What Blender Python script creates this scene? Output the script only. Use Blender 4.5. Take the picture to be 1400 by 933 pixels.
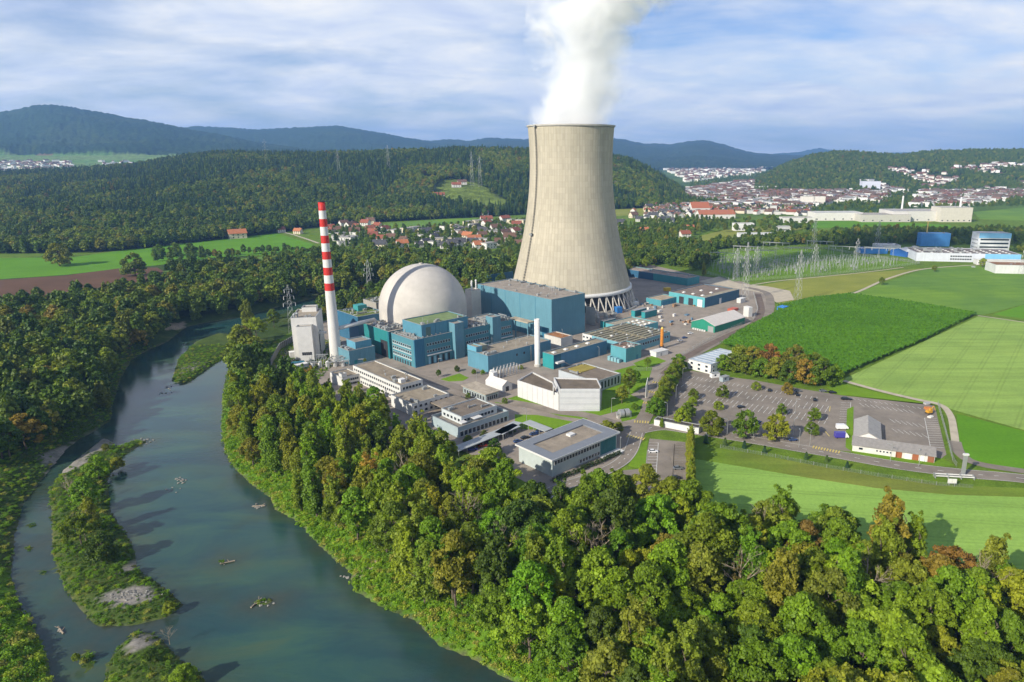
import bpy, math, random
import numpy as np
from mathutils import Vector, noise as mnoise
R = math.radians
sc = bpy.context.scene
for o in list(bpy.data.objects): bpy.data.objects.remove(o)
COL = sc.collection
rng = np.random.default_rng(7)
random.seed(7)

# ------------------------------------------------------------------ camera
F, CX, CY, H, TH = 940., 785., 466.5, 128., R(15.3)
cT, sT = math.cos(TH), math.sin(TH)
cam = bpy.data.cameras.new('camera'); camo = bpy.data.objects.new('camera', cam); COL.objects.link(camo)
camo.location = (0, 0, H); camo.rotation_euler = (R(90) - TH, 0, 0)
cam.sensor_width = 36; cam.lens = F / 1400 * 36; cam.shift_x = -(CX - 700) / 1400
cam.clip_start = 1; cam.clip_end = 60000
sc.camera = camo

# ------------------------------------------------------------------ world, sun, exposure
SUN_AZ, SUN_EL = R(46), R(29)          # azimuth the shadows run to, measured from +Y towards +X
W = bpy.data.worlds.new('World'); sc.world = W; W.use_nodes = True
nt = W.node_tree; nt.nodes.clear()
def N(tree, typ, **kw):
    n = tree.nodes.new(typ)
    for k, v in kw.items(): setattr(n, k, v)
    return n
def MATH(tree, op, a, b=None, c=None, clamp=False):
    n = N(tree, 'ShaderNodeMath', operation=op, use_clamp=clamp)
    for i, x in enumerate((a, b, c)):
        if x is None: continue
        if isinstance(x, (int, float)): n.inputs[i].default_value = x
        else: tree.links.new(x, n.inputs[i])
    return n.outputs[0]
def RAMP(tree, fac, stops, mode='LINEAR'):
    n = N(tree, 'ShaderNodeValToRGB'); cr = n.color_ramp; cr.interpolation = mode
    while len(cr.elements) > 1: cr.elements.remove(cr.elements[-1])
    for i, (p, c) in enumerate(stops):
        e = cr.elements[0] if i == 0 else cr.elements.new(p)
        e.position = p; e.color = c if len(c) == 4 else (*c, 1)
    tree.links.new(fac, n.inputs[0]); return n.outputs[0]
def NOISE(tree, vec, scale, detail=4, rough=.55, dist=0):
    n = N(tree, 'ShaderNodeTexNoise'); n.inputs['Scale'].default_value = scale
    n.inputs['Detail'].default_value = detail; n.inputs['Roughness'].default_value = rough; n.inputs['Distortion'].default_value = dist
    if vec is not None: tree.links.new(vec, n.inputs['Vector'])
    return n.outputs['Fac']
def MIX(tree, fac, a, b, blend='MIX'):
    n = N(tree, 'ShaderNodeMix', data_type='RGBA', blend_type=blend)
    for s, x in ((n.inputs[0], fac), (n.inputs[6], a), (n.inputs[7], b)):
        if isinstance(x, (int, float)): s.default_value = x
        elif isinstance(x, tuple): s.default_value = x if len(x) == 4 else (*x, 1)
        else: tree.links.new(x, s)
    return n.outputs[2]
sky = N(nt, 'ShaderNodeTexSky', sky_type='NISHITA'); sky.sun_disc = False
sky.sun_elevation = SUN_EL; sky.sun_rotation = SUN_AZ + math.pi; sky.air_density = 1.0; sky.dust_density = .6; sky.ozone_density = 2.0
tc = N(nt, 'ShaderNodeTexCoord'); sp = N(nt, 'ShaderNodeSeparateXYZ'); nt.links.new(tc.outputs['Generated'], sp.inputs[0])
zc = MATH(nt, 'ADD', MATH(nt, 'MAXIMUM', sp.outputs[2], 0.), .17)
cb = N(nt, 'ShaderNodeCombineXYZ'); nt.links.new(MATH(nt, 'DIVIDE', sp.outputs[0], zc), cb.inputs[0]); nt.links.new(MATH(nt, 'DIVIDE', sp.outputs[1], zc), cb.inputs[1])
mp = N(nt, 'ShaderNodeMapping'); mp.inputs['Scale'].default_value = (.8, 1.0, 1); mp.inputs['Location'].default_value = (2.1, .7, 0); nt.links.new(cb.outputs[0], mp.inputs[0])
n1 = NOISE(nt, mp.outputs[0], .95, 9, .54, .5)
n2 = NOISE(nt, mp.outputs[0], 3., 8, .58, .3)
cov = MATH(nt, 'ADD', MATH(nt, 'MULTIPLY', n1, .75), MATH(nt, 'MULTIPLY', n2, .25))
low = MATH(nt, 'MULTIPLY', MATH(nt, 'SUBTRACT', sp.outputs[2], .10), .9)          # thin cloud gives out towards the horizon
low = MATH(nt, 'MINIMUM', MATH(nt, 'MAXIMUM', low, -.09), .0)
low = MATH(nt, 'SUBTRACT', low, MATH(nt, 'MULTIPLY', MATH(nt, 'MAXIMUM', sp.outputs[2], 0.), .22))     # cloud thinned towards the unseen zenith to weaken fill light and deepen shade
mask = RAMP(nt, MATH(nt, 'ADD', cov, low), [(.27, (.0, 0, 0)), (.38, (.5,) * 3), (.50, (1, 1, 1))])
bump = NOISE(nt, mp.outputs[0], 2.4, 9, .58, .4)
ccol = RAMP(nt, bump, [(.30, (.62, .71, .92)), (.48, (.80, .86, .97)), (.66, (1., 1., 1.))])
bg1 = N(nt, 'ShaderNodeBackground'); bg1.inputs[1].default_value = .078
nt.links.new(MIX(nt, 1, sky.outputs[0], (.80, .95, 1.30), 'MULTIPLY'), bg1.inputs[0])
bg2 = N(nt, 'ShaderNodeBackground'); bg2.inputs[1].default_value = .80; nt.links.new(ccol, bg2.inputs[0])
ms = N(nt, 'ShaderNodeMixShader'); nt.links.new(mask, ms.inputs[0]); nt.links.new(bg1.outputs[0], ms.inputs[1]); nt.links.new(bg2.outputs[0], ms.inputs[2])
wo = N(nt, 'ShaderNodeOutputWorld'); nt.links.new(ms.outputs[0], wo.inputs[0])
sun = bpy.data.lights.new('sun', 'SUN'); sun.energy = 5.0; sun.angle = R(.53); sun.color = (1, .93, .80)
suno = bpy.data.objects.new('sun', sun); COL.objects.link(suno)
suno.rotation_euler = Vector((math.sin(SUN_AZ) * math.cos(SUN_EL), math.cos(SUN_AZ) * math.cos(SUN_EL), -math.sin(SUN_EL))).to_track_quat('-Z', 'Y').to_euler()
vs = sc.view_settings; vs.view_transform = 'Standard'; vs.look = 'None'; vs.exposure = .36; vs.gamma = 1; vs.use_curve_mapping = False
cy = sc.cycles; cy.max_bounces = 8; cy.diffuse_bounces = 2; cy.glossy_bounces = 2; cy.transmission_bounces = 2; cy.transparent_max_bounces = 8
cy.volume_bounces = 7; cy.volume_max_steps = 256; cy.volume_step_rate = .35
cy.use_denoising = True; cy.use_adaptive_sampling = True; cy.adaptive_threshold = .025

# ------------------------------------------------------------------ pixel <-> place
def G(px, py, z=0.):
    u = (px - CX) / F; v = (py - CY) / F
    t = (z - H) / (-sT - v * cT)
    return (t * u, t * (cT - v * sT), z)
def zray(py, y):                       # height of the ray through row py at forward distance y
    v = (py - CY) / F
    return H + (-sT - v * cT) / (cT - v * sT) * y
def hz(px, pyb, pyt, z0=0.): return zray(pyt, G(px, pyb, z0)[1]) - z0
def colpx(x, y): return CX + F * x / (y * cT + H * sT)       # column of a ground point
def gpoly(pts, z=0.): return np.array([G(a, b, z)[:2] for a, b in pts])

# ------------------------------------------------------------------ mesh helpers
class MB:
    def __init__(s): s.v = []; s.f = []; s.m = []
    def add(s, vs, fs, mi=0):
        b = len(s.v); s.v += [tuple(q) for q in vs]
        for f in fs: s.f.append(tuple(b + i for i in f)); s.m.append(mi)
        return s
    def box(s, x0, x1, y0, y1, z0, z1, mi=0):
        return s.add([(x0, y0, z0), (x1, y0, z0), (x1, y1, z0), (x0, y1, z0), (x0, y0, z1), (x1, y0, z1), (x1, y1, z1), (x0, y1, z1)],
                     [(0, 3, 2, 1), (4, 5, 6, 7), (0, 1, 5, 4), (1, 2, 6, 5), (2, 3, 7, 6), (3, 0, 4, 7)], mi)
    def prism(s, poly, z0, z1, mi=0):
        n = len(poly); zf0 = z0 if callable(z0) else (lambda x, y: z0); zf1 = z1 if callable(z1) else (lambda x, y: z1)
        vs = [(x, y, zf0(x, y)) for x, y in poly] + [(x, y, zf1(x, y)) for x, y in poly]
        return s.add(vs, [tuple(range(n - 1, -1, -1)), tuple(range(n, 2 * n))] + [(i, (i + 1) % n, n + (i + 1) % n, n + i) for i in range(n)], mi)
    def tube(s, p0, p1, r0, r1=None, n=6, mi=0, caps=True):
        r1 = r0 if r1 is None else r1
        a = Vector(p0); b = Vector(p1); d = (b - a)
        if d.length < 1e-6: return s
        d.normalize(); x = d.orthogonal().normalized(); y = d.cross(x)
        vs = []
        for c, r in ((a, r0), (b, r1)):
            for i in range(n):
                t = 2 * math.pi * i / n; vs.append(c + x * (r * math.cos(t)) + y * (r * math.sin(t)))
        fs = [(i, (i + 1) % n, n + (i + 1) % n, n + i) for i in range(n)]
        if caps: fs += [tuple(range(n - 1, -1, -1)), tuple(range(n, 2 * n))]
        return s.add(vs, fs, mi)
    def lathe(s, prof, n=32, mi=0, cx=0, cy=0, a0=0, a1=2 * math.pi):
        full = abs(a1 - a0 - 2 * math.pi) < 1e-6; k = n if full else n + 1
        vs = []
        for r, z in prof:
            for i in range(k):
                t = a0 + (a1 - a0) * i / n; vs.append((cx + r * math.cos(t), cy + r * math.sin(t), z))
        fs = []
        for j in range(len(prof) - 1):
            for i in range(n):
                i2 = (i + 1) % k
                fs.append((j * k + i, j * k + i2, (j + 1) * k + i2, (j + 1) * k + i))
        return s.add(vs, fs, mi)
    def mesh(s, name, mats=(), smooth=False):
        me = bpy.data.meshes.new(name); me.from_pydata(s.v, [], s.f)
        for m in mats: me.materials.append(m)
        if len(mats) > 1: me.polygons.foreach_set('material_index', s.m)
        if smooth: me.polygons.foreach_set('use_smooth', [True] * len(me.polygons))
        me.update(); return me
def link(name, me, parent=None, loc=None, rz=None, color=None):
    o = bpy.data.objects.new(name, me); COL.objects.link(o)
    if parent is not None: o.parent = parent
    if loc is not None: o.location = loc
    if rz is not None: o.rotation_euler = (0, 0, rz)
    if color is not None: o.color = (*color, 1)
    return o
def tag(o, label=None, cat=None, group=None, kind=None):
    if label: o['label'] = label
    if cat: o['category'] = cat
    if group: o['group'] = group
    if kind: o['kind'] = kind
    return o
def thing(name, label, cat, loc=(0, 0, 0), rz=0, group=None):
    return tag(link(name, None, None, loc, rz), label, cat, group)
def copytree(o, loc, rz, label=None, scale=None, color=None):
    c = o.copy(); COL.objects.link(c); c.location = loc; c.rotation_euler = (0, 0, rz)
    if scale is not None: c.scale = scale if isinstance(scale, tuple) else (scale,) * 3
    if label: c['label'] = label
    for ch in o.children:
        d = ch.copy(); COL.objects.link(d); d.parent = c
        if color is not None and (ch.name.startswith('crown') or ch.name.startswith('body')): d.color = (*color, 1)
        for g in ch.children:
            e = g.copy(); COL.objects.link(e); e.parent = d
    return c

# ------------------------------------------------------------------ materials
def newmat(name):
    m = bpy.data.materials.new(name); m.use_nodes = True; t = m.node_tree
    return m, t, t.nodes['Principled BSDF']
def surf(name, col=None, rough=.8, amt=.25, scale=.5, bump=0., bscale=None, metal=0., spec=.3, coords='Object', col2=None, stain=0.):
    """col None -> the object's own colour; broad noise mottles it, fine noise gives relief"""
    m, t, b = newmat(name)
    if col is None: base = N(t, 'ShaderNodeObjectInfo').outputs['Color']
    else:
        r = N(t, 'ShaderNodeRGB'); r.outputs[0].default_value = (*col, 1); base = r.outputs[0]
    tcn = N(t, 'ShaderNodeTexCoord').outputs[coords] if coords != 'Position' else N(t, 'ShaderNodeNewGeometry').outputs['Position']
    nz = NOISE(t, tcn, scale, 6, .6)
    v = RAMP(t, nz, [(.25, (1 - amt,) * 3), (.75, (1 + amt,) * 3)])
    out = MIX(t, 1, base, v, 'MULTIPLY')
    if col2 is not None:
        out = MIX(t, RAMP(t, NOISE(t, tcn, scale * .37, 5, .6, .5), [(.42, (0,) * 3), (.62, (1,) * 3)]), out, MIX(t, 1, (*col2, 1), v, 'MULTIPLY'))
    if stain:
        out = MIX(t, MATH(t, 'MULTIPLY', RAMP(t, NOISE(t, tcn, scale * 2.7, 7, .7), [(.5, (0,) * 3), (.7, (1,) * 3)]), stain), out, (.05, .045, .04, 1))
    t.links.new(out, b.inputs['Base Color'])
    b.inputs['Roughness'].default_value = rough; b.inputs['Metallic'].default_value = metal; b.inputs['Specular IOR Level'].default_value = spec
    if bump:
        bn = N(t, 'ShaderNodeBump'); bn.inputs['Strength'].default_value = bump; bn.inputs['Distance'].default_value = .3
        t.links.new(NOISE(t, tcn, bscale or scale * 6, 4, .6), bn.inputs['Height']); t.links.new(bn.outputs[0], b.inputs['Normal'])
    return m
def cladding(name, pitch=1.1):
    """ribbed sheet metal in the object's colour"""
    m, t, b = newmat(name)
    base = N(t, 'ShaderNodeObjectInfo').outputs['Color']
    g = N(t, 'ShaderNodeTexCoord').outputs['Object']; s = N(t, 'ShaderNodeSeparateXYZ'); t.links.new(g, s.inputs[0])
    w = MATH(t, 'FRACT', MATH(t, 'DIVIDE', MATH(t, 'ADD', s.outputs[0], s.outputs[1]), pitch))
    line = RAMP(t, w, [(.0, (.80,) * 3), (.10, (1,) * 3), (.9, (1,) * 3), (1, (.86,) * 3)])
    pan = NOISE(t, g, .12, 5, .65); mp_ = N(t, 'ShaderNodeMapping'); mp_.inputs['Scale'].default_value = (.8, .8, .06); t.links.new(g, mp_.inputs[0])
    streak = NOISE(t, mp_.outputs[0], 1.3, 5, .6)
    v = RAMP(t, MATH(t, 'ADD', MATH(t, 'MULTIPLY', pan, .5), MATH(t, 'MULTIPLY', streak, .5)), [(.3, (.84,) * 3), (.7, (1.12,) * 3)])
    t.links.new(MIX(t, 1, MIX(t, 1, base, line, 'MULTIPLY'), v, 'MULTIPLY'), b.inputs['Base Color'])
    b.inputs['Roughness'].default_value = .5; b.inputs['Specular IOR Level'].default_value = .35
    bn = N(t, 'ShaderNodeBump'); bn.inputs['Strength'].default_value = .5; bn.inputs['Distance'].default_value = .08
    t.links.new(MATH(t, 'SINE', MATH(t, 'MULTIPLY', w, 6.283)), bn.inputs['Height']); t.links.new(bn.outputs[0], b.inputs['Normal'])
    return m
def leafmat(name, ramp=None, trans=.25, var=.35):
    """leaf colour from the object colour, or picked at random from a palette for massed woodland"""
    m, t, b = newmat(name); oi = N(t, 'ShaderNodeObjectInfo')
    base = oi.outputs['Color'] if ramp is None else RAMP(t, oi.outputs['Random'], ramp, 'CONSTANT')
    at = N(t, 'ShaderNodeAttribute'); at.attribute_name = 'leafv'; 
    v = RAMP(t, at.outputs['Fac'], [(0, (1 - var, 1 - var * .9, 1 - var)), (1, (1 + var, 1 + var * .9, 1 + var * .6))])
    colr = MIX(t, 1, base, v, 'MULTIPLY')
    t.links.new(colr, b.inputs['Base Color']); b.inputs['Roughness'].default_value = .55; b.inputs['Specular IOR Level'].default_value = .25
    tr = N(t, 'ShaderNodeBsdfTranslucent'); t.links.new(MIX(t, 1, colr, (1.15, 1.25, .5, 1), 'MULTIPLY'), tr.inputs[0])
    mx = N(t, 'ShaderNodeMixShader'); mx.inputs[0].default_value = trans
    o = t.nodes['Material Output']; t.links.new(b.outputs[0], mx.inputs[1]); t.links.new(tr.outputs[0], mx.inputs[2]); t.links.new(mx.outputs[0], o.inputs[0])
    return m

M = {}
M['paint'] = surf('painted_wall', None, .6, .08, .3)
M['clad'] = cladding('ribbed_cladding')
M['render'] = surf('plaster', None, .85, .10, .25)
M['gravelroof'] = surf('gravel_roof', None, .95, .28, .18, .3, 3., stain=.35)
M['tile'] = surf('roof_tile', None, .85, .18, .8)
M['concrete'] = surf('concrete', (.42, .40, .36), .9, .16, .3)
M['white'] = surf('white_paint', (.64, .63, .60), .5, .06, .4)
M['glass'] = surf('dark_glass', (.02, .03, .04), .08, .1, .5, spec=.6)
M['metal'] = surf('galvanised', (.36, .37, .36), .5, .1, 1., metal=.4)
M['dark'] = surf('dark_metal', (.04, .04, .045), .5, .1, 1.)
M['asphalt'] = surf('asphalt', (.235, .200, .162), .95, .30, .07, .25, 2.2, coords='Position', stain=.25)
M['yard'] = surf('yard_concrete', (.29, .245, .20), .95, .2, .06, .2, 2., coords='Position', stain=.3)
M['rail'] = surf('ballast', (.16, .12, .095), .95, .3, .2, .3, 2., coords='Position')
M['track'] = surf('gravel_track', (.46, .40, .30), .95, .2, .2, .2, 2., coords='Position')
M['line'] = surf('road_paint', (.62, .62, .58), .7, .2, .5, coords='Position')
M['lineY'] = surf('yellow_paint', (.62, .48, .12), .7, .2, .5, coords='Position')
M['bark'] = surf('bark', (.13, .10, .075), .95, .3, 1.)
M['deadwood'] = surf('dead_wood', (.30, .245, .18), .9, .2, 1.)
M['rock'] = surf('river_stone', (.27, .255, .225), .9, .3, .8)
M['tyre'] = surf('tyre', (.02, .02, .02), .9, .1, 1.)
M['leaf'] = leafmat('leaves', None, .30, .42)
M['grassblade'] = leafmat('bank_growth', [(0, (.19, .32, .014)), (.3, (.15, .28, .012)), (.55, (.26, .34, .024)), (.75, (.32, .32, .06)), (.9, (.12, .23, .014))], .3, .3)
M['reed'] = leafmat('dull_growth', [(0, (.075, .155, .014)), (.4, (.095, .17, .018)), (.7, (.13, .155, .030)), (.88, (.10, .20, .014))], .25, .3)
M['wood_mix'] = leafmat('woodland_leaves', [(0, (.060, .112, .015)), (.20, (.080, .138, .016)), (.40, (.100, .162, .017)), (.66, (.115, .168, .019)), (.88, (.140, .165, .022)), (.955, (.165, .135, .026)), (.97, (.046, .096, .018))], .15, .38)
M['wood_light'] = leafmat('light_woodland_leaves', [(0, (.140, .205, .018)), (.25, (.175, .230, .020)), (.5, (.200, .235, .024)), (.8, (.225, .215, .028)), (.93, (.235, .180, .030)), (.97, (.110, .180, .018))], .2, .38)
M['conifer'] = leafmat('needles', [(0, (.018, .050, .018)), (.4, (.026, .064, .020)), (.7, (.038, .078, .020)), (.9, (.056, .096, .020))], .08, .35)
M['cars'] = surf('car_paint', None, .25, .03, 1., spec=.6)
GREYROOF = (.30, .26, .215)

# ------------------------------------------------------------------ terrain
ZW = -5.0
river_px = [(760, 965), (705, 933), (655, 905), (600, 882), (570, 850), (520, 828), (485, 808), (478, 782), (440, 748), (408, 714), (378, 697), (370, 680),
            (345, 663), (320, 640), (308, 615), (303, 580), (304, 545), (309, 515), (317, 490), (322, 470), (330, 452), (352, 440), (390, 430), (440, 418),
            (430, 408), (380, 420), (330, 434), (290, 440), (255, 447), (228, 468), (200, 480), (178, 494), (164, 520), (155, 550), (150, 576), (92, 612),
            (60, 652), (31, 690), (20, 730), (14, 790), (30, 840), (60, 882), (70, 935), (76, 1010), (60, 1200), (300, 1400), (900, 1200)]
isl_px = [[(235, 521), (243, 492), (268, 467), (300, 456), (322, 458), (314, 484), (290, 501), (262, 521), (247, 526)],
          [(203, 604), (186, 612), (166, 628), (147, 656), (152, 700), (181, 744), (190, 780), (224, 802), (252, 828), (226, 846), (180, 856), (130, 857), (108, 832),
           (86, 802), (72, 760), (70, 700), (66, 670), (88, 642), (118, 618), (142, 598), (165, 612), (182, 603)],
          [(143, 915), (163, 882), (190, 861), (214, 868), (246, 900), (282, 930), (300, 970), (150, 985)],
          [(110, 915), (109, 890), (121, 884), (132, 893), (130, 915), (118, 925)],
          [(30, 757), (36, 747), (50, 741), (48, 750)], [(33, 722), (40, 716), (54, 717), (44, 724)], [(40, 783), (55, 778), (75, 783), (58, 788)],
          [(295, 771), (301, 765), (316, 767), (308, 774)], [(345, 827), (358, 818), (378, 818), (366, 829)]]
river = gpoly(river_px, ZW); isls = [gpoly(p, ZW) for p in isl_px]
def inside(P, poly):
    x, y = P[:, 0], P[:, 1]; r = np.zeros(len(P), bool); n = len(poly)
    for i in range(n):
        x0, y0 = poly[i]; x1, y1 = poly[(i + 1) % n]
        if y0 == y1: continue
        c = ((y0 > y) != (y1 > y)) & (x < (x1 - x0) * (y - y0) / (y1 - y0) + x0); r ^= c
    return r
def pdist(P, poly, closed=True):
    d = np.full(len(P), 1e9); n = len(poly)
    for i in range(n if closed else n - 1):
        a = np.array(poly[i]); b = np.array(poly[(i + 1) % n]); ab = b - a; t = np.clip(((P - a) @ ab) / max(ab @ ab, 1e-9), 0, 1)
        d = np.minimum(d, np.hypot(*(P - (a + t[:, None] * ab)).T))
    return d
def hash2(x, y): 
    v = np.sin(x * 12.9898 + y * 78.233) * 43758.5453; return v - np.floor(v)
def vnoise(x, y):
    xi, yi = np.floor(x), np.floor(y); fx, fy = x - xi, y - yi; fx = fx * fx * (3 - 2 * fx); fy = fy * fy * (3 - 2 * fy)
    return (hash2(xi, yi) * (1 - fx) + hash2(xi + 1, yi) * fx) * (1 - fy) + (hash2(xi, yi + 1) * (1 - fx) + hash2(xi + 1, yi + 1) * fx) * fy
def fbm(x, y, o=4):
    s = 0; a = .5
    for i in range(o): s = s + a * vnoise(x * 2 ** i + 17 * i, y * 2 ** i - 9 * i); a *= .5
    return s
def gz(P):
    """ground height: flat valley floor, banks falling to the river, low islands"""
    P = np.atleast_2d(np.asarray(P, float)); z = np.zeros(len(P))
    near = (P[:, 0] > -420) & (P[:, 0] < 140) & (P[:, 1] > 20) & (P[:, 1] < 660)
    if near.any():
        Q = P[near]; inr = inside(Q, river); d = pdist(Q, river) + (fbm(Q[:, 0] / 7, Q[:, 1] / 7, 3) - .45) * 3.2
        zz = np.where(inr, ZW - np.clip(d / 5, 0, 1) * 2.2, ZW + np.clip(d / 13, 0, 1) ** .8 * 5)
        for k, I in enumerate(isls):
            ii = inside(Q, I); di = pdist(Q, I) + (fbm(Q[:, 0] / 4, Q[:, 1] / 4, 3) - .45) * 2.
            top = 1.5 if k < 3 else .6
            zi = np.where(ii, ZW + np.clip(di / 3.5, 0, 1) * top, ZW - np.clip(di / 4, 0, 1) * 2.2)
            zz = np.where(inr, np.maximum(zz, zi), zz)
        z[near] = zz
    return z
def axis_lines(lo, hi, step, far_lo, far_hi, g=1.16):
    a = list(np.arange(lo, hi + .1, step)); s = step; x = hi
    while x < far_hi: s *= g; x += s; a.append(x)
    s = step; x = lo; b = []
    while x > far_lo: s *= g; x -= s; b.append(x)
    return np.array(b[::-1] + a)
gx = axis_lines(-330, 90, 2.2, -16000, 16000); gy = axis_lines(80, 560, 2.2, -2600, 16500)
XX, YY = np.meshgrid(gx, gy); PP = np.c_[XX.ravel(), YY.ravel()]; ZZ = gz(PP)
nx, ny = len(gx), len(gy)
idx = np.arange(nx * ny).reshape(ny, nx)
faces = np.c_[idx[:-1, :-1].ravel(), idx[:-1, 1:].ravel(), idx[1:, 1:].ravel(), idx[1:, :-1].ravel()]
def npmesh(name, V, Fq, mats=(), smooth=True):
    me = bpy.data.meshes.new(name); V = np.asarray(V, np.float32); Fq = np.asarray(Fq, np.int32); k = Fq.shape[1]
    me.vertices.add(len(V)); me.vertices.foreach_set('co', V.ravel()); me.loops.add(Fq.size); me.loops.foreach_set('vertex_index', Fq.ravel())
    me.polygons.add(len(Fq)); me.polygons.foreach_set('loop_start', np.arange(0, Fq.size, k, dtype=np.int32))
    me.polygons.foreach_set('use_smooth', np.full(len(Fq), smooth)); me.update(calc_edges=True)
    for m in mats: me.materials.append(m)
    return me
def colattr(me, cols):
    a = me.color_attributes.new('zone', 'FLOAT_COLOR', 'POINT'); c = np.ones((len(cols), 4), np.float32); c[:, :3] = cols; a.data.foreach_set('color', c.ravel())
# zone albedo: meadow, lush bank, woodland floor, sand and gravel
forest_near_px = [(318, 474), (322, 560), (335, 622), (380, 664), (450, 718), (520, 770), (600, 835), (700, 893), (790, 960), (900, 1100), (1700, 1100), (1700, 870), (1400, 822),
                  (1300, 797), (1200, 772), (1100, 758), (1000, 752), (956, 738), (938, 716), (900, 700), (860, 698), (825, 706), (765, 716), (735, 700), (690, 684), (640, 656), (598, 630), (560, 604), (500, 570), (440, 550), (395, 540), (368, 530), (350, 500), (338, 474)]
forest_left_px = [(-260, 720), (-60, 650), (20, 632), (70, 600), (140, 572), (152, 538), (165, 504), (200, 474), (232, 459), (292, 436), (336, 428), (420, 405), (470, 398), (480, 392), (500, 388), (590, 384), (660, 385), (690, 390),
                  (705, 372), (640, 360), (560, 360), (460, 358), (430, 362), (380, 366), (300, 382), (215, 398), (180, 410), (120, 418), (60, 424), (0, 440), (-260, 470)]
fn, fl = gpoly(forest_near_px), gpoly(forest_left_px)
colz = np.zeros((len(PP), 3)); colz[:] = (.115, .19, .018)
far = PP[:, 1] > 1500
nA = fbm(PP[:, 0] / 260, PP[:, 1] / 260); colz[far] = np.where((nA[far] > .52)[:, None], (.10, .17, .03), (.05, .10, .02))
nearm = (np.abs(PP[:, 0]) < 700) & (PP[:, 1] < 900)
Q = PP[nearm]; cz = colz[nearm]; d = pdist(Q, river); inr = inside(Q, river)
cz[(d < 22) & ~inr] = (.10, .20, .015)
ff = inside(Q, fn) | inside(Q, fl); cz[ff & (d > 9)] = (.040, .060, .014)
lb = (Q[:, 0] < np.interp(Q[:, 1], [150, 300, 420], [-180, -205, -210])) & ~inr; cz[lb] = (.045, .075, .016)
for I in isls: cz[inside(Q, I)] = (.065, .10, .02)
cz[inr & ~np.any([inside(Q, I) for I in isls], 0)] = (.10, .10, .06)
def blob(px, py, rx, ry, z=ZW):
    c0 = np.array(G(px, py, z)[:2]); c1 = np.array(G(px + rx, py, z)[:2]); c2 = np.array(G(px, py - ry, z)[:2])
    q = Q - c0; w = (q[:, 0] / np.linalg.norm(c1 - c0)) ** 2 + (q[:, 1] / np.linalg.norm(c2 - c0)) ** 2 + (fbm(Q[:, 0] / 3, Q[:, 1] / 3) - .47) * 1.3
    return w < 1
for b in ((180, 820, 36, 12), (110, 618, 34, 16), (95, 640, 22, 10), (135, 608, 16, 12), (190, 885, 16, 14), (262, 505, 14, 7), (178, 778, 9, 11)):
    cz[blob(*b)] = (.25, .23, .20)
for b in ((327, 577, 10, 5), (500, 777, 16, 7), (235, 448, 10, 5)): cz[blob(*b, z=-3)] = (.34, .28, .20)
colz[nearm] = cz
me = npmesh('ground', np.c_[PP, ZZ], faces); colattr(me, colz)
m, t, b = newmat('ground'); at = N(t, 'ShaderNodeAttribute'); at.attribute_name = 'zone'; ge = N(t, 'ShaderNodeNewGeometry').outputs['Position']
v = RAMP(t, NOISE(t, ge, .12, 8, .65), [(.28, (.55, .6, .5)), (.5, (1, 1, 1)), (.72, (1.45, 1.35, 1.2))])
v2 = RAMP(t, NOISE(t, ge, 1.3, 5, .6), [(.3, (.7,) * 3), (.7, (1.3,) * 3)])
dry = MIX(t, MATH(t, 'MULTIPLY', RAMP(t, NOISE(t, ge, .035, 6, .65), [(.52, (0,) * 3), (.68, (1,) * 3)]), .35), at.outputs['Color'], (.17, .16, .05, 1))
t.links.new(MIX(t, 1, MIX(t, 1, dry, v, 'MULTIPLY'), v2, 'MULTIPLY'), b.inputs['Base Color']); b.inputs['Roughness'].default_value = .95; b.inputs['Specular IOR Level'].default_value = .1
bn = N(t, 'ShaderNodeBump'); bn.inputs['Strength'].default_value = .6; bn.inputs['Distance'].default_value = .5
t.links.new(NOISE(t, ge, 1.1, 6, .7), bn.inputs['Height']); t.links.new(bn.outputs[0], b.inputs['Normal']); M['ground'] = m
me.materials.append(m); tag(link('ground', me), 'grassy valley floor with river banks and islands', None, None, 'structure')

# river water: opaque green-blue depth over stones and weed, sky in its surface
m, t, b = newmat('river_water'); ge = N(t, 'ShaderNodeNewGeometry').outputs['Position']
mp_ = N(t, 'ShaderNodeMapping'); mp_.inputs['Rotation'].default_value = (0, 0, R(-62)); mp_.inputs['Scale'].default_value = (.014, .045, 1); t.links.new(ge, mp_.inputs[0])
deep = RAMP(t, NOISE(t, mp_.outputs[0], 1., 7, .62, .8), [(.30, (.010, .045, .058)), (.46, (.018, .068, .068)), (.60, (.034, .094, .066)), (.78, (.070, .105, .050))])
weed = RAMP(t, NOISE(t, ge, .035, 5, .6), [(.55, (0,) * 3), (.72, (1,) * 3)])
sh_ = N(t, 'ShaderNodeAttribute'); sh_.attribute_name = 'shallow'
bed = MIX(t, NOISE(t, ge, .5, 6, .7), (.020, .032, .016, 1), (.075, .070, .040, 1))
wet = MIX(t, MATH(t, 'MULTIPLY', weed, .45), deep, (.026, .040, .014, 1))
t.links.new(MIX(t, MATH(t, 'MULTIPLY', sh_.outputs['Fac'], RAMP(t, NOISE(t, ge, .06, 5, .6), [(.3, (.3,) * 3), (.7, (1,) * 3)])), wet, bed), b.inputs['Base Color'])
b.inputs['Roughness'].default_value = .06; b.inputs['IOR'].default_value = 1.33; b.inputs['Specular IOR Level'].default_value = .5
bn = N(t, 'ShaderNodeBump'); bn.inputs['Strength'].default_value = .26; bn.inputs['Distance'].default_value = .25
mp2 = N(t, 'ShaderNodeMapping'); mp2.inputs['Rotation'].default_value = (0, 0, R(-62)); mp2.inputs['Scale'].default_value = (.22, .55, 1); t.links.new(ge, mp2.inputs[0])
t.links.new(NOISE(t, mp2.outputs[0], 1.2, 6, .65), bn.inputs['Height']); t.links.new(bn.outputs[0], b.inputs['Normal'])
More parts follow.
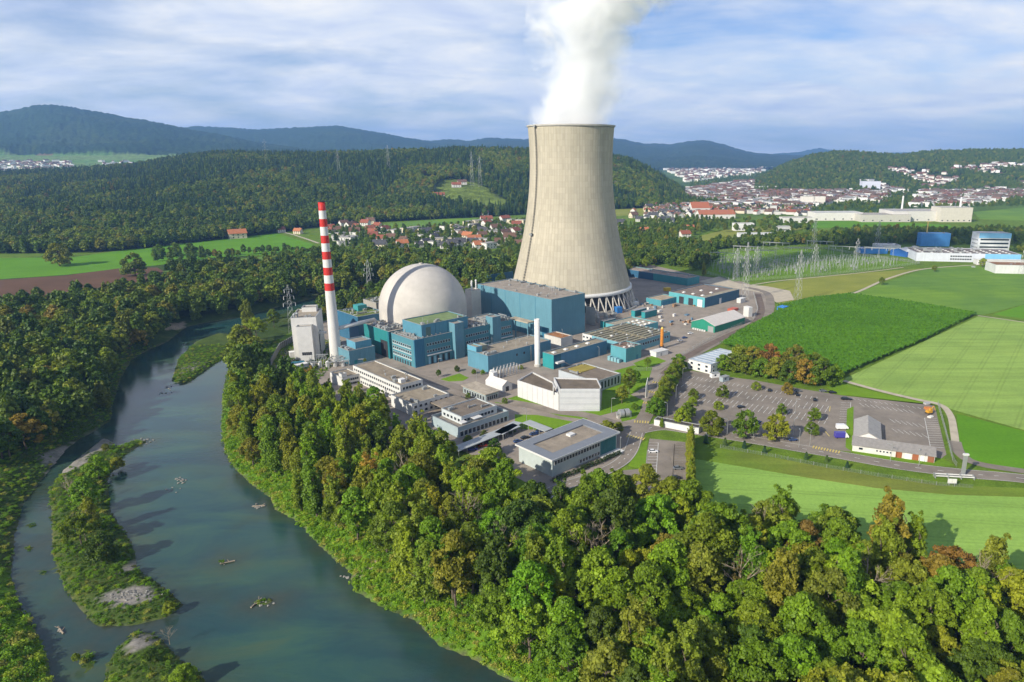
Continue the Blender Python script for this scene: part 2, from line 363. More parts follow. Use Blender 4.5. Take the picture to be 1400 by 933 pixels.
wx_, wy_ = np.meshgrid(np.arange(-420, 164, 3.), np.arange(60, 642, 3.)); wP = np.c_[wx_.ravel(), wy_.ravel()]; wd = np.minimum(pdist(wP, river), np.min([pdist(wP, I) for I in isls], 0))
ok_ = inside(wP, river) | (pdist(wP, river) < 8); wi = np.arange(len(wP)).reshape(wx_.shape); wq = np.c_[wi[:-1, :-1].ravel(), wi[:-1, 1:].ravel(), wi[1:, 1:].ravel(), wi[1:, :-1].ravel()]; wq = wq[ok_[wq].all(1)]
wme = npmesh('river_water', np.c_[wP, np.full(len(wP), ZW)], wq, [m]); at_ = wme.attributes.new('shallow', 'FLOAT', 'POINT'); at_.data.foreach_set('value', np.exp(-wd / 8.).astype(np.float32))
tag(link('river_water', wme), 'green-blue river winding past the wooded bank', None, None, 'structure')

# ---- hills
def hill(name, label, top, d_base, d_ridge, zb, col, rough=0., step=4, rows=46, back=1.5, plateau=None, d0=None, cover=0., zp=None, meadow=()):
    tx = np.array([a for a, _ in top], float); ty = np.array([b for _, b in top], float)
    px = np.arange(tx[0], tx[-1] + .1, step); py = np.interp(px, tx, ty)
    py = py + (fbm(px / 23., px * 0 + 3.3, 4) - .47) * 3
    ks = (px - CX) / F / 1.0367; db = np.interp(px, [p[0] for p in d_base], [p[1] for p in d_base]) if isinstance(d_base, list) else np.full(len(px), float(d_base))
    dr = np.full(len(px), float(d_ridge)); zr = np.array([zray(a, d_ridge) for a in py]) - cover
    S = np.r_[np.linspace(0, 1, rows), np.linspace(1.06, back, 10)]
    V = []; fld = []
    for s in S:
        if s <= 1:
            y = db + (dr - db) * s
            if plateau: k = np.clip((s - plateau) / (1 - plateau), 0, 1)
            else: k = s
            e = (k * k * (3 - 2 * k)) * .55 + k * .45
            z = zb + (zr - zb) * e
            if zp is not None: z = (zb + (zp - zb) * s / plateau) if s < plateau else zp + (zr - zp) * e
        else:
            y = dr + (s - 1) * (dr - db); z = zr - (zr - zb) * ((s - 1) / (back - 1)) ** 1.5
        x = ks * y
        bumpz = (fbm(x / (d_ridge * .05), y / (d_ridge * .05), 4) - .47) * (zr - zb) * .32 * min(1, 4 * s * max(0, 1 - abs(s - 1) * .0) ) * (0 if (plateau and s < plateau) else 1) * (max(0., 1 - s) if s <= 1 else 0) * 1.6
        V.append(np.c_[x, y, z + bumpz]); fld.append(np.full(len(px), 1. if (plateau and s < plateau) else 0.))
    V = np.array(V); fld = np.concatenate(fld)
    if rough:
        j = (np.random.default_rng(3).random(V.shape[:2]) - .3) * rough; j *= (1 - fld.reshape(V.shape[:2])); V[..., 2] += j
    nr, nc = V.shape[:2]; ii = np.arange(nr * nc).reshape(nr, nc)
    q = np.c_[ii[:-1, :-1].ravel(), ii[:-1, 1:].ravel(), ii[1:, 1:].ravel(), ii[1:, :-1].ravel()]
    me = npmesh(name, V.reshape(-1, 3), q, [M['hillside']]); x, y = V.reshape(-1, 3)[:, :2].T
    n_ = fbm(x / 420, y / 300); cols = np.zeros((nr * nc, 3)); cols[:] = col
    cols[(fbm(x / 330, y / 330 + 40) > .60)] = np.array(col) * (1.5, 1.25, 1.1)
    f = fld > 0; cols[f] = (.13, .24, .05); cols[f & (n_ > .50)] = (.17, .25, .07); cols[f & (n_ < .40)] = (.26, .17, .10)
    for mpx, md, mrx, mry in meadow:
        cols[((CX + F * 1.0367 * x / y - mpx) / mrx) ** 2 + ((y - md) / mry) ** 2 < 1.1] = (.15, .20, .04)
    colattr(me, cols); tag(link(name, me), label, None, None, 'structure'); return dict(px=px, db=db, dr=dr, zr=zr, zb=zb)
m, t, b = newmat('hillside'); at = N(t, 'ShaderNodeAttribute'); at.attribute_name = 'zone'; ge = N(t, 'ShaderNodeNewGeometry').outputs['Position']
v = RAMP(t, NOISE(t, ge, .035, 8, .7), [(.3, (.45,) * 3), (.5, (1,) * 3), (.7, (1.6,) * 3)])
t.links.new(MIX(t, 1, at.outputs['Color'], v, 'MULTIPLY'), b.inputs['Base Color']); b.inputs['Roughness'].default_value = 1; b.inputs['Specular IOR Level'].default_value = 0
bn = N(t, 'ShaderNodeBump'); bn.inputs['Strength'].default_value = .9; bn.inputs['Distance'].default_value = 10
t.links.new(NOISE(t, ge, .06, 6, .7), bn.inputs['Height']); t.links.new(bn.outputs[0], b.inputs['Normal']); M['hillside'] = m
DG = (.026, .050, .014)
hill('hill', 'high blue wooded mountain with rounded summit', [(-500, 190), (-300, 178), (-150, 170), (0, 155), (30, 152), (60, 145), (80, 143), (110, 147), (150, 155), (200, 165), (250, 174), (300, 185), (350, 195), (420, 205), (520, 214)], 2700, 6200, 12, DG, 16, 3, 60, plateau=.42, zp=119)
hill('hill', 'long blue ridge behind the wooded mountain', [(150, 190), (270, 173), (350, 178), (440, 174), (470, 173), (500, 178), (560, 190), (600, 196), (700, 205)], 5500, 8500, 40, DG, 16, 3)
hill('hill', 'distant blue hills either side of the cooling tower', [(480, 205), (580, 193), (610, 191), (640, 193), (670, 189), (720, 191), (780, 194), (840, 190), (880, 197), (920, 198), (945, 193), (965, 193), (990, 199), (1020, 208), (1060, 212), (1120, 214)], 5600, 9500, 8, (.030, .050, .018), 16, 3)
hill('hill', 'faint far mountains on the horizon', [(960, 216), (1040, 212), (1090, 209), (1120, 203), (1150, 207), (1200, 210), (1280, 207), (1330, 209), (1450, 207), (1700, 205)], 9500, 14500, 0, DG, 20, 4)
R6 = hill('hill', 'dark wooded hill above the town', [(1035, 243), (1050, 238), (1080, 224), (1110, 214), (1140, 209), (1180, 210), (1230, 214), (1260, 209), (1300, 208), (1350, 206), (1400, 207), (1500, 204), (1800, 200)], 2350, 3300, 0, (.030, .055, .014), 0, 3, 50, cover=8)
CLR = ((628, 1690, 40, 150), (660, 1600, 34, 90), (585, 1850, 14, 50))
R1 = hill('hill', 'long wooded ridge behind the village and cooling tower', [(-420, 242), (-150, 240), (0, 235), (100, 230), (200, 222), (250, 212), (300, 208), (430, 209), (500, 206), (560, 204), (640, 202), (720, 203), (780, 206), (840, 212), (870, 220), (900, 236), (930, 254), (955, 270), (985, 284)],
          [(-420, 900), (0, 905), (110, 915), (180, 960), (300, 1070), (370, 1150), (450, 1280), (540, 1350), (640, 1420), (720, 1500), (840, 1640), (985, 1750)], 2300, 0, (.03, .05, .014), 0, 4, 80, cover=17, meadow=CLR)
def hillz(Rh, P):
    """surface height of a hill built above (its smooth form) at places P"""
    px = CX + F * 1.0367 * P[:, 0] / P[:, 1]; db = np.interp(px, Rh['px'], Rh['db']); dr = Rh['dr'][0]; zr = np.interp(px, Rh['px'], Rh['zr'])
    k = np.clip((P[:, 1] - db) / (dr - db), 0, 1); e = (k * k * (3 - 2 * k)) * .55 + k * .45
    ok = (P[:, 1] > db) & (P[:, 1] < dr * 1.04) & (px > Rh['px'][0]) & (px < Rh['px'][-1])
    bz = (fbm(P[:, 0] / (dr * .05), P[:, 1] / (dr * .05), 4) - .47) * (zr - Rh['zb']) * .32 * np.minimum(1, 4 * k) * (1 - k) * 1.6
    return Rh['zb'] + (zr - Rh['zb']) * e + bz, ok, px

# ---- fields, roads, yards as thin sheets
def sheet(name, label, pts, z, mat, world=False):
    P = pts if world else [G(a, b)[:2] for a, b in pts]
    mb = MB(); mb.prism(P, z - .5, z)
    if sum(P[i][0] * P[(i + 1) % len(P)][1] - P[(i + 1) % len(P)][0] * P[i][1] for i in range(len(P))) < 0: mb = MB().prism(P[::-1], z - .5, z)
    return tag(link(name, mb.mesh(name, [mat])), label, None, None, 'structure')
def fieldmat(name, col, ang, amt=.14, stripe=2.2, samt=.10, col2=None, tram=False):
    m, t, b = newmat(name); ge = N(t, 'ShaderNodeNewGeometry').outputs['Position']
    mp_ = N(t, 'ShaderNodeMapping'); mp_.inputs['Rotation'].default_value = (0, 0, R(ang)); mp_.inputs['Scale'].default_value = (.012, 1 / stripe * .5, 1); t.links.new(ge, mp_.inputs[0])
    st = RAMP(t, NOISE(t, mp_.outputs[0], 1., 4, .6), [(.3, (1 - samt,) * 3), (.7, (1 + samt,) * 3)])
    br = RAMP(t, NOISE(t, ge, .022, 7, .62), [(.28, (1 - amt * 1.3, 1 - amt, 1 - amt)), (.72, (1 + amt * 1.3, 1 + amt, 1 + amt)), ])
    fi = RAMP(t, NOISE(t, ge, .7, 6, .7), [(.3, (.86,) * 3), (.7, (1.14,) * 3)])
    sx = N(t, 'ShaderNodeSeparateXYZ'); mpt = N(t, 'ShaderNodeMapping'); mpt.inputs['Rotation'].default_value = (0, 0, R(ang)); t.links.new(ge, mpt.inputs[0]); t.links.new(mpt.outputs[0], sx.inputs[0])
    tl = RAMP(t, MATH(t, 'FRACT', MATH(t, 'DIVIDE', sx.outputs[1], 14.)), [(0, (.82,) * 3), (.05, (.82,) * 3), (.08, (1,) * 3), (.14, (1,) * 3), (.16, (.84,) * 3), (.20, (.84,) * 3), (.23, (1,) * 3)])
    st = MIX(t, MATH(t, 'MULTIPLY', NOISE(t, ge, .03, 4, .6), 1.3 if tram else 0.), st, MIX(t, 1, st, tl, 'MULTIPLY'))
    base = (*col, 1)
    if col2: base = MIX(t, RAMP(t, NOISE(t, ge, .012, 4, .5), [(.45, (0,) * 3), (.6, (1,) * 3)]), base, (*col2, 1))
    t.links.new(MIX(t, 1, MIX(t, 1, MIX(t, 1, base, st, 'MULTIPLY'), br, 'MULTIPLY'), fi, 'MULTIPLY'), b.inputs['Base Color']); b.inputs['Roughness'].default_value = .95; b.inputs['Specular IOR Level'].default_value = .1
    bn = N(t, 'ShaderNodeBump'); bn.inputs['Strength'].default_value = .4; bn.inputs['Distance'].default_value = .25
    t.links.new(NOISE(t, ge, 1.6, 5, .7), bn.inputs['Height']); t.links.new(bn.outputs[0], b.inputs['Normal'])
    return m
M['pale'] = fieldmat('pale_field', (.245, .360, .078), -53, .14, 3, .14, None, True)
M['mid'] = fieldmat('mid_field', (.120, .225, .036), -12, .14, 5, .08, (.155, .27, .032), True)
M['vivid'] = fieldmat('vivid_field', (.105, .250, .013), 30, .12, 3, .05)
M['mown'] = fieldmat('mown_field', (.235, .385, .075), 8, .12, 3, .12, None, True)
M['yellowf'] = fieldmat('yellow_meadow', (.23, .25, .045), 20, .14, 4, .06)
M['plough'] = fieldmat('ploughed_soil', (.125, .070, .040), 5, .15, 2.5, .10)
M['lawn'] = fieldmat('lawn', (.140, .250, .016), 30, .16, 1.5, .06)
M['verge'] = fieldmat('verge', (.150, .240, .024), -14, .20, 3, .15, (.175, .205, .036))
FS = [('pale mown hay field beside the maize', [(1337, 433), (1400, 441), (1700, 490), (1700, 700), (1400, 588), (1312, 563), (1270, 550), (1150, 520)], .05, 'pale'),
      ('broad green field beyond the maize', [(1165, 402), (1262, 369), (1320, 362), (1400, 372), (1600, 385), (1600, 400), (1400, 416), (1352, 429), (1336, 431), (1250, 415)], .05, 'mid'),
      ('vivid green field strip at the picture edge', [(1358, 430), (1400, 417), (1600, 402), (1700, 470), (1400, 436)], .07, 'vivid'),
      ('vivid green field beside the curved track', [(1308, 566), (1400, 590), (1700, 690), (1700, 705), (1400, 643), (1325, 628), (1312, 605)], .06, 'vivid'),
      ('bright mown meadow in front of the woodland', [(940, 624), (969, 630), (1030, 640), (1100, 652), (1200, 667), (1300, 676), (1400, 679), (1700, 711), (1700, 850), (1400, 800), (1300, 775), (1200, 752), (1100, 745), (940, 745)], .05, 'mown'),
      ('yellowing meadow south of the substation', [(1030, 392), (1100, 380), (1200, 372), (1262, 367), (1160, 401), (1110, 406), (1065, 416), (1060, 402)], .05, 'yellowf'),
      ('yellow meadow behind the substation', [(948, 333), (960, 322), (1000, 312), (1060, 308), (1110, 312), (1060, 320), (1000, 335), (950, 340)], .09, 'yellowf'),
      ('green meadow below the wooded ridge', [(0, 353), (100, 352), (200, 338), (300, 327), (345, 321), (375, 318), (430, 335), (434, 345), (300, 352), (215, 363), (160, 368), (90, 376), (0, 382), (-150, 388), (-150, 356)], .06, 'vivid'),
      ('brown ploughed field across the river', [(-150, 388), (0, 383), (90, 377), (165, 367), (215, 366), (228, 374), (190, 390), (130, 402), (90, 410), (0, 416), (-150, 425)], .10, 'plough'),
      ('light green meadow by the hedge', [(222, 372), (300, 357), (434, 344), (440, 352), (380, 362), (300, 378), (228, 388)], .12, 'mid'),
      ('long meadow behind the village', [(520, 308), (560, 303), (650, 296), (655, 303), (600, 311), (540, 314)], .08, 'mid'),
      ('green field beside the white factory', [(1105, 303), (1200, 303), (1300, 308), (1300, 312), (1200, 311), (1110, 312)], .08, 'vivid'),
      ('far green field before the town', [(1000, 284), (1060, 285), (1062, 290), (1000, 290)], .08, 'vivid'),
      ('green slope right of the tower', [(838, 283), (895, 282), (895, 293), (838, 296)], .08, 'yellowf'),
      ('far field behind the white factory', [(1330, 290), (1400, 284), (1600, 290), (1600, 306), (1400, 302), (1340, 300)], .08, 'mid')]
for lab, pts, z, mk in FS: sheet('field', lab, pts, z, M[mk])

# ------------------------------------------------------------------ yards, roads, markings
def smoothline(pts, n=6):
    P = [Vector((*p, 0)) for p in pts]; out = []
    for i in range(len(P) - 1):
        p0 = P[max(i - 1, 0)]; p1 = P[i]; p2 = P[i + 1]; p3 = P[min(i + 2, len(P) - 1)]
        for k in range(n):
            t = k / n; out.append(.5 * ((2 * p1) + (p2 - p0) * t + (2 * p0 - 5 * p1 + 4 * p2 - p3) * t * t + (3 * p1 - p0 - 3 * p2 + p3) * t ** 3))
    out.append(P[-1]); return out
def ribbon(mb, line, w, z, off=0.):
    n = len(line); vs = []
    for i, p in enumerate(line):
        d = (line[min(i + 1, n - 1)] - line[max(i - 1, 0)]).normalized(); s = Vector((-d.y, d.x, 0))
        for q in (p + s * (off + w / 2), p + s * (off - w / 2)): vs.append((q.x, q.y, z))
    mb.add(vs, [(2 * i + 1, 2 * i + 3, 2 * i + 2, 2 * i) for i in range(n - 1)])
def road(name, label, px, w, z, mat, dash=False, edge=False):
    line = smoothline([G(a, b)[:2] for a, b in px]); mb = MB(); ribbon(mb, line, w, z)
    tag(link(name, mb.mesh(name, [mat])), label, None, None, 'structure')
    if edge:
        mk = MB()
        ribbon(mk, line, .18, z + .02, w / 2 - .35); ribbon(mk, line, .18, z + .02, -w / 2 + .35)
        for i in range(0, len(line) - 1, 2): ribbon(mk, [line[i], line[i] + (line[i + 1] - line[i]) * .55], .28, z + .02)
        tag(link('road_marking', mk.mesh('road_marking', [M['line']])), None, None, None, 'structure')
    return line
sheet('yard', 'grey-brown concrete yard of the power station', [(372, 512), (385, 482), (440, 440), (520, 418), (640, 390), (700, 384), (850, 360), (870, 358), (960, 378), (1010, 384), (1052, 398), (1060, 420), (1052, 432), (1000, 458), (945, 486), (905, 520), (886, 560), (872, 600), (858, 622), (800, 652), (745, 673), (700, 650), (640, 620), (590, 600), (520, 585), (440, 565), (385, 548)], .05, M['yard'])
sheet('car_park', 'grey asphalt staff car park with faded bays', [(896, 575), (905, 556), (930, 511), (945, 507), (985, 514), (1030, 520), (1090, 531), (1150, 541), (1278, 555), (1294, 622), (1276, 635), (1180, 619), (1112, 613), (1090, 607), (1040, 600), (960, 589)], .09, M['asphalt'])
sheet('car_park', 'small asphalt car park beside the tall hedge', [(888, 600), (938, 605), (940, 660), (925, 672), (885, 672), (862, 660), (848, 644), (880, 641)], .09, M['asphalt'])
for lab, pts in (('lawn in front of the hexagonal white building', [(676, 551), (712, 540), (735, 545), (764, 561), (800, 563), (822, 555), (824, 532), (838, 508), (866, 500), (892, 503), (884, 528), (862, 540), (880, 548), (872, 572), (850, 577), (846, 562), (800, 574), (765, 569), (720, 556)]),
                 ('lawn strip between the road and fenced parking', [(704, 567), (735, 568), (783, 577), (762, 590), (704, 586)]),
                 ('small lawn by the blue transformer building', [(602, 519), (628, 511), (641, 517), (633, 521), (614, 522)]),
                 ('lawn patch beside the teal cube building', [(866, 497), (892, 487), (911, 494), (890, 502), (872, 502)]),
                 ('grass wedge beside the small car park', [(859, 637), (874, 609), (886, 602), (882, 642)]),
                 ('grass around the low roadside depot', [(1158, 560), (1167, 556), (1166, 602), (1290, 628), (1304, 636), (1240, 641), (1175, 625), (1156, 612)]),
                 ('grass edge below the maize', [(1148, 524), (1200, 537), (1285, 556), (1280, 554), (1148, 540), (1130, 530)]),
                 ('grass strip between car park and road', [(962, 590), (1040, 602), (1102, 611), (1100, 616), (1040, 608), (960, 594)])):
    sheet('lawn', lab, pts, .13, M['lawn'])
sheet('verge', 'rough dry grass verge below the main road', [(938, 606), (1010, 617), (1100, 634), (1200, 652), (1300, 664), (1400, 668), (1700, 700), (1700, 712), (1400, 680), (1300, 677), (1200, 668), (1100, 653), (1030, 641), (969, 631), (938, 626)], .10, M['verge'])
road('road', 'two-lane asphalt road along the car park', [(1900, 745), (1600, 680), (1400, 655), (1320, 648), (1230, 637), (1150, 623), (1080, 611), (1010, 599), (950, 590), (905, 584), (868, 590)], 8.6, .15, M['asphalt'], edge=True)
road('road', 'access road between hedge and plant fence', [(866, 604), (878, 577), (893, 550), (908, 522), (926, 501), (952, 483), (985, 466), (1020, 450), (1048, 432), (1053, 412), (1046, 400), (1020, 393)], 7.5, .17, M['asphalt'])
road('road', 'plant road curving past the visitor building', [(872, 584), (840, 579), (800, 568), (760, 563), (720, 554), (690, 549), (660, 541), (620, 528), (590, 521), (560, 511), (545, 502)], 7, .19, M['asphalt'])
road('road', 'side road around the grey-roofed office', [(870, 592), (863, 615), (848, 633), (815, 650), (780, 662), (755, 672), (735, 688), (722, 712)], 6.5, .21, M['asphalt'], edge=True)
road('track', 'pale gravel farm track round the hay field', [(1146, 519), (1200, 534), (1250, 546), (1285, 554), (1299, 568), (1304, 590), (1306, 606)], 3.4, .18, M['track'])
road('track', 'asphalt lane joining the farm track', [(1306, 604), (1312, 620), (1335, 634), (1400, 645), (1600, 672)], 5, .23, M['asphalt'])
road('track', 'pale field track leading to the factory', [(1345, 362), (1265, 368), (1215, 381), (1165, 402), (1120, 408)], 3.2, .18, M['track'])
road('track', 'thin pale track at the maize corner', [(1337, 432), (1400, 441), (1600, 470)], 2.2, .18, M['track'])
road('track', 'sandy path along the substation fence', [(1012, 393), (1060, 385), (1120, 379), (1180, 373), (1235, 366)], 2.6, .18, M['track'])
road('railway_bed', 'brown ballast railway bed by the plant fence', [(908, 512), (930, 494), (965, 474), (1000, 457), (1030, 443), (1041, 425), (1036, 402)], 5.5, .19, M['rail'])
road('lane', 'lane to the farmhouse below the ridge', [(372, 315), (400, 321), (436, 333)], 4, .18, M['track'])
sheet('gravel_yard', 'bare sandy ground beside the blue workshop', [(955, 385), (985, 378), (1010, 388), (1050, 392), (1080, 398), (1086, 410), (1062, 414), (1040, 400), (1015, 396)], .12, M['track'])
# painted bays
pk = MB()
def wline(a, b, w=.22, z=.11, mb=pk):
    a = Vector((a[0], a[1], 0)); b = Vector((b[0], b[1], 0)); ribbon(mb, [a, b], w, z)
A0 = Vector(G(985, 516)); d1 = (Vector(G(1150, 543)) - A0).normalized(); d2 = Vector((-d1.y, d1.x, 0))
cpoly = gpoly([(925, 530), (945, 512), (985, 518), (1090, 535), (1138, 543), (1133, 590), (1118, 606), (1090, 603), (1040, 597), (965, 586), (915, 570)])
for row in range(-2, 9):
    if row % 3 == 2: continue
    o = A0 - d2 * (row * 5.6 + 1.5)
    for k in range(-16, 40):
        a = o + d1 * (k * 2.7); b2 = a - d2 * 4.6
        if inside(np.array([[a.x, a.y], [b2.x, b2.y]]), cpoly).all() and hash2(float(k), float(row)) > .06: wline(a, b2)
B0, B1 = Vector(G(1150, 551)), Vector(G(1144, 598))
for k in range(15):
    p = B0.lerp(B1, k / 14); wline(p, p + Vector((5.2, -.6, 0)), .2)
wline(Vector(G(1163, 551)), Vector(G(1162, 580)))
C0, C1 = Vector(G(1264, 572)), Vector(G(1272, 612))
wline(C0, C1)
for k in range(14):
    p = C0.lerp(C1, k / 13); wline(p, p + Vector((6, -.5, 0)), .2)
T0, T1 = Vector(G(1166, 545)), Vector(G(1262, 558))
for k in range(14):
    p = T0.lerp(T1, k / 13); wline(p, p + Vector((.4, -3, 0)), .2); q = p + Vector((.5, -7.5, 0))
    if k < 10: wline(q, q + Vector((.6, -5, 0)), .2)
for r_ in range(2):
    for k in range(6):
        p = Vector(G(1216 + 3 * r_, 573 + 13 * r_)) + d1 * (k * 2.6); wline(p, p + Vector((.5, -5.2, 0)), .2)
for p0, p1, n in (((900, 606), (897, 650), 12), ((922, 608), (920, 650), 12), ((922, 608), (920, 650), 12)):
    a, b2 = Vector(G(*p0)), Vector(G(*p1)); wline(a, b2)
    for k in range(n):
        p = a.lerp(b2, k / (n - 1)); wline(p, p + Vector((-4.2 if p0[0] == 900 else 4.2, .2, 0)), .18)
tag(link('parking_lines', pk.mesh('parking_lines', [M['line']])), 'white painted parking bay lines', None, None, 'structure')
yk = MB()
def zebra(p0, p1, n, w, z=.25):
    a, b2 = Vector(G(*p0)), Vector(G(*p1)); d = (b2 - a).normalized(); s = Vector((-d.y, d.x, 0))
    for k in range(n):
        p = a.lerp(b2, k / (n - 1)); ribbon(yk, [p - s * w / 2, p + s * w / 2], .55, z)
zebra((1112, 612), (1147, 619), 10, 3.); zebra((858, 597), (880, 601), 7, 3); zebra((868, 577), (886, 578), 6, 3.); zebra((880, 551), (895, 553), 6, 3); zebra((885, 536), (901, 538), 6, 3); zebra((893, 523), (909, 525), 6, 3)
for p, q in (((1134, 597), (1128, 590)), ((1134, 563), (1135, 556))): ribbon(yk, [Vector(G(*p)), Vector(G(*q))], .35, .11)
tag(link('crossing_marking', yk.mesh('crossing_marking', [M['lineY']])), 'yellow zebra crossings and lane arrows', None, None, 'structure')

# ------------------------------------------------------------------ building kit
def winmesh(w, h, fr=(.70, .70, .68)):
    mb = MB(); t_ = .10
    mb.box(-w / 2, w / 2, -.03, .02, 0, h, 0)
    for a in ((-w / 2 - t_, -w / 2, 0, h), (w / 2, w / 2 + t_, 0, h), (-w / 2 - t_, w / 2 + t_, h, h + t_), (-w / 2 - t_ - .05, w / 2 + t_ + .05, -t_, 0)): mb.box(a[0], a[1], -.12, .02, a[2], a[3], 1)
    return mb.mesh('window', [M['glass'], M['white']])
_wm = {}
def wins(root, face, us, zs, w=1.3, h=1.3, off=0., name='window'):
    k = (w, h)
    if k not in _wm: _wm[k] = winmesh(w, h)
    for z in zs:
        for u in us:
            if face == 'R': link(name, _wm[k], root, (u, -.02 + off, z), 0)
            else: link(name, _wm[k], root, (-.02 + off, u, z), -math.pi / 2)
def span(a, b, n): return [a + (b - a) * i / max(n - 1, 1) for i in range(n)]
def bldshell(root, x0, x1, y0, y1, z0, z1, wall, roof, mat='clad', par=.5, roofmat='gravelroof', over=0., names=('wall', 'roof'), t_=.35):
    mb = MB(); top = z1 + par
    mb.box(x0, x1, y0, y0 + t_, z0, top); mb.box(x0, x1, y1 - t_, y1, z0, top); mb.box(x0, x0 + t_, y0 + t_, y1 - t_, z0, top); mb.box(x1 - t_, x1, y0 + t_, y1 - t_, z0, top)
    w_ = link(names[0], mb.mesh('wall', [M[mat]]), root, color=wall)
    r_ = MB().box(x0 + t_, x1 - t_, y0 + t_, y1 - t_, z1 - .3, z1)
    if over: r_ = MB().box(x0 - over, x1 + over, y0 - over, y1 + over, top, top + .35)
    ro = link(names[1], r_.mesh('roof', [M[roofmat]]), root, color=roof)
    if par and not over:
        c_ = MB(); k = .10
        for a in ((x0 - k, x1 + k, y0 - k, y0 + t_ + k), (x0 - k, x1 + k, y1 - t_ - k, y1 + k), (x0 - k, x0 + t_ + k, y0 + t_ + k, y1 - t_ - k), (x1 - t_ - k, x1 + k, y0 + t_ + k, y1 - t_ - k)): c_.box(*a, top, top + .12)
        link('parapet_cap', c_.mesh('parapet_cap', [M['metal']]), root)
    return w_, ro
def bld(name, label, L, Fp, Rp, yb=None, wall=(.1, .3, .42), roof=GREYROOF, h=None, ang=45, mat='clad', par=.5, cat='building', over=0., z0=0.):
    if h is None: h = hz(Fp[0], yb, Fp[1])
    B = Vector(G(*Fp, h)); A = Vector(G(*L, h)); C = Vector(G(*Rp, h)); an = R(ang)
    e2 = Vector((math.cos(an), math.sin(an), 0)); e1 = Vector((-math.sin(an), math.cos(an), 0))
    a = max((A - B).dot(e1), 1.5); b_ = max((C - B).dot(e2), 1.5)
    root = thing(name, label, cat, (B.x, B.y, z0), an)
    bldshell(root, 0, b_, 0, a, 0, h - par, wall, roof, mat, par, over=over)
    return root, a, b_, h - par
_gear = {}
def gearmesh(kind):
    if kind in _gear: return _gear[kind]
    mb = MB()
    if kind == 'unit': mb.box(-1.1, 1.1, -.7, .7, 0, 1.1); mb.box(-1.2, 1.2, -.8, .8, 1.1, 1.25); mb.tube((.0, 0, 1.25), (0, 0, 1.45), .45, .45, 8)
    if kind == 'vent': mb.tube((0, 0, 0), (0, 0, 1.1), .3, .3, 8); mb.tube((0, 0, 1.1), (0, 0, 1.5), .55, .2, 8)
    if kind == 'skylight': mb.add([(-1, -1, 0), (1, -1, 0), (1, 1, 0), (-1, 1, 0), (-1, -1, .4), (1, -1, .4), (1, 1, .4), (-1, 1, .4), (0, 0, .95)], [(0, 1, 5, 4), (1, 2, 6, 5), (2, 3, 7, 6), (3, 0, 4, 7), (4, 5, 8), (5, 6, 8), (6, 7, 8), (7, 4, 8)])
    if kind == 'duct': mb.box(-3.2, 3.2, -.4, .4, .3, 1.1); mb.box(-3., -2.7, -.3, .3, 0, .3); mb.box(2.7, 3., -.3, .3, 0, .3); mb.box(-3.2, -2.4, -.4, .4, 1.1, 1.8)
    if kind == 'mast': mb.tube((0, 0, 0), (0, 0, 4.5), .10, .05, 6); mb.tube((-.6, 0, 3.6), (.6, 0, 3.6), .05, .05, 5); mb.tube((-.4, 0, 4.1), (.4, 0, 4.1), .05, .05, 5)
    _gear[kind] = mb.mesh(kind, [M['white'] if kind == 'skylight' else M['metal']]); return _gear[kind]
GN = dict(unit='ventilation_unit', vent='roof_vent', skylight='skylight', duct='roof_duct', mast='antenna_mast')
def gear(root, kind, pts, z, s=1.): 
    for x, y in pts:
        o = link(GN[kind], gearmesh(kind), root, (x, y, z), random.choice((0, math.pi / 2))); o.scale = (s, s, s)
def rgear(root, x0, x1, y0, y1, z, n, kinds=('unit', 'vent', 'duct'), s=1.):
    for i in range(n): gear(root, random.choice(kinds), [(random.uniform(x0 + 1, x1 - 1), random.uniform(y0 + 1, y1 - 1))], z, s * random.uniform(.7, 1.2))
def pbox(root, name, x0, x1, y0, y1, z0, z1, mat='paint', col=None, bev=0): return link(name, MB().box(x0, x1, y0, y1, z0, z1).mesh(name, [M[mat]]), root, color=col)
BLUE, DBLUE, TEAL, DTEAL, WHITE, OFFW = (.115, .255, .315), (.035, .150, .240), (.045, .270, .275), (.020, .200, .215), (.60, .585, .555), (.52, .50, .46)

# ------------------------------------------------------------------ cooling tower
TX, TY = -2.6, 600.
tw = thing('cooling_tower', 'huge pale concrete hyperbolic cooling tower venting steam', 'cooling tower', (TX, TY, 0))
tz = np.array([16., 19.1, 41.2, 57.1, 72.8, 88.3, 103.6, 118.7, 127.6, 139.4, 149.2]); trr = np.array([52.3, 51.4, 45.8, 42.1, 39.1, 36.9, 35.4, 34.9, 34.9, 35.4, 36.1])
pz = np.polyfit(tz, trr, 4); zz = np.linspace(16, 149.2, 60); rr = np.polyval(pz, zz)
mb = MB(); mb.lathe([(r, z) for r, z in zip(rr, zz)] + [(rr[-1] - .6, 149.2)] + [(r - .9, z) for r, z in zip(rr[::-6], zz[::-6])], 144)
m, t, b = newmat('tower_concrete'); oc = N(t, 'ShaderNodeTexCoord').outputs['Object']; s = N(t, 'ShaderNodeSeparateXYZ'); t.links.new(oc, s.inputs[0])
an = MATH(t, 'ARCTAN2', s.outputs[1], s.outputs[0]); fa = MATH(t, 'FRACT', MATH(t, 'MULTIPLY', an, 96 / 6.28318)); fz = MATH(t, 'FRACT', MATH(t, 'DIVIDE', s.outputs[2], 4.6))
cbn = N(t, 'ShaderNodeCombineXYZ'); t.links.new(MATH(t, 'MULTIPLY', an, 26.), cbn.inputs[0]); t.links.new(MATH(t, 'MULTIPLY', s.outputs[2], .018), cbn.inputs[1])
stk = NOISE(t, cbn.outputs[0], 1.1, 7, .7)
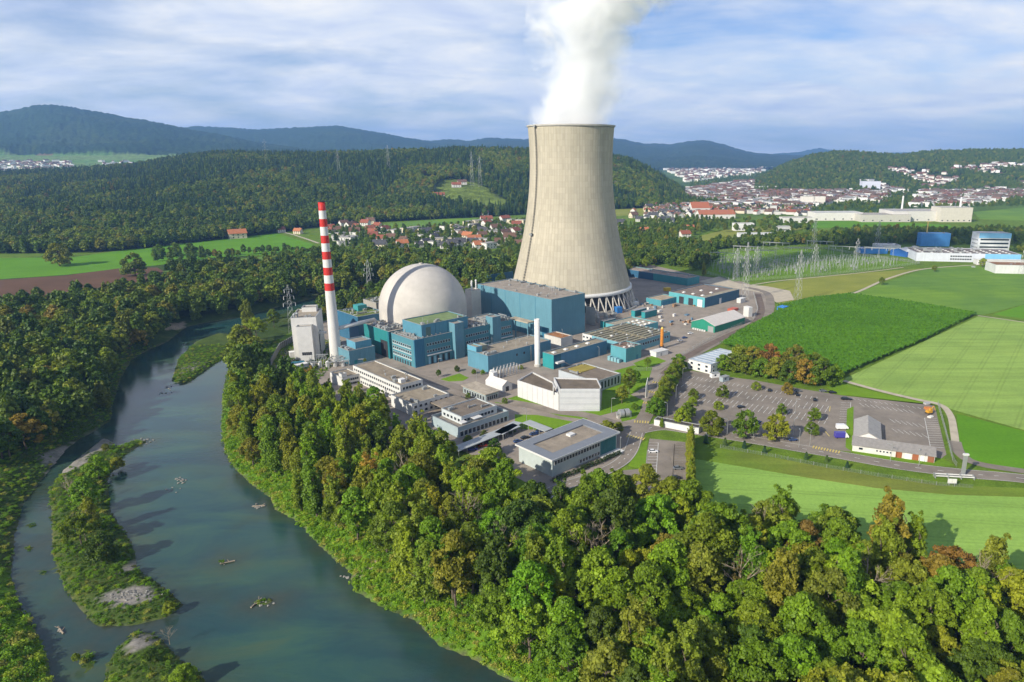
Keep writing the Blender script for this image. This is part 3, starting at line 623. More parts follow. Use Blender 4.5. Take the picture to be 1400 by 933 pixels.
cb2 = N(t, 'ShaderNodeCombineXYZ'); t.links.new(MATH(t, 'FLOOR', MATH(t, 'MULTIPLY', an, 96 / 6.28318)), cb2.inputs[0]); t.links.new(MATH(t, 'FLOOR', MATH(t, 'DIVIDE', s.outputs[2], 4.6)), cb2.inputs[1])
wn = N(t, 'ShaderNodeTexWhiteNoise'); t.links.new(cb2.outputs[0], wn.inputs['Vector'])
c1 = RAMP(t, stk, [(.25, (.375, .335, .26)), (.48, (.42, .38, .295)), (.72, (.465, .425, .335))])
c1 = MIX(t, 1, c1, RAMP(t, wn.outputs['Value'], [(0, (.93,) * 3), (1, (1.06,) * 3)]), 'MULTIPLY')
c1 = MIX(t, 1, c1, RAMP(t, NOISE(t, oc, .03, 5, .6), [(.3, (.90, .90, .88)), (.7, (1.08, 1.07, 1.05))]), 'MULTIPLY')
seam = MATH(t, 'MAXIMUM', RAMP(t, fa, [(0, (1,) * 3), (.16, (0,) * 3)]), MATH(t, 'MULTIPLY', RAMP(t, fz, [(0, (1,) * 3), (.10, (0,) * 3)]), .45))
c1 = MIX(t, MATH(t, 'MULTIPLY', seam, MATH(t, 'MULTIPLY', stk, .95)), c1, (.20, .165, .115, 1))
up = RAMP(t, MATH(t, 'DIVIDE', s.outputs[2], 150.), [(.6, (0,) * 3), (1, (1,) * 3)])
c1 = MIX(t, MATH(t, 'MULTIPLY', up, MATH(t, 'MULTIPLY', RAMP(t, stk, [(.45, (0,) * 3), (.7, (1,) * 3)]), .22)), c1, (.60, .57, .50, 1))
t.links.new(c1, b.inputs['Base Color']); b.inputs['Roughness'].default_value = .9; b.inputs['Specular IOR Level'].default_value = .15
link('shell', mb.mesh('shell', [m], True), tw)
link('rim', MB().lathe([(36.6, 148.6), (37.0, 148.8), (37.0, 150.), (35.2, 150.), (35.2, 148.8)], 96).mesh('rim', [M['concrete']]), tw)
link('ring_beam', MB().lathe([(52.2, 13.8), (53.6, 14.), (53.3, 16.6), (51.8, 16.9), (51., 16.), (51.2, 13.9), (52.2, 13.8)], 144).mesh('ring_beam', [M['white']], True), tw)
NC = 48; cm = None
for i in range(NC):
    a0 = 2 * math.pi * i / NC
    for dlt in (-1, 1):
        a1 = a0 + dlt * math.pi / NC
        if dlt == -1: 
            key = 0
        p0 = Vector((57.5, 0, 0)); q = Vector((52.3 * math.cos(dlt * math.pi / NC), 52.3 * math.sin(dlt * math.pi / NC), 14.1))
        if i == 0: cm = cm or {}; cm[dlt] = MB().tube(p0, q, .62, .55, 8).mesh('column', [surf('column_concrete', (.47, .44, .39), .85)])
        link('column', cm[dlt], tw, (0, 0, 0), a0)
link('basin', MB().lathe([(60, 0), (60, 1.3), (59.4, 1.3), (59.4, .5), (0, .5)], 72).mesh('basin', [M['concrete']]), tw)
link('fill_pack', MB().lathe([(47.5, .6), (48.5, 13.), (0, 13.)], 64).mesh('fill_pack', [M['dark']]), tw)
lad = MB(); la = R(218)
for i in range(len(zz) - 1):
    for k in range(2):
        f0 = i + k * .5; z0_ = np.interp(f0, range(60), zz); r0_ = np.polyval(pz, z0_); z1_ = np.interp(f0 + .36, range(60), zz); r1_ = np.polyval(pz, z1_)
        for da in (-.010, .010):
            p = Vector((r0_ * math.cos(la + da), r0_ * math.sin(la + da), z0_)); q = Vector((r1_ * math.cos(la + da), r1_ * math.sin(la + da), z1_)); n_ = Vector((math.cos(la), math.sin(la), 0))
            lad.tube(p + n_ * .9, q + n_ * .9, .22, .22, 4)
    rz_ = np.polyval(pz, zz[i]); lad.lathe([(rz_ + .2, zz[i]), (rz_ + 1.2, zz[i]), (rz_ + 1.2, zz[i] + .25), (rz_ + .2, zz[i] + .25)], 2, a0=la - .02, a1=la + .02)
link('ladder_cage', lad.mesh('ladder_cage', [M['dark']]), tw)
for zq in (62., 148.):
    rz_ = np.polyval(pz, zq); link('platform', MB().lathe([(rz_ + .1, zq), (rz_ + 2, zq), (rz_ + 2, zq + 1.4), (rz_ + .1, zq + 1.4)], 3, a0=la - .03, a1=la + .05).mesh('platform', [M['metal']]), tw)

# steam
m = bpy.data.materials.new('steam'); m.use_nodes = True; t = m.node_tree; t.nodes.remove(t.nodes['Principled BSDF'])
ge = N(t, 'ShaderNodeTexCoord').outputs['Object']; s = N(t, 'ShaderNodeSeparateXYZ'); t.links.new(ge, s.inputs[0])
tt = MATH(t, 'DIVIDE', s.outputs[2], 112.); t2 = MATH(t, 'POWER', MATH(t, 'MAXIMUM', tt, 0.), 2.0)
xc = MATH(t, 'ADD', MATH(t, 'MULTIPLY', t2, 40.), MATH(t, 'MULTIPLY', MATH(t, 'SINE', MATH(t, 'MULTIPLY', tt, 5.2)), 4.5))
rad = MATH(t, 'ADD', 37., MATH(t, 'SUBTRACT', MATH(t, 'MULTIPLY', t2, 22.), MATH(t, 'MULTIPLY', MATH(t, 'MINIMUM', MATH(t, 'MAXIMUM', tt, 0.), .6), 6.)))
dx = MATH(t, 'SUBTRACT', s.outputs[0], xc); rr_ = MATH(t, 'SQRT', MATH(t, 'ADD', MATH(t, 'MULTIPLY', dx, dx), MATH(t, 'MULTIPLY', s.outputs[1], s.outputs[1])))
edge = MATH(t, 'SUBTRACT', 1., MATH(t, 'DIVIDE', rr_, rad))
nzA = NOISE(t, ge, .026, 7, .64, .9); nzB = NOISE(t, ge, .09, 5, .65)
amp = MATH(t, 'ADD', .65, MATH(t, 'MULTIPLY', MATH(t, 'MAXIMUM', tt, 0.), 2.1))
e2_ = MATH(t, 'ADD', edge, MATH(t, 'ADD', MATH(t, 'MULTIPLY', MATH(t, 'SUBTRACT', nzA, .5), MATH(t, 'MULTIPLY', amp, 1.9)), MATH(t, 'MULTIPLY', MATH(t, 'SUBTRACT', nzB, .5), .55)))
den = MATH(t, 'MULTIPLY', MATH(t, 'POWER', MATH(t, 'MULTIPLY', MATH(t, 'MAXIMUM', MATH(t, 'SUBTRACT', e2_, .04), 0.), 1.6, clamp=True), 1.25), .095)
fade = RAMP(t, MATH(t, 'DIVIDE', s.outputs[2], 260.), [(.0, (1,) * 3), (.40, (.75,) * 3), (1., (.0,) * 3)])
pv = N(t, 'ShaderNodeVolumeScatter'); pv.inputs['Color'].default_value = (.99, .99, .995, 1); pv.inputs['Anisotropy'].default_value = -.25
t.links.new(MATH(t, 'MULTIPLY', den, fade), pv.inputs['Density']); t.links.new(pv.outputs[0], t.nodes['Material Output'].inputs['Volume'])
pm = MB(); prof = []
for i in range(13):
    z = -8 + i * 20.; q = max(z / 112, 0); rr2 = 31 - 6 * min(q, .6) + 15 * q * q; prof.append((40 * q * q, z, 35. if z < 1 else min(rr2 * (1.4 + .35 * q), 115)))
nn = 20; vs_ = []; fs_ = []
for xo, z, r in prof: vs_ += [(xo + r * math.cos(2 * math.pi * i / nn), r * math.sin(2 * math.pi * i / nn), z) for i in range(nn)]
for j in range(len(prof) - 1): fs_ += [(j * nn + i, j * nn + (i + 1) % nn, (j + 1) * nn + (i + 1) % nn, (j + 1) * nn + i) for i in range(nn)]
fs_ += [tuple(range(nn - 1, -1, -1)), tuple((len(prof) - 1) * nn + i for i in range(nn))]
pm.add(vs_, fs_); stm = link('steam_plume', pm.mesh('steam_plume', [m]), None, (TX, TY, 150)); tag(stm, 'white steam plume rising and drifting right from the cooling tower', 'steam', None, 'stuff')

# ------------------------------------------------------------------ chimney, dome, stack
CHX, CHY, _ = G(460, 492)
ch = thing('chimney', 'tall tapering chimney with red and white bands at its top', 'chimney', (CHX, CHY, 0))
zb_ = [99.6, 94.4, 89.4, 84.7, 79.4, 74.7, 69.6, 64.8, 59.8, 55.0, 50.0, 45.3]
cr = lambda z: 3.75 - 1.75 * (z / 99.6) ** .9
M['red'] = surf('red_paint', (.52, .030, .022), .55, .1, .3); M['chimwhite'] = surf('pale_concrete', (.62, .60, .56), .85, .08, .2)
link('shaft', MB().lathe([(cr(z), z) for z in np.linspace(0, 45.3, 12)], 32).mesh('shaft', [M['chimwhite']], True), ch)
for i in range(11):
    z1, z0 = zb_[i], zb_[i + 1]; pr = [(cr(z0) + .02, z0), (cr(z1) + .02, z1)]
    if i == 0: pr += [(cr(z1) - .5, z1), (cr(z1) - .5, z1 - 3)]
    link('red_band' if i % 2 == 0 else 'white_band', MB().lathe(pr, 32).mesh('band', [M['red'] if i % 2 == 0 else M['white']], True), ch)
link('rim', MB().lathe([(2.05, 99.4), (2.25, 99.5), (2.25, 100), (1.6, 100)], 32).mesh('rim', [M['dark']]), ch)
p0, p1 = Vector((2.8, 1.2, 20.5)), Vector(G(512, 437, 20)) - Vector((CHX, CHY, 0)); dd = MB().tube(p0, p1, 1.25, 1.25, 12); dd.tube(p1, p1 - Vector((0, 0, 5)), 1.25, 1.25, 12)
link('flue_duct', dd.mesh('flue_duct', [M['chimwhite']], True), ch)

DX, DY, DR, DZ = -106.7, 475.5, 30.4, 23.2
do = thing('reactor_dome', 'large smooth pale containment dome beside the striped chimney', 'dome', (DX, DY, 0))
m, t, b = newmat('dome_concrete'); oc = N(t, 'ShaderNodeTexCoord').outputs['Object']; s = N(t, 'ShaderNodeSeparateXYZ'); t.links.new(oc, s.inputs[0])
fz = MATH(t, 'FRACT', MATH(t, 'DIVIDE', s.outputs[2], 2.2)); an = MATH(t, 'ARCTAN2', s.outputs[1], s.outputs[0])
fz_line = RAMP(t, fz, [(0, (.965,) * 3), (.08, (1,) * 3)])
cbn = N(t, 'ShaderNodeCombineXYZ'); t.links.new(MATH(t, 'FLOOR', MATH(t, 'MULTIPLY', an, 48 / 6.283)), cbn.inputs[0]); t.links.new(MATH(t, 'FLOOR', MATH(t, 'DIVIDE', s.outputs[2], 2.2)), cbn.inputs[1])
wn = N(t, 'ShaderNodeTexWhiteNoise'); t.links.new(cbn.outputs[0], wn.inputs['Vector'])
c1 = MIX(t, 1, MIX(t, 1, (.50, .465, .415, 1), fz_line, 'MULTIPLY'), RAMP(t, wn.outputs['Value'], [(0, (.965,) * 3), (1, (1.02,) * 3)]), 'MULTIPLY')
c1 = MIX(t, 1, c1, RAMP(t, NOISE(t, oc, .09, 7, .68), [(.3, (.86,) * 3), (.7, (1.08,) * 3)]), 'MULTIPLY')
t.links.new(c1, b.inputs['Base Color']); b.inputs['Roughness'].default_value = .7
pr = [(DR, 0), (DR, DZ)] + [(DR * math.cos(a), DZ + DR * math.sin(a)) for a in np.linspace(.04, math.pi / 2 - .001, 40)]
link('shell', MB().lathe(pr, 128).mesh('shell', [m], True), do)
link('vent_cap', MB().lathe([(1.3, DZ + DR - .3), (1.3, DZ + DR + .7), (0.01, DZ + DR + .9)], 16).mesh('vent_cap', [M['concrete']]), do)
sw_ = thing('stair_tower', 'pale concrete block with vents between dome and turbine hall', 'building', G(646, 446, 0), R(45))
bldshell(sw_, 0, 9, 0, 8, 0, 27, (.62, .58, .50), GREYROOF, 'render')
for x, y in ((2, 2), (4.5, 5), (7, 3)): link('roof_vent', MB().tube((x, y, 27), (x, y, 32 + x * .3), .55, .55, 8).tube((x, y, 32 + x * .3), (x, y, 32.8 + x * .3), .9, .4, 8).mesh('roof_vent', [M['white']]), sw_)

s2 = G(735, 501); st = thing('vent_stack', 'slim plain white vent stack in front of turbine hall', 'chimney', s2)
link('shaft', MB().lathe([(1.75, 0), (1.65, 30.2), (1.25, 30.2), (1.25, 28)], 24).mesh('shaft', [M['white']], True), st)
link('base', MB().lathe([(2.2, 0), (2.2, 1.2), (1.7, 1.6)], 24).mesh('base', [M['concrete']]), st)

# ------------------------------------------------------------------ main blue buildings
r, a, b_, h = bld('turbine_hall', 'tall light blue turbine hall in front of the cooling tower', (659, 387.5), (754, 410), (800.5, 401), 462, BLUE, h=29.5)
for u in span(8, b_ - 8, 1): pass
gear(r, 'duct', [(b_ - 3 - i * 0, a * (.12 + .13 * i)) for i in range(7)], h, 1.1); rgear(r, 2, b_, 2, a, h, 26, ('vent', 'vent', 'unit'))
for k in range(4): pbox(r, 'wall_joint', -.12, .0, a * (.2 + .2 * k), a * (.2 + .2 * k) + .35, .2, h + .3, 'paint', (.06, .20, .28))
pbox(r, 'gate', -.15, 0, a * .05, a * .05 + 6, 0, 8, 'clad', DBLUE)

r, a, b_, h = bld('service_building', 'four-storey blue service building with window bands and two stair towers', (531, 456), (565, 465.5), (702, 437), 503, (.075, .225, .270))
OA, OB, OH, OR = a, b_, h, r
wins(r, 'L', span(4, a - 2, 9), (4.6, 8.2, 11.8), 1.5, 1.4)
for z in (4.2, 7.8, 11.4): pbox(r, 'band', -.06, 0, 3, a - 1, z - .35, z - .05, 'white')
for i in range(7): pbox(r, 'door', -.08, 0, 4 + i * 3, 5.5 + i * 3, .1, 2.6, 'dark')
wins(r, 'R', span(10, 26, 9), (7.6, 12.0), 1.2, 1.5); wins(r, 'R', span(40, 57, 10), (7.6, 12.), 1.2, 1.5); wins(r, 'R', span(66, b_ - 2, 7), (7.6, 12.), 1.2, 1.5)
for x0, x1 in ((9, 27), (39, 58), (65, b_ - .5)): pbox(r, 'balcony', x0, x1, -1.6, 0, 5.9, 6.3, 'white')
for i in range(8): pbox(r, 'bay_door', 10 + i * 2.1, 11.4 + i * 2.1, -.1, 0, .1, 4.6, 'dark' if i % 2 else 'paint', (.25, .45, .55))
for i in range(3): pbox(r, 'bay_door', 40 + i * 5, 43.6 + i * 5, -.1, 0, .1, 5, 'dark')
for x0, zt in ((28.6, 23.), (59., 22.)):
    bldshell(r, x0, x0 + 7., -3.2, 4., 0, zt, BLUE, GREYROOF, 'clad', .5, names=('stair_tower', 'tower_roof'))
pbox(r, 'corner_pier', -.0, 7, -1.0, 0, 0, h + .5, 'clad', DBLUE)
rgear(r, 1, 26, 1, a - 1, h, 26, ('unit', 'vent', 'duct', 'duct')); rgear(r, 36, b_, 1, 12, h, 34, ('unit', 'duct', 'vent', 'duct')); rgear(r, 60, b_, 2, 16, h, 18, ('duct', 'unit'), 1.5)
for k in range(7): pbox(r, 'roof_pipe', 2 + 3.2 * k, 2.4 + 3.2 * k, 2, a - 3, h + .5, h + .9, 'metal')
for k in range(5): pbox(r, 'pipe_gantry', 60 + 4 * k, 60.5 + 4 * k, 3, 12, h + 2.6, h + 3.1, 'metal')

r, a, b_, h = bld('green_roofed_block', 'blue block with moss green roof in front of the dome', (547, 437.5), (576, 445), (645, 434), None, (.085, .24, .32), (.17, .235, .10), h=25.)
gear(r, 'mast', [(3, 3), (b_ - 4, 2)], h); rgear(r, 1, b_, 1, 5, h, 8, ('vent', 'unit')); pbox(r, 'shutter', 3, 6.5, -.12, 0, 17.5, 23, 'paint', (.10, .16, .14))
for k in range(3): pbox(r, 'wall_joint', 10 + 9 * k, 10.3 + 9 * k, -.1, 0, 15, h + .3, 'paint', (.04, .14, .2))

r, a, b_, h = bld('gate_building', 'dark teal windowless block with tall dark gateway', (489.5, 443.5), (532, 454), (574, 442), 491, (.025, .205, .210))
pbox(r, 'gateway', -.12, 0, 3.0, 11.5, 0, 11, 'dark'); pbox(r, 'gate_frame', -.2, 0, 11.5, 12, 0, 11.4, 'paint', DTEAL); pbox(r, 'pilaster', -.5, 0, 0, 1.6, 0, h + .5, 'clad', (.02, .16, .2))
rgear(r, 1, b_, 1, a, h, 40, ('unit', 'duct', 'vent')); gear(r, 'unit', [(2, 6), (3, 10), (2, 15)], h, 1.5)
r2 = thing('rear_block', 'dark blue block with grass-grown roof behind the chimney', 'building', G(492, 470, 0), R(45))
bldshell(r2, 0, 22, 0, 30, 0, 18.5, (.035, .13, .22), (.12, .16, .03)); rgear(r2, 1, 21, 1, 29, 18.5, 14); pbox(r2, 'penthouse', 10, 17, 18, 25, 18.5, 22.5, 'clad', TEAL); pbox(r2, 'roof_walkway', .5, 21.5, 9, 9.8, 18.5, 18.65, 'white')
r3 = thing('roof_plant_block', 'low grey block crowded with pipes left of the dome', 'building', G(520, 445, 0), R(45))
bldshell(r3, 0, 22, 4, 24, 0, 16.5, (.30, .28, .24), (.16, .15, .05), 'render'); rgear(r3, 1, 21, 5, 23, 16.5, 22, ('unit', 'duct', 'vent', 'vent'))

r, a, b_, h = bld('pump_building', 'small light blue building at the foot of the chimney', (461, 474), (477, 480.5), (509, 472), 500, BLUE)
bldshell(r, b_ * .35, b_ * .98, 3, a - 1, h, h + 4, (.11, .31, .42), GREYROOF, names=('penthouse', 'penthouse_roof')); gear(r, 'unit', [(1.8, 3), (2.2, 7), (1.6, 11)], h, 1.2)
pbox(r, 'door', 3, 5, -.08, 0, 0, 2.6, 'paint', DTEAL)

# white tall building left of the chimney, square-on to the camera
wx = Vector(G(396, 435, 27.7)); wy = Vector(G(431, 433, 27.7)); an = math.atan2((wy - wx).y, (wy - wx).x) - .06
wr = thing('boiler_house', 'tall white windowless block left of the striped chimney', 'building', (wx.x + .5, wx.y, 0), an)
wl = (wy - wx).length
bldshell(wr, 0, wl, 0, 26, 0, 27.2, WHITE, (.33, .28, .21), 'render'); bldshell(wr, 3.6, 12.6, -5, 0, 0, 22.5, WHITE, GREYROOF, 'render', names=('front_block', 'front_roof'))
bldshell(wr, 4, 13, 18, 25.5, 27.2, 29.8, WHITE, GREYROOF, 'render', names=('penthouse', 'penthouse_roof'))
for i in range(5): pbox(wr, 'louvre', 5.6 + i * 1.2, 6.6 + i * 1.2, -5.1, -5.0, 4.2, 6.2, 'dark')
gear(wr, 'vent', [(2, 2), (3.4, 4)], 27.2, 2.); gear(wr, 'unit', [(9, 2), (11, 3)], 27.2); pbox(wr, 'pipe_bridge', wl, wl + 4.5, 6, 7.4, 15, 16.2, 'white')
link('drain_pipe', MB().tube((wl + .3, 4, 0), (wl + .3, 4, 12), .25, .25, 6).tube((wl + .3, 4, 12), (wl + .3, 9, 17), .25, .25, 6).mesh('drain_pipe', [M['dark']]), wr)

r, a, b_, h = bld('transformer_building', 'long light blue flat-roofed building with stepped corner before the stair towers', (641, 477.5), (667, 487), (760, 467), 510, (.10, .25, .33), (.30, .255, .19))
bldshell(r, 0, 4.5, a - 9, a, h, h + 3.2, (.12, .34, .45), (.33, .30, .2), names=('upper_block', 'upper_roof')); bldshell(r, 4.5, 10, a - 7, a, h, h + 2.6, (.25, .27, .20), (.3, .27, .2), names=('upper_block', 'upper_roof'))
gear(r, 'unit', [(2, 2.4), (4.6, 2), (2.2, 5.5), (7, 3)], h, 1.3); rgear(r, 12, b_, 2, a, h, 9, ('vent', 'mast'))
for x in (22, 28, 39): pbox(r, 'louvre', x, x + 1.3, -.08, 0, 6, 7.4, 'dark')
pbox(r, 'drain_pipe', 34, 34.4, -.4, 0, 0, h, 'metal')
r, a, b_, h = bld('switchgear_building', 'long low blue building with teal gable end and roof skylights', (739, 482.5), (757, 486), (830, 466), 505.5, (.075, .20, .30), (.27, .235, .17))
pbox(r, 'gable_cladding', -.15, 0, .0, a, 0, h + .5, 'clad', (.03, .26, .27)); pbox(r, 'corner_cladding', 0, 6, -.15, 0, 0, h + .5, 'clad', (.012, .10, .15)); gear(r, 'skylight', [(5 + 10 * i, a * .5) for i in range(4)], h, 1.2)
pbox(r, 'balcony', 1.2, 7, -2.4, -.15, 3.6, 4.6, 'white'); link('stair', MB().tube((7, -1.6, 3.8), (13, -1.6, .2), .35, .35, 4).mesh('stair', [M['metal']]), r)
r, a, b_, h = bld('white_control_block', 'small white block with rusty gravel roof beside turbine hall', (748, 456), (767, 463), (779, 458), 468, OFFW, (.36, .16, .06), h=7.5, mat='render')
gear(r, 'mast', [(6, 5)], h, 1.2)
cb_ = thing('crane_canopy', 'brown canopy roof on posts against the turbine hall', 'canopy', G(722, 472), R(45))
link('roof', MB().box(0, 6, 0, 20, 15.2, 16).mesh('roof', [M['gravelroof']]), cb_, color=(.42, .36, .26))
for x, y in ((.5, .5), (5.5, .5), (.5, 19.5), (5.5, 19.5)): pbox(cb_, 'post', x - .3, x + .3, y - .3, y + .3, 0, 15.2, 'paint', BLUE)

r, a, b_, h = bld('teal_cube_building', 'boxy light teal building with flat roof near the fence', (832, 472.5), (856, 477), (882, 472), 496, (.095, .30, .34), (.20, .13, .09))
rgear(r, 1, b_, 1, a, h, 6); pbox(r, 'door', b_ - 5, b_ - 3, -.1, 0, 0, 3, 'paint', (.05, .2, .28)); gear(r, 'skylight', [(3, 4), (7, 3)], h, .8)
for i in range(4): pbox(r, 'transformer_box', -4.2, -1.8, 2 + i * 2.6, 4 + i * 2.6, 0, 2.4 + .4 * (i % 2), 'paint', (.20, .38, .42))
r, a, b_, h = bld('workshop', 'wide low workshop with ribbed greenish-brown roof', (804, 454), (857, 471), (917, 454), None, (.16, .36, .42), (.27, .25, .18), h=7.)
for i in range(9): pbox(r, 'roof_ridge', .8, b_ - .8, 2 + i * (a - 4) / 9, 3 + i * (a - 4) / 9, h, h + .75, 'gravelroof', (.255, .24, .175) if i % 2 else (.28, .25, .18))
pbox(r, 'link_roof', b_ * .45, b_ * .49, .6, a - .6, h, h + 1.1, 'gravelroof', (.18, .16, .11))
rgear(r, 1, b_, 1, a, h + .6, 16, ('vent', 'skylight', 'unit'), .8); wins(r, 'R', span(4, b_ - 3, 16), (3.2,), 1.6, 1.6); pbox(r, 'white_gable', -.2, 0, a - 9, a, 0, h + .5, 'paint', WHITE)
wins(r, 'L', span(a - 8, a - 1.5, 3), (1.2, 4.2), 1.6, 1.3, off=-.2)
r, a, b_, h = bld('low_shed', 'low teal-walled shed with white roof lights behind the workshop', (823, 443), (864, 450), (898, 440), None, (.10, .36, .40), (.33, .30, .23), h=6.)
gear(r, 'skylight', [(4 + 5 * i, 3 + 6 * j) for i in range(5) for j in range(3)], h, 1.1)
for i, (px_, py_) in enumerate(((826, 449), (868, 434), (882, 436))):
    c_ = thing('container', ('dark teal container at the workshop corner', 'dark teal container on the yard, hindmost of three', 'dark teal container on the yard, beside the striped mast')[i], 'container', G(px_, py_), R(45)); L_ = 15 if i else 13
    c_['group'] = 'teal site containers'
    link('body', MB().box(0, L_, 0, 4, .15, 5.2).mesh('body', [M['clad']]), c_, color=DTEAL); link('roof', MB().box(-.1, L_ + .1, -.1, 4.1, 5.2, 5.4).mesh('roof', [M['metal']]), c_)
    pbox(c_, 'door', -.06, 0, .4, 3.6, .3, 4.6, 'paint', (.03, .25, .27))

r, a, b_, h = bld('repair_shop', 'blue workshop with brown roof and two dark gateways', (915, 399), (964, 407.5), (1012, 396), 421, (.035, .12, .19), (.20, .155, .125))
pbox(r, 'gable_cladding', -.15, 0, 0, a, 0, h + .5, 'clad', (.10, .36, .40))
for y in (12, 22): pbox(r, 'gateway', -.3, -.15, y, y + 5, 0, 6.2, 'dark')
pbox(r, 'white_gate', -.3, -.15, 2.5, 7.5, 0, 6.4, 'white'); pbox(r, 'white_gate', 22, 25, -.2, 0, 0, 5, 'white'); gear(r, 'skylight', [(8, 8), (8, 18), (8, 28), (24, 10), (26, 22), (42, 16)], h, 1.3)
pbox(r, 'roof_strip', .5, b_ - .5, .5, 6, h, h + .5, 'gravelroof', (.30, .27, .2))
r, a, b_, h = bld('turbine_store', 'long teal store building beyond the cooling tower', (858, 366), (940, 381), (956, 377.5), 391, (.045, .24, .27), (.32, .25, .20))
pbox(r, 'dark_panel', -.2, 0, a * .5, a, 0, h + .5, 'clad', (.03, .11, .2)); rgear(r, 1, b_, 2, a, h, 10)
r, a, b_, h = bld('low_store', 'low teal flat-roofed store with sandy roof on the yard', (882, 407.5), (904, 411), (926, 405.5), 419, (.075, .28, .33), (.38, .31, .22))
for i in range(5): pbox(r, 'gate', 2 + i * 4, 5 + i * 4, -.1, 0, 0, 3.6, 'paint', (.06, .2, .32))

def gable(root, x0, x1, y0, y1, he, hr, wall, roof, wm='render', rm='tile', axis='x', ov=.5, th=.3, names=('wall', 'roof')):
    """gabled volume; ridge along local x (axis 'x') or y"""
    mb = MB(); rb = MB()
    if axis == 'x':
        ym = (y0 + y1) / 2
        mb.add([(x0, y0, 0), (x1, y0, 0), (x1, y1, 0), (x0, y1, 0), (x0, y0, he), (x1, y0, he), (x1, y1, he), (x0, y1, he), (x0, ym, hr), (x1, ym, hr)], [(0, 1, 5, 4), (2, 3, 7, 6), (1, 2, 6, 9, 5), (3, 0, 4, 8, 7)])
        sl = (hr - he) / (ym - y0); e = he - ov * sl
        for sg, ya in ((1, y0 - ov), (-1, y1 + ov)):
            q = [(x0 - ov, ya, e + .02), (x1 + ov, ya, e + .02), (x1 + ov, ym, hr + .02), (x0 - ov, ym, hr + .02)]; v8 = q + [(a_, b2, c_ + th) for a_, b2, c_ in q]
            rb.add(v8, [(3, 2, 1, 0), (4, 5, 6, 7), (0, 1, 5, 4), (1, 2, 6, 5), (2, 3, 7, 6), (3, 0, 4, 7)])
    else:
        xm = (x0 + x1) / 2
        mb.add([(x0, y0, 0), (x1, y0, 0), (x1, y1, 0), (x0, y1, 0), (x0, y0, he), (x1, y0, he), (x1, y1, he), (x0, y1, he), (xm, y0, hr), (xm, y1, hr)], [(1, 2, 6, 5), (3, 0, 4, 7), (0, 1, 5, 8, 4), (2, 3, 7, 9, 6)])
        sl = (hr - he) / (xm - x0); e = he - ov * sl
        for xa in (x0 - ov, x1 + ov):
            q = [(xa, y0 - ov, e + .02), (xm, y0 - ov, hr + .02), (xm, y1 + ov, hr + .02), (xa, y1 + ov, e + .02)]; v8 = q + [(a_, b2, c_ + th) for a_, b2, c_ in q]
            rb.add(v8, [(3, 2, 1, 0), (4, 5, 6, 7), (0, 1, 5, 4), (1, 2, 6, 5), (2, 3, 7, 6), (3, 0, 4, 7)])
    link(names[0], mb.mesh('wall', [M[wm]]), root, color=wall); link(names[1], rb.mesh('roof', [M[rm]]), root, color=roof)
gh = thing('green_hall', 'green shed with wide pale gabled roof near the fence', 'building', G(977, 455.5), R(45))
gable(gh, 0, 41, 0, 21, 5.2, 9., (.02, .22, .14), (.58, .53, .48), 'clad', 'paint'); pbox(gh, 'door', -.12, 0, 1.2, 6, 0, 4.4, 'metal')
for i in range(6): link('container_bin', MB().tube((-2, 7.5 + i * 2, 0), (-2, 7.5 + i * 2, 1.2), .7, .8, 8).mesh('container_bin', [M['white']]), gh)
sf = thing('striped_mast', 'orange construction rig standing beside the workshop', 'rig', G(904.5, 477))
mb = MB()
for i in range(9): mb.tube((0, 0, 2 + i * 1.35), (0, 0, 3.2 + i * 1.35), 1.0, 1.15, 12)
link('auger', mb.mesh('auger', [surf('orange_paint', (.62, .25, .04), .5)]), sf); link('cap', MB().tube((0, 0, 14), (0, 0, 15.2), .9, .5, 10).mesh('cap', [M['lineY']]), sf); pbox(sf, 'base', -1.6, 1.6, -1.4, 1.4, 0, 2, 'dark')
wc = thing('site_container', 'white container on grass beside the orange rig', 'container', G(897, 489), R(38)); link('body', MB().box(0, 11, 0, 6, .1, 3.2).mesh('body', [M['white']]), wc); link('roof', MB().box(-.15, 11.15, -.15, 6.15, 3.2, 3.45).mesh('roof', [M['white']]), wc); pbox(wc, 'door', 4, 5.2, -.06, 0, .2, 2.4, 'metal')

# ------------------------------------------------------------------ white and grey buildings in front
hexp = [G(765, 562.5), G(820, 562.5), G(829, 549), G(815, 517, 0), G(760, 517, 0)]
vh = hz(790, 563, 532.5)
vb = thing('visitor_building', 'white ribbed angular visitor building with brown flat roof', 'building', G(765, 562.5)); o_ = Vector(G(765, 562.5))
P2 = [(Vector(G(a, b2, 0)) - o_) for a, b2 in ((765, 562.5), (820, 562.5))]
q1 = Vector(G(815, 517.5, vh)) - o_; q0 = Vector(G(757, 516, vh)) - o_
poly = [(P2[0].x, P2[0].y), (P2[1].x, P2[1].y), (P2[1].x + .8, P2[1].y + 3), (q1.x + .5, q1.y), (q0.x, q0.y)]
def polyshell(root, poly, h, wall, roof, mat, par=.8, th=.4, names=('wall', 'roof')):
    n = len(poly); cx_, cy_ = np.mean(poly, 0); mb = MB()
    for i in range(n):
        a, b2 = Vector(poly[i]), Vector(poly[(i + 1) % n]); d = (b2 - a).normalized(); nrm = Vector((-d.y, d.x))
        mb.prism([tuple(a), tuple(b2), tuple(b2 + nrm * th - d * th * .3), tuple(a + nrm * th + d * th * .3)], 0, h + par)
    link(names[0], mb.mesh('wall', [M[mat]]), root, color=wall)
    ip = [tuple(Vector(p) + (Vector((cx_, cy_)) - Vector(p)) * .015) for p in poly]; link(names[1], MB().prism(ip, h - .4, h).mesh('roof', [M['gravelroof']]), root, color=roof)
polyshell(vb, poly, vh - .8, (.58, .585, .585), (.17, .135, .10), 'clad')
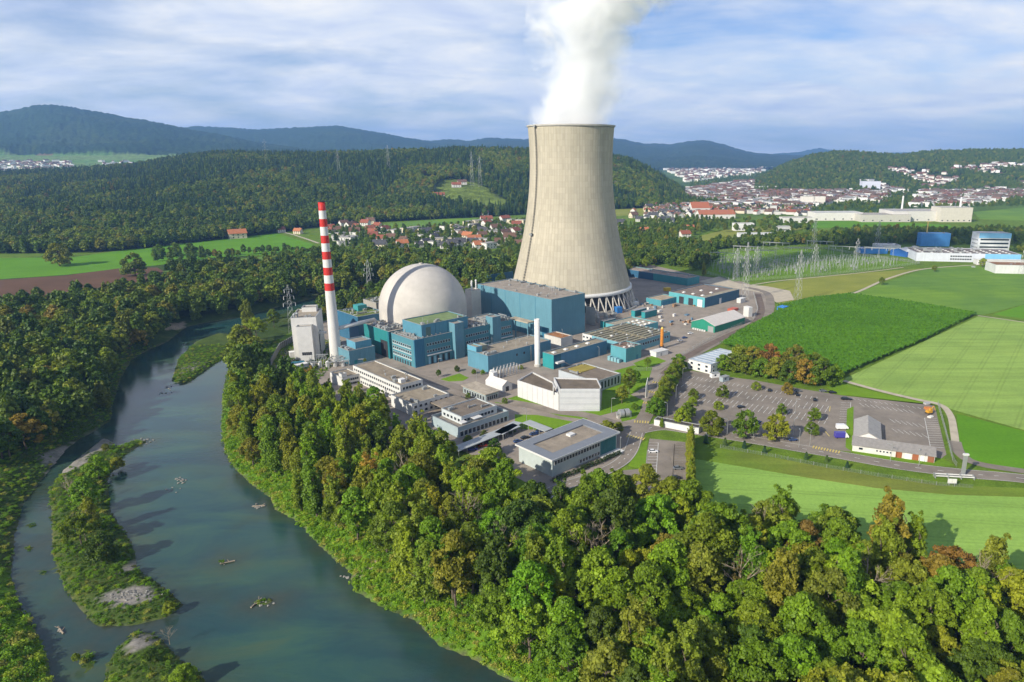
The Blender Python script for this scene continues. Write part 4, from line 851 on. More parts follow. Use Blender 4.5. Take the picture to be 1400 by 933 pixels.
# ribbed facade panels, one plank each
fw = P2[1].x - P2[0].x
for i in range(11): pbox(vb, 'facade_panel', .1, fw - .1, -.14, 0, .1 + i * vh / 11, (i + 1) * vh / 11 - .05, 'paint', (.55, .56, .56) if i % 3 else (.49, .50, .51))
wing = [(Vector(G(707.5, 525, vh * .62)) - o_), (Vector(G(764.5, 562.)) - o_), (Vector(G(757, 517, vh * .75)) - o_), (Vector(G(728, 513, vh * .62)) - o_)]
w0, w1 = wing[0], Vector((-.3, .2, 0)); polyshell(vb, [(w0.x, w0.y), (w1.x, w1.y), (q0.x - .5, q0.y), (wing[3].x, wing[3].y)], vh * .72, (.56, .55, .53), (.16, .125, .09), 'clad', names=('wing_wall', 'wing_roof'))
for i in range(8):
    f0, f1 = i / 8 + .004, (i + 1) / 8 - .004; a, b2 = w0.lerp(w1, f0), w0.lerp(w1, f1); d = (b2 - a).normalized(); nr = Vector((d.y, -d.x, 0)) * .12
    link('facade_panel', MB().prism([tuple((a + nr)[:2]), tuple((b2 + nr)[:2]), tuple(b2[:2]), tuple(a[:2])], .2, vh * .72 + .7).mesh('facade_panel', [M['paint']]), vb, color=(.57, .56, .545))
pbox(vb, 'roof_fin', -3.4, -3., 1.5, 5.5, vh * .7, vh + .6, 'white')
r, a, b_, h = bld('glazed_annex', 'low flat annex with vertical windows behind the visitor building', (757, 508), (815, 522), (846, 510), None, (.42, .45, .47), (.20, .16, .12), h=6.5, mat='paint')
wins(r, 'R', span(2, b_ - 2, 7), (1.2,), 1.5, 4.2); rgear(r, 1, b_, 4, a, h, 3); pbox(r, 'roof_planting', b_ * .3, b_ - 1, a * .6, a * .95, h, h + .35, 'gravelroof', (.30, .24, .05))

r, a, b_, h = bld('white_office', 'long white three-storey office with flat brown roof behind the trees', (481, 500), (547, 527.5), (577, 519), None, (.58, .57, .54), (.27, .22, .155), h=9.6, mat='render')
wins(r, 'L', span(2, a - 2, 22), (1., 3.9, 6.8), 1.3, 1.3); wins(r, 'R', span(2, b_ - 2, 6), (1., 3.9, 6.8), 1.5, 1.4); rgear(r, 1, b_, 3, a, h, 6, ('unit', 'vent')); pbox(r, 'roof_hut', 3, 6, 4, 7, h, h + 2, 'white')
r, a, b_, h = bld('white_office_wing', 'lower white wing with paired windows at the long office end', (530, 541), (563, 553), (596, 531), None, (.58, .57, .54), (.30, .25, .18), h=6.4, mat='render')
wins(r, 'R', span(2, b_ - 2, 7), (1., 3.7), 1.6, 1.4); rgear(r, 1, b_, 1, a, h, 3)
r, a, b_, h = bld('white_side_wing', 'small white flat-roofed wing at the left of the long office', (460, 507), (468, 517), (491, 511), None, (.56, .55, .52), (.28, .23, .165), h=6., mat='render')
wins(r, 'R', span(1.5, b_ - 1.5, 7), (.9, 3.4), 1.2, 1.3); bldshell(r, 0, 3, .5, 4, h, h + 2, WHITE, GREYROOF, 'render', names=('roof_hut', 'hut_roof'))
r, a, b_, h = bld('flat_pavilion', 'low pavilion with pale flat roof beside the white tent', (629, 529), (664, 540), (682, 535), None, (.25, .30, .30), (.40, .34, .26), h=4., mat='paint', over=.8)
wins(r, 'R', span(1.5, b_ - 1.5, 5), (.5,), 1.4, 2.2); wins(r, 'L', span(2, a - 2, 8), (.5,), 1.4, 2.2)
tn = thing('white_tent', 'white gabled marquee tent in front of transformer pipes', 'tent', G(687, 537), R(135)); gable(tn, 0, 15, -7, 0, 3.6, 6., (.62, .61, .59), (.64, .59, .54), 'paint', 'paint', ov=.1, th=.08)
pbox(tn, 'doorway', -.06, 0, -4.6, -2.4, 0, 2.8, 'dark')
cn = thing('covered_walkway', 'wide flat brown-grey canopy roof between the offices', 'canopy', G(610, 566), R(45))
A_, C_ = Vector(G(586, 544, 4.5)), Vector(G(647, 550, 4.5)); B_ = Vector(G(610, 560, 4.5)); la_, lb_ = (A_ - B_).length, (C_ - B_).length; cn.location = (B_.x, B_.y, 0)
link('roof', MB().box(0, lb_, 0, la_, 4.1, 4.6).mesh('roof', [M['gravelroof']]), cn, color=(.24, .20, .155))
for x in span(.6, lb_ - .6, 6):
    for y in (.6, la_ - .6): pbox(cn, 'post', x - .2, x + .2, y - .2, y + .2, 0, 4.1, 'white')
# two-tier grey-blue canteen
r, a, b_, h = bld('canteen', 'grey-blue two-tier pavilion with terrace rim and brown roof', (597, 566), (626, 585), (700, 564), None, (.33, .40, .42), (.25, .22, .18), h=5.2, mat='paint', par=1.1)
bldshell(r, 5, b_ - 4, 4, a - 1.5, h, h + 3.4, (.50, .54, .55), (.19, .155, .12), 'paint', names=('upper_storey', 'upper_roof')); wins(r, 'R', span(7, b_ - 7, 9), (h + 1.,), 1.6, 1.4, off=4.); wins(r, 'L', span(6, a - 4, 5), (h + 1.,), 1.6, 1.4, off=5.); wins(r, 'R', span(2, b_ - 2, 12), (.4,), 1.8, 2.4)
rgear(r, 6, b_ - 6, 6, a - 3, h + 3.4, 3); pbox(r, 'awning', 10, 15, .6, 3.6, h + 2.2, h + 2.4, 'white'); pbox(r, 'awning', 3, 6, .6, 3.8, h + 2., h + 2.2, 'white')
# grey office with broad roof rim
r, a, b_, h = bld('grey_office', 'two-storey grey office with broad slate-grey roof rim', (707, 610), (755, 629.5), (844, 593), 652.5, (.42, .47, .45), (.30, .25, .19), mat='paint', par=.0)
bldshell(r, -.0, .1, 0, .1, 0, .1, (.3, .3, .3), (.3, .3, .3), 'paint') if False else None
rim = MB()
for q in ((-1., b_ + 1., -1., 4.2), (-1., b_ + 1., a - 4.2, a + 1.), (-1., 4.2, 4.2, a - 4.2), (b_ - 4.2, b_ + 1., 4.2, a - 4.2)): rim.box(*q, h + .02, h + .6)
link('roof_rim', rim.mesh('roof_rim', [M['paint']]), r, color=(.19, .205, .23)); fas = MB()
for q in ((-1.15, b_ + 1.15, -1.15, -1.), (-1.15, b_ + 1.15, a + 1., a + 1.15), (-1.15, -1., -1., a + 1.), (b_ + 1., b_ + 1.15, -1., a + 1.)): fas.box(*q, h - .05, h + .65)
link('fascia', fas.mesh('fascia', [M['white']]), r); wins(r, 'R', span(1.8, b_ * .7, 16), (h - 2.6,), 1.3, 1.7); wins(r, 'R', span(b_ * .42, b_ * .7, 7), (.9,), 1.3, 1.5)
for i in range(5): pbox(r, 'glass_panel', b_ * .73 + i * 2.05, b_ * .73 + i * 2.05 + 1.9, -.12, 0, .3, h - .4, 'paint', (.03, .14, .15))
pbox(r, 'canopy', b_ * .7, b_ + .8, -4.2, -.15, -.0, .25, 'white'); pbox(r, 'roof_light', b_ * .55, b_ * .63, a * .55, a * .68, h + .02, h + .9, 'white')
# carports
def carport(label, px0, px1, depth, h=3.):
    a, b2 = Vector(G(*px0, h)), Vector(G(*px1, h)); d = (b2 - a); an = math.atan2(d.y, d.x); L_ = d.length
    t_ = thing('carport', label, 'carport', (a.x, a.y, 0), an, 'carports'); link('roof', MB().box(0, L_, 0, depth, h - .3, h).mesh('roof', [M['paint']]), t_, color=(.36, .38, .38))
    for x in span(.3, L_ - .3, int(L_ / 5) + 2):
        for y in (.3, depth - .3): pbox(t_, 'post', x - .12, x + .12, y - .12, y + .12, 0, h - .3, 'metal')
    pbox(t_, 'back_wall', 0, L_, depth - .2, depth - .05, .3, h - .3, 'paint', (.10, .10, .10))
carport('long grey carport roof in front of the canteen', (627, 617), (712, 583), 5.5)
carport('grey carport roof beside the grey-roofed office', (688, 594), (714, 578), 5.)
carport('short grey carport roof at the fenced parking head', (714, 578), (745, 590), 5.)
# office at the car park
r, a, b_, h = bld('park_office', 'white two-storey office block with pale blue roof beside car park', (941, 491), (972, 499), (1009, 482), 512, (.62, .61, .585), (.40, .47, .54), mat='render', par=.1)
wins(r, 'L', span(3, a - 3, 3), (.9, 3.5), 1.7, 1.3); wins(r, 'R', span(3, b_ - 3, 7), (.9, 3.5), 1.7, 1.3)
for i in range(8): pbox(r, 'roof_seam', i * b_ / 8 + .8, i * b_ / 8 + 1., .4, a - .4, h, h + .14, 'white')
for i, (px_, py_) in enumerate(((977, 516), (990, 521))):
    c_ = thing('site_hut', ('white hut beside the white office block', 'grey hut at the car park edge by bushes')[i], 'hut', G(px_, py_), R(20 + 15 * i)); link('body', MB().box(-2.6, 2.6, -1.4, 1.4, .1, 2.8).mesh('body', [M['paint']]), c_, color=(.7, .7, .68) if i == 0 else (.30, .36, .38)); link('roof', MB().box(-2.8, 2.8, -1.6, 1.6, 2.8, 3.).mesh('roof', [M['metal']]), c_); pbox(c_, 'window', -1, .2, -1.45, -1.4, 1.2, 2.2, 'glass')
# depot at the road
D0, D1 = Vector(G(1165, 617)), Vector(G(1277, 633.5)); dd_ = D1 - D0; an = math.atan2(dd_.y, dd_.x); L_ = dd_.length
dp = thing('depot', 'low roadside depot with grey gabled roofs and white front', 'building', (D0.x, D0.y, 0), an)
gable(dp, 0, L_, 0, 9., 3.2, 5.4, (.60, .58, .54), (.24, .225, .21), 'render', 'tile'); 
gable(dp, .6, 11.5, 9.6, 32, 3.2, 6., (.68, .66, .62), (.36, .34, .31), 'render', 'tile', axis='y', names=('rear_wall', 'rear_roof'))
wins(dp, 'R', [3.4], (1.3,), 1.6, 1.); wins(dp, 'R', span(10, 15.5, 5), (1.5,), .7, .7)
for i, x in enumerate((17.5, 21, 24, 27, 30)): pbox(dp, 'garage_door', x, x + 2.5, -.1, 0, .05, 2.8, 'paint', ((.30, .10, .04), (.72, .70, .66), (.32, .11, .05), (.72, .70, .66), (.26, .10, .05))[i])
# flat white roadside wall building
W0, W1 = Vector(G(894, 582)), Vector(G(955, 594)); dd_ = W1 - W0; sh = thing('roadside_shelter', 'long low white shelter with dark flat roof at the junction', 'shelter', (W0.x, W0.y, 0), math.atan2(dd_.y, dd_.x)); L_ = dd_.length
bldshell(sh, 0, L_, 0, 4.4, 0, 3., (.62, .61, .585), (.07, .06, .05), 'render', .12)
pbox(sh, 'bin_box', L_ + 3.5, L_ + 5.2, 0, 1.4, 0, 1.5, 'white')
# horizontal display cask and sail sign
ck = thing('display_rotor', 'pale steel turbine drum shown on a plinth by the lawn', 'exhibit', G(853, 571), R(20))
link('drum', MB().tube((-2.6, 0, 2.4), (-.4, 0, 2.4), 2.1, 2.1, 20).tube((.4, 0, 2.4), (2.6, 0, 2.4), 2.1, 2.1, 20).tube((-4, 0, 2.4), (4, 0, 2.4), .8, .8, 12).mesh('drum', [M['metal']]), ck)
for x in (-3.2, 3.2): pbox(ck, 'plinth', x - .5, x + .5, -1, 1, 0, 1.7, 'concrete')
fl_ = thing('sail_sign', 'tall white sail-shaped sign beside the access road', 'sign', G(883.5, 546), R(65))
link('sail', MB().add([(-1.2, -.1, 1), (1.3, -.1, 1.6), (1.6, -.1, 11.8), (-1.0, -.1, 8.5), (-1.2, .1, 1), (1.3, .1, 1.6), (1.6, .1, 11.8), (-1.0, .1, 8.5)], [(0, 1, 2, 3), (7, 6, 5, 4), (0, 4, 5, 1), (1, 5, 6, 2), (2, 6, 7, 3), (3, 7, 4, 0)]).mesh('sail', [M['white']]), fl_); link('pole', MB().tube((1.5, 0, 0), (1.6, 0, 12), .14, .1, 8).mesh('pole', [M['metal']]), fl_)

# ------------------------------------------------------------------ vegetation kit
def leafcloud(name, clumps, nleaf, ls, seed, mat, droop=.0, flat=.68):
    """leaf-sized quads spread over clumps (x,y,z,rx,rz); normals lean outward from each clump"""
    g = np.random.default_rng(seed); V = []; A = []
    for (x, y, z, rx, rz) in clumps:
        n = max(6, int(nleaf * (rx * rx + rx * rz)))
        d = g.normal(size=(n, 3)); d /= np.linalg.norm(d, axis=1)[:, None]; d[:, 2] = np.where(d[:, 2] < -.45, -d[:, 2], d[:, 2])
        rad = (.42 + .82 * g.random(n) ** .9)[:, None]; p = np.array([x, y, z]) + d * rad * np.array([rx, rx, rz])
        nm = d + g.normal(size=(n, 3)) * flat + np.array([0, 0, .25]); nm /= np.linalg.norm(nm, axis=1)[:, None]
        t1 = np.cross(nm, g.normal(size=(n, 3))); t1 /= np.linalg.norm(t1, axis=1)[:, None]; t2 = np.cross(nm, t1)
        s = (ls * (.55 + .8 * g.random(n)))[:, None]; k = (.55 + .4 * g.random(n))[:, None]
        q = np.stack([p - t1 * s, p - t2 * s * k + nm * s * .15, p + t1 * s, p + t2 * s * k - nm * s * .1], 1)
        V.append(q.reshape(-1, 3)); A.append(np.repeat(np.clip(.5 + g.normal() * .22 + g.normal(size=n) * .16, 0, 1), 4))
    V = np.concatenate(V); A = np.concatenate(A); me = npmesh(name, V, np.arange(len(V)).reshape(-1, 4), [mat], False)
    at_ = me.attributes.new('leafv', 'FLOAT', 'POINT'); at_.data.foreach_set('value', A.astype(np.float32)); return me
def crown_clumps(kind, h, w, seed):
    g = np.random.default_rng(seed); out = []
    if kind == 'round':
        n = 84
        for i in range(n):
            z = g.random() ** .8; e = math.sin(math.pi * min(1, .18 + .82 * z) ** 1.15) ** .7 if z < .97 else .15; a = g.random() * 6.28; rr = w / 2 * e * (.35 + .62 * g.random() ** .5) * .78
            rc = w * (.055 + .06 * g.random()); out.append((rr * 1.1 * math.cos(a), rr * 1.1 * math.sin(a), h * .24 + z * h * .72, rc, rc * .75))
    elif kind == 'bushy':
        for i in range(70):
            z = g.random(); e = (1 - z ** 2.2) ** .5; a = g.random() * 6.28; rr = w / 2 * e * (.4 + .55 * g.random() ** .5); rc = w * (.06 + .06 * g.random()); out.append((rr * math.cos(a), rr * math.sin(a), h * .12 + z * h * .8, rc, rc * .8))
    elif kind == 'tall':
        for k in range(10):
            a = g.random() * 6.28; r0 = w * .34 * g.random() ** .5; ht = h * (.72 + .28 * g.random()) * (1 - .3 * r0 / w)
            for j in range(11):
                f = j / 10; z = h * .16 + (ht - h * .16) * f; rc = w * (.090 * (1 - f) ** .6 + .058) * (.7 + .6 * g.random()); out.append((r0 * math.cos(a) * (1 - .35 * f) + g.normal() * .7, r0 * math.sin(a) * (1 - .35 * f) + g.normal() * .7, z, rc, rc * 1.25))
    elif kind == 'spread':
        for k in range(16):
            a = k * 2.4 + g.random(); r0 = w * .46 * (k / 15) ** .6; zt = h * (.95 - .33 * (r0 / (w * .46)) ** 2) * (.9 + .1 * g.random())
            for j in range(6): rc = w * (.04 + .055 * g.random()); out.append((r0 * math.cos(a) + g.normal() * w * .055, r0 * math.sin(a) + g.normal() * w * .055, zt - rc - j * h * .09 * g.random(), rc, rc * .65))
    return out
def trunkmesh(name, h, seed, mat, r=.38, limbs=6, bare=False):
    g = random.Random(seed); mb = MB(); pts = [Vector((0, 0, 0))]
    for i in range(1, 5): pts.append(Vector((g.gauss(0, .25) * i * .5, g.gauss(0, .25) * i * .5, h * .75 * i / 4)))
    for i in range(4): mb.tube(pts[i], pts[i + 1], r * (1 - i / 5), r * (1 - (i + 1) / 5), 6, caps=False)
    def br(p, d, L, rr_, lev):
        q = p + d * L; mb.tube(p, q, rr_, rr_ * .55, 4, caps=False)
        if lev > 0:
            for _ in range(3 if bare else 2):
                nd = (d + Vector((g.gauss(0, .45), g.gauss(0, .45), g.gauss(.15, .3)))).normalized(); br(q if g.random() < .6 else p.lerp(q, .6), nd, L * .62, rr_ * .55, lev - 1)
    for k in range(limbs):
        f = .35 + .6 * k / limbs; p = pts[0].lerp(pts[4], f); a = k * 2.4 + g.random(); d = Vector((math.cos(a) * .7, math.sin(a) * .7, .75)).normalized(); br(p, d, h * (.26 if bare else .2) * (1.2 - f * .5), r * .5, 3 if bare else 1)
    if bare: br(pts[4], Vector((0, 0, 1)), h * .12, r * .3, 2)
    return mb.mesh(name, [mat])
VAR = []           # near tree prototypes: crown, trunk, nominal height, shape word
for i, (k, h, w, ls, nl) in enumerate([('round', 17, 13, .36, 48), ('round', 19, 12, .35, 50), ('round', 15, 12, .36, 48), ('tall', 24, 11, .36, 46), ('tall', 22, 9, .34, 48), ('spread', 18, 16, .36, 52), ('spread', 16, 14, .35, 52), ('round', 20, 14, .37, 44), ('bushy', 11, 11, .34, 46), ('bushy', 9, 11, .34, 46)]):
    VAR.append((leafcloud('crown', crown_clumps(k, h, w, 100 + i), nl, ls, i, M['leaf']), trunkmesh('trunk', h * .9, i, M['bark']), h, {'round': 'round-crowned', 'tall': 'tall upright', 'spread': 'wide-crowned', 'bushy': 'bushy'}[k]))
bare_me = [trunkmesh('branches', 20, 40 + i, M['deadwood'], .32, 7, True) for i in range(3)]
bare_cl = [leafcloud('crown', [(c[0], c[1], c[2], c[3] * .6, c[4] * .6) for c in crown_clumps('tall', 18, 9, 300 + i)][::2], 12, .34, 60 + i, M['leaf']) for i in range(3)]
PAL = [('bright green', (.170, .275, .014)), ('mid green', (.140, .215, .014)), ('dark green', (.085, .140, .015)), ('olive green', (.205, .235, .022)), ('yellow-green', (.250, .300, .020)), ('golden-brown', (.290, .230, .032)), ('rusty brown', (.240, .130, .032))]
tree_no = 0
def tree(x, y, z, v, s, col, label, group, rz=None, name='broadleaf_tree', cat='tree'):
    global tree_no; tree_no += 1
    cme, tme, h0, _ = VAR[v]; rz = random.uniform(0, 6.28) if rz is None else rz
    o = thing(name, label, cat, (x, y, z), rz, group); o.scale = (s, s, s * random.uniform(.92, 1.1)); link('trunk', tme, o)
    c_ = tuple(max(.004, k * random.uniform(.88, 1.14)) for k in col); link('crown', cme, o, color=c_); return o
def scatter(poly, sp, seed, jit=.38):
    g = np.random.default_rng(seed); x0, y0 = poly.min(0); x1, y1 = poly.max(0); xs = np.arange(x0, x1, sp); ys = np.arange(y0, y1, sp * .87)
    X, Y = np.meshgrid(xs, ys); X = X + (np.arange(len(ys)) % 2)[:, None] * sp / 2; P = np.c_[X.ravel(), Y.ravel()] + g.normal(size=(X.size, 2)) * sp * jit * .6
    return P[inside(P, poly)]
# ---- near woodland: every tree its own object, the 300 nearest; the rest massed
P = scatter(fn, 9.8, 5); P = P[(pdist(P, river) > 7.5) | ~inside(P, gpoly(river_px, 0))]
z = gz(P); keep = z > -3.2; P, z = P[keep], z[keep]
pxs = CX + F * P[:, 0] / (P[:, 1] * cT + (H - z) * sT); pys = CY + F * ((H - z) * cT - P[:, 1] * sT) / (P[:, 1] * cT + (H - z) * sT)
vis = (pxs > -60) & (pxs < 1470) & (pys < 1085); P, z, pxs, pys = P[vis], z[vis], pxs[vis], pys[vis]
PL = scatter(fl, 9.2, 6); zl = gz(PL); k_ = zl > -3.5; PL, zl = PL[k_], zl[k_]
pxl = CX + F * PL[:, 0] / (PL[:, 1] * cT + (H - zl) * sT); kk = (pxl > -90) & (pxl < 720); PL, zl, pxl = PL[kk], zl[kk], pxl[kk]
allP = np.r_[P, PL]; allz = np.r_[z, zl]; src = np.r_[np.zeros(len(P)), np.ones(len(PL))]; dist = np.hypot(allP[:, 0], allP[:, 1])
order = np.argsort(dist); near_i = order[:300]; rest_i = order[300:]
ZN = [(400, 'in the riverside wood below the boiler house'), (470, 'in the riverside wood below the white office'), (560, 'in the riverside wood below the white wing'), (640, 'in the riverside wood beside the canteen'), (720, 'in the wood below the carports'), (800, 'in the wood below the grey-roofed office'), (870, 'in the wood left of the small car park'), (960, 'in the wood by the small car park'),
      (1060, 'in the wood below the clipped cone trees'), (1160, 'in the wood below the mown meadow'), (1280, 'in the wood below the depot'), (9999, 'in the wood toward the road gantry')]
gcol = fbm(allP[:, 0] / 22, allP[:, 1] / 22, 3)
lone_bare = [(560, 690), (800, 800), (822, 790), (1040, 768), (1180, 850), (690, 800), (1335, 850), (640, 745), (1010, 835)]
bare_pts = [G(a, b2) for a, b2 in lone_bare]
for n_i, i in enumerate(near_i):
    x, y = allP[i]; zz_ = allz[i]; px = CX + F * x / (y * cT + H * sT); py = CY + F * ((H - zz_) * cT - y * sT) / (y * cT + H * sT)
    if any((x - q[0]) ** 2 + (y - q[1]) ** 2 < 16 for q in bare_pts): continue
    r_ = random.random(); left = src[i] == 1; upper = px < 640 and not left
    v = random.choice((3, 4, 3, 4, 0, 1, 7)) if upper else random.choice((0, 1, 2, 5, 6, 7, 5, 3))
    if left: ci = 0 if r_ < .38 else 4 if r_ < .64 else 1 if r_ < .88 else 2 if r_ < .96 else 5
    elif upper: ci = 3 if r_ < .34 else 4 if r_ < .62 else 1 if r_ < .78 else 0 if r_ < .94 else 2 if r_ < .985 else 5
    elif px > 900: ci = 3 if r_ < .26 else 4 if r_ < .46 else 0 if r_ < .68 else 1 if r_ < .84 else 5 if r_ < .92 else 6 if r_ < .95 else 2
    else: ci = 1 if r_ < .28 else 0 if r_ < .52 else 3 if r_ < .70 else 4 if r_ < .84 else 2 if r_ < .96 else 5
    zone = 'on the far river bank' if left else next(t_ for x_, t_ in ZN if px < x_)
    row = 'beside the water' if pdist(np.array([[x, y]]), river)[0] < 16 else ('front row' if py > 900 else 'lower rows' if py > 800 else 'middle rows' if py > 700 else 'upper rows')
    s = random.uniform(.85, 1.35) * (.80 if upper and py < 680 else .95)
    if px > 960 and py < 815: s *= 1.12
    lab = f'{PAL[ci][0]} {VAR[v][3]} tree {zone}' + (' ' + row if row else '')
    tree(x, y, zz_ - .2, v, s, PAL[ci][1], lab, 'trees of the riverside woodland' if not left else 'trees on the far river bank')
for i, (q, lb) in enumerate(zip(bare_pts, ('in the riverside wood beside the canteen', 'above the grassy bank, left of a pair', 'above the grassy bank, right of a pair', 'at the edge of the mown meadow', 'among brown trees near the picture bottom', 'in the wood behind the sandy patch', 'near the right picture edge', 'below the carports', 'amid green crowns under the small car park'))):
    o = thing('bare_tree', 'half-bare tree with pale branches ' + lb, 'tree', (q[0], q[1], -.2), i * 1.3, 'half-bare trees in the wood'); o.scale = (1.05,) * 3
    link('trunk', bare_me[i % 3], o); link('crown', bare_cl[i % 3], o, color=(.16, .13, .035))

# ---- massed woodland (scattered by geometry nodes)
def scatter_nodes(name, label, pts, scl, coll, seed, cat=None, tilt=0.):
    g = np.random.default_rng(seed); me = bpy.data.meshes.new(name); me.vertices.add(len(pts)); me.vertices.foreach_set('co', np.asarray(pts, np.float32).ravel())
    for nm_, arr in (('scl', scl), ('rot', g.random(len(pts)) * 6.283)):
        a_ = me.attributes.new(nm_, 'FLOAT', 'POINT'); a_.data.foreach_set('value', np.asarray(arr, np.float32))
    a_ = me.attributes.new('pick', 'INT', 'POINT'); a_.data.foreach_set('value', g.integers(0, len(coll.objects), len(pts)).astype(np.int32))
    ng = bpy.data.node_groups.new(name, 'GeometryNodeTree'); ng.interface.new_socket('Geometry', in_out='INPUT', socket_type='NodeSocketGeometry'); ng.interface.new_socket('Geometry', in_out='OUTPUT', socket_type='NodeSocketGeometry')
    gi, go = ng.nodes.new('NodeGroupInput'), ng.nodes.new('NodeGroupOutput'); ip = ng.nodes.new('GeometryNodeInstanceOnPoints'); ci = ng.nodes.new('GeometryNodeCollectionInfo')
    ci.inputs['Collection'].default_value = coll; ci.inputs['Separate Children'].default_value = True; ci.inputs['Reset Children'].default_value = True
    def na(nm_, ty):
        n = ng.nodes.new('GeometryNodeInputNamedAttribute'); n.data_type = ty; n.inputs['Name'].default_value = nm_; return next(s_ for s_ in n.outputs if s_.enabled and s_.name == 'Attribute')
    cx_ = ng.nodes.new('ShaderNodeCombineXYZ'); ng.links.new(na('rot', 'FLOAT'), cx_.inputs[2])
    ng.links.new(gi.outputs[0], ip.inputs['Points']); ng.links.new(ci.outputs[0], ip.inputs['Instance']); ip.inputs['Pick Instance'].default_value = True
    ng.links.new(na('pick', 'INT'), ip.inputs['Instance Index']); ng.links.new(cx_.outputs[0], ip.inputs['Rotation']); ng.links.new(na('scl', 'FLOAT'), ip.inputs['Scale']); ng.links.new(ip.outputs[0], go.inputs[0])
    o = link(name, me); md = o.modifiers.new('scatter', 'NODES'); md.node_group = ng; tag(o, label, cat, None, 'stuff'); return o
def protos(cname, meshes):
    c = bpy.data.collections.new(cname)
    for i, me in enumerate(meshes): c.objects.link(bpy.data.objects.new(f'{cname}_{i}', me))
    return c
mid_dec = [leafcloud('woodland_tree', crown_clumps(k, h, w, 500 + i), 7.5, .95, 90 + i, M['wood_mix']) for i, (k, h, w) in enumerate([('round', 17, 13), ('round', 20, 12), ('tall', 23, 11), ('spread', 17, 14), ('round', 15, 12)])]
def conifer(seed, h, w, n=260):
    g = np.random.default_rng(seed); V = []; A = []
    for i in range(n):
        f = g.random() ** .75; z = h * (.08 + .9 * f); r = w / 2 * (1 - f) ** .85 * (.8 + .3 * g.random()); a = g.random() * 6.28; d = np.array([math.cos(a), math.sin(a), 0]); s = np.array([-d[1], d[0], 0]); ww = .55 + .45 * (1 - f)
        base = d * r * .25 + [0, 0, z + .4]; tip = d * r + [0, 0, z - .35 * r]; m_ = d * r * .65 + [0, 0, z - .05 * r]
        V += [base, m_ + s * ww, tip, m_ - s * ww]; A += [np.clip(.5 + g.normal() * .25, 0, 1)] * 4
    me = npmesh('spruce', np.array(V), np.arange(len(V)).reshape(-1, 4), [M['conifer']], False); at_ = me.attributes.new('leafv', 'FLOAT', 'POINT'); at_.data.foreach_set('value', np.array(A, np.float32)); return me
mid_con = [conifer(i, 22 + 2 * i, 7 + i * .6) for i in range(3)]
mid_light = [leafcloud('light_tree', crown_clumps(k, h, w, 520 + i), 7.5, .95, 95 + i, M['wood_light']) for i, (k, h, w) in enumerate([('round', 17, 13), ('round', 19, 13), ('spread', 17, 14)])]
C_near = protos('near_woodland', mid_light + mid_dec[:3]); C_light = protos('light_deciduous', mid_light + mid_dec[:1]); C_dec, C_con = protos('deciduous', mid_dec + mid_light[:1]), protos('conifers', mid_con); C_mix = protos('mixed', mid_dec[:3] + mid_con + mid_con[:1]); C_nr = protos('near_dec', [v[0] for v in ()] + mid_dec)
g7 = np.random.default_rng(77)
if len(rest_i): scatter_nodes('woodland', 'massed trees behind the single ones along river and plant', np.c_[allP[rest_i], allz[rest_i]], g7.uniform(.7, 1.15, len(rest_i)), C_near, 11)
extra = []
def massed(px, sp, seed):
    P_ = scatter(gpoly(px), sp, seed); extra.append(np.c_[P_, gz(P_)])
massed([(400, 452), (440, 438), (500, 428), (640, 412), (694, 402), (690, 390), (600, 394), (500, 404), (450, 420), (405, 440)], 8.5, 20)
massed([(840, 402), (862, 372), (905, 362), (960, 372), (985, 352), (950, 345), (960, 338), (905, 330), (850, 318), (838, 330)], 8.5, 21)
massed([(958, 345), (1000, 340), (1100, 335), (1160, 334), (1130, 326), (1060, 328), (1000, 333), (960, 338)], 9, 22)
massed([(700, 360), (838, 350), (840, 318), (780, 322), (700, 330)], 9, 23)
massed([(450, 354), (560, 354), (720, 354), (720, 347), (600, 347), (520, 347), (470, 347)], 10.5, 24)
massed([(1110, 335), (1180, 338), (1230, 335), (1300, 335), (1400, 335), (1600, 338), (1600, 322), (1400, 318), (1300, 320), (1200, 318), (1140, 320)], 9.5, 25)
massed([(1380, 345), (1420, 360), (1600, 365), (1600, 340), (1400, 338)], 9.5, 26)
massed([(1360, 262), (1600, 268), (1600, 280), (1380, 276), (1300, 268), (1300, 263)], 13, 27)
massed([(840, 312), (900, 300), (960, 300), (1000, 305), (950, 322), (900, 328)], 17, 28)
massed([(440, 345), (720, 340), (720, 300), (650, 305), (560, 314), (450, 315)], 16, 29)
massed([(1020, 325), (1110, 318), (1110, 306), (1060, 300), (960, 304), (940, 318), (1000, 318)], 22, 32)
massed([(1110, 300), (1330, 300), (1330, 290), (1110, 292)], 24, 33)
massed([(880, 295), (1000, 292), (1300, 285), (1400, 283), (1400, 255), (1100, 250), (900, 268)], 19, 30)
massed([(940, 262), (1100, 250), (1400, 248), (1400, 236), (1050, 236), (950, 243)], 30, 31)
for a, b2, n in (((440, 347), (395, 351), 6), ((325, 364), (225, 374), 22), ((330, 352), (208, 358), 14), ((310, 350), (420, 344), 16)):
    q0, q1 = Vector(G(*a)), Vector(G(*b2)); extra.append(np.array([tuple(q0.lerp(q1, (i + random.random() * .6) / n)) for i in range(n)]))
E_ = np.concatenate(extra); scatter_nodes('tree_belt', 'belts of mixed trees among the village, fields and town', E_, g7.uniform(.5, .85, len(E_)) * np.where(E_[:, 1] > 1200, .8, 1.) * np.where((np.abs(E_[:, 0] + 250) < 220) & (E_[:, 1] > 860) & (E_[:, 1] < 1400), .8, 1.), C_dec, 12)
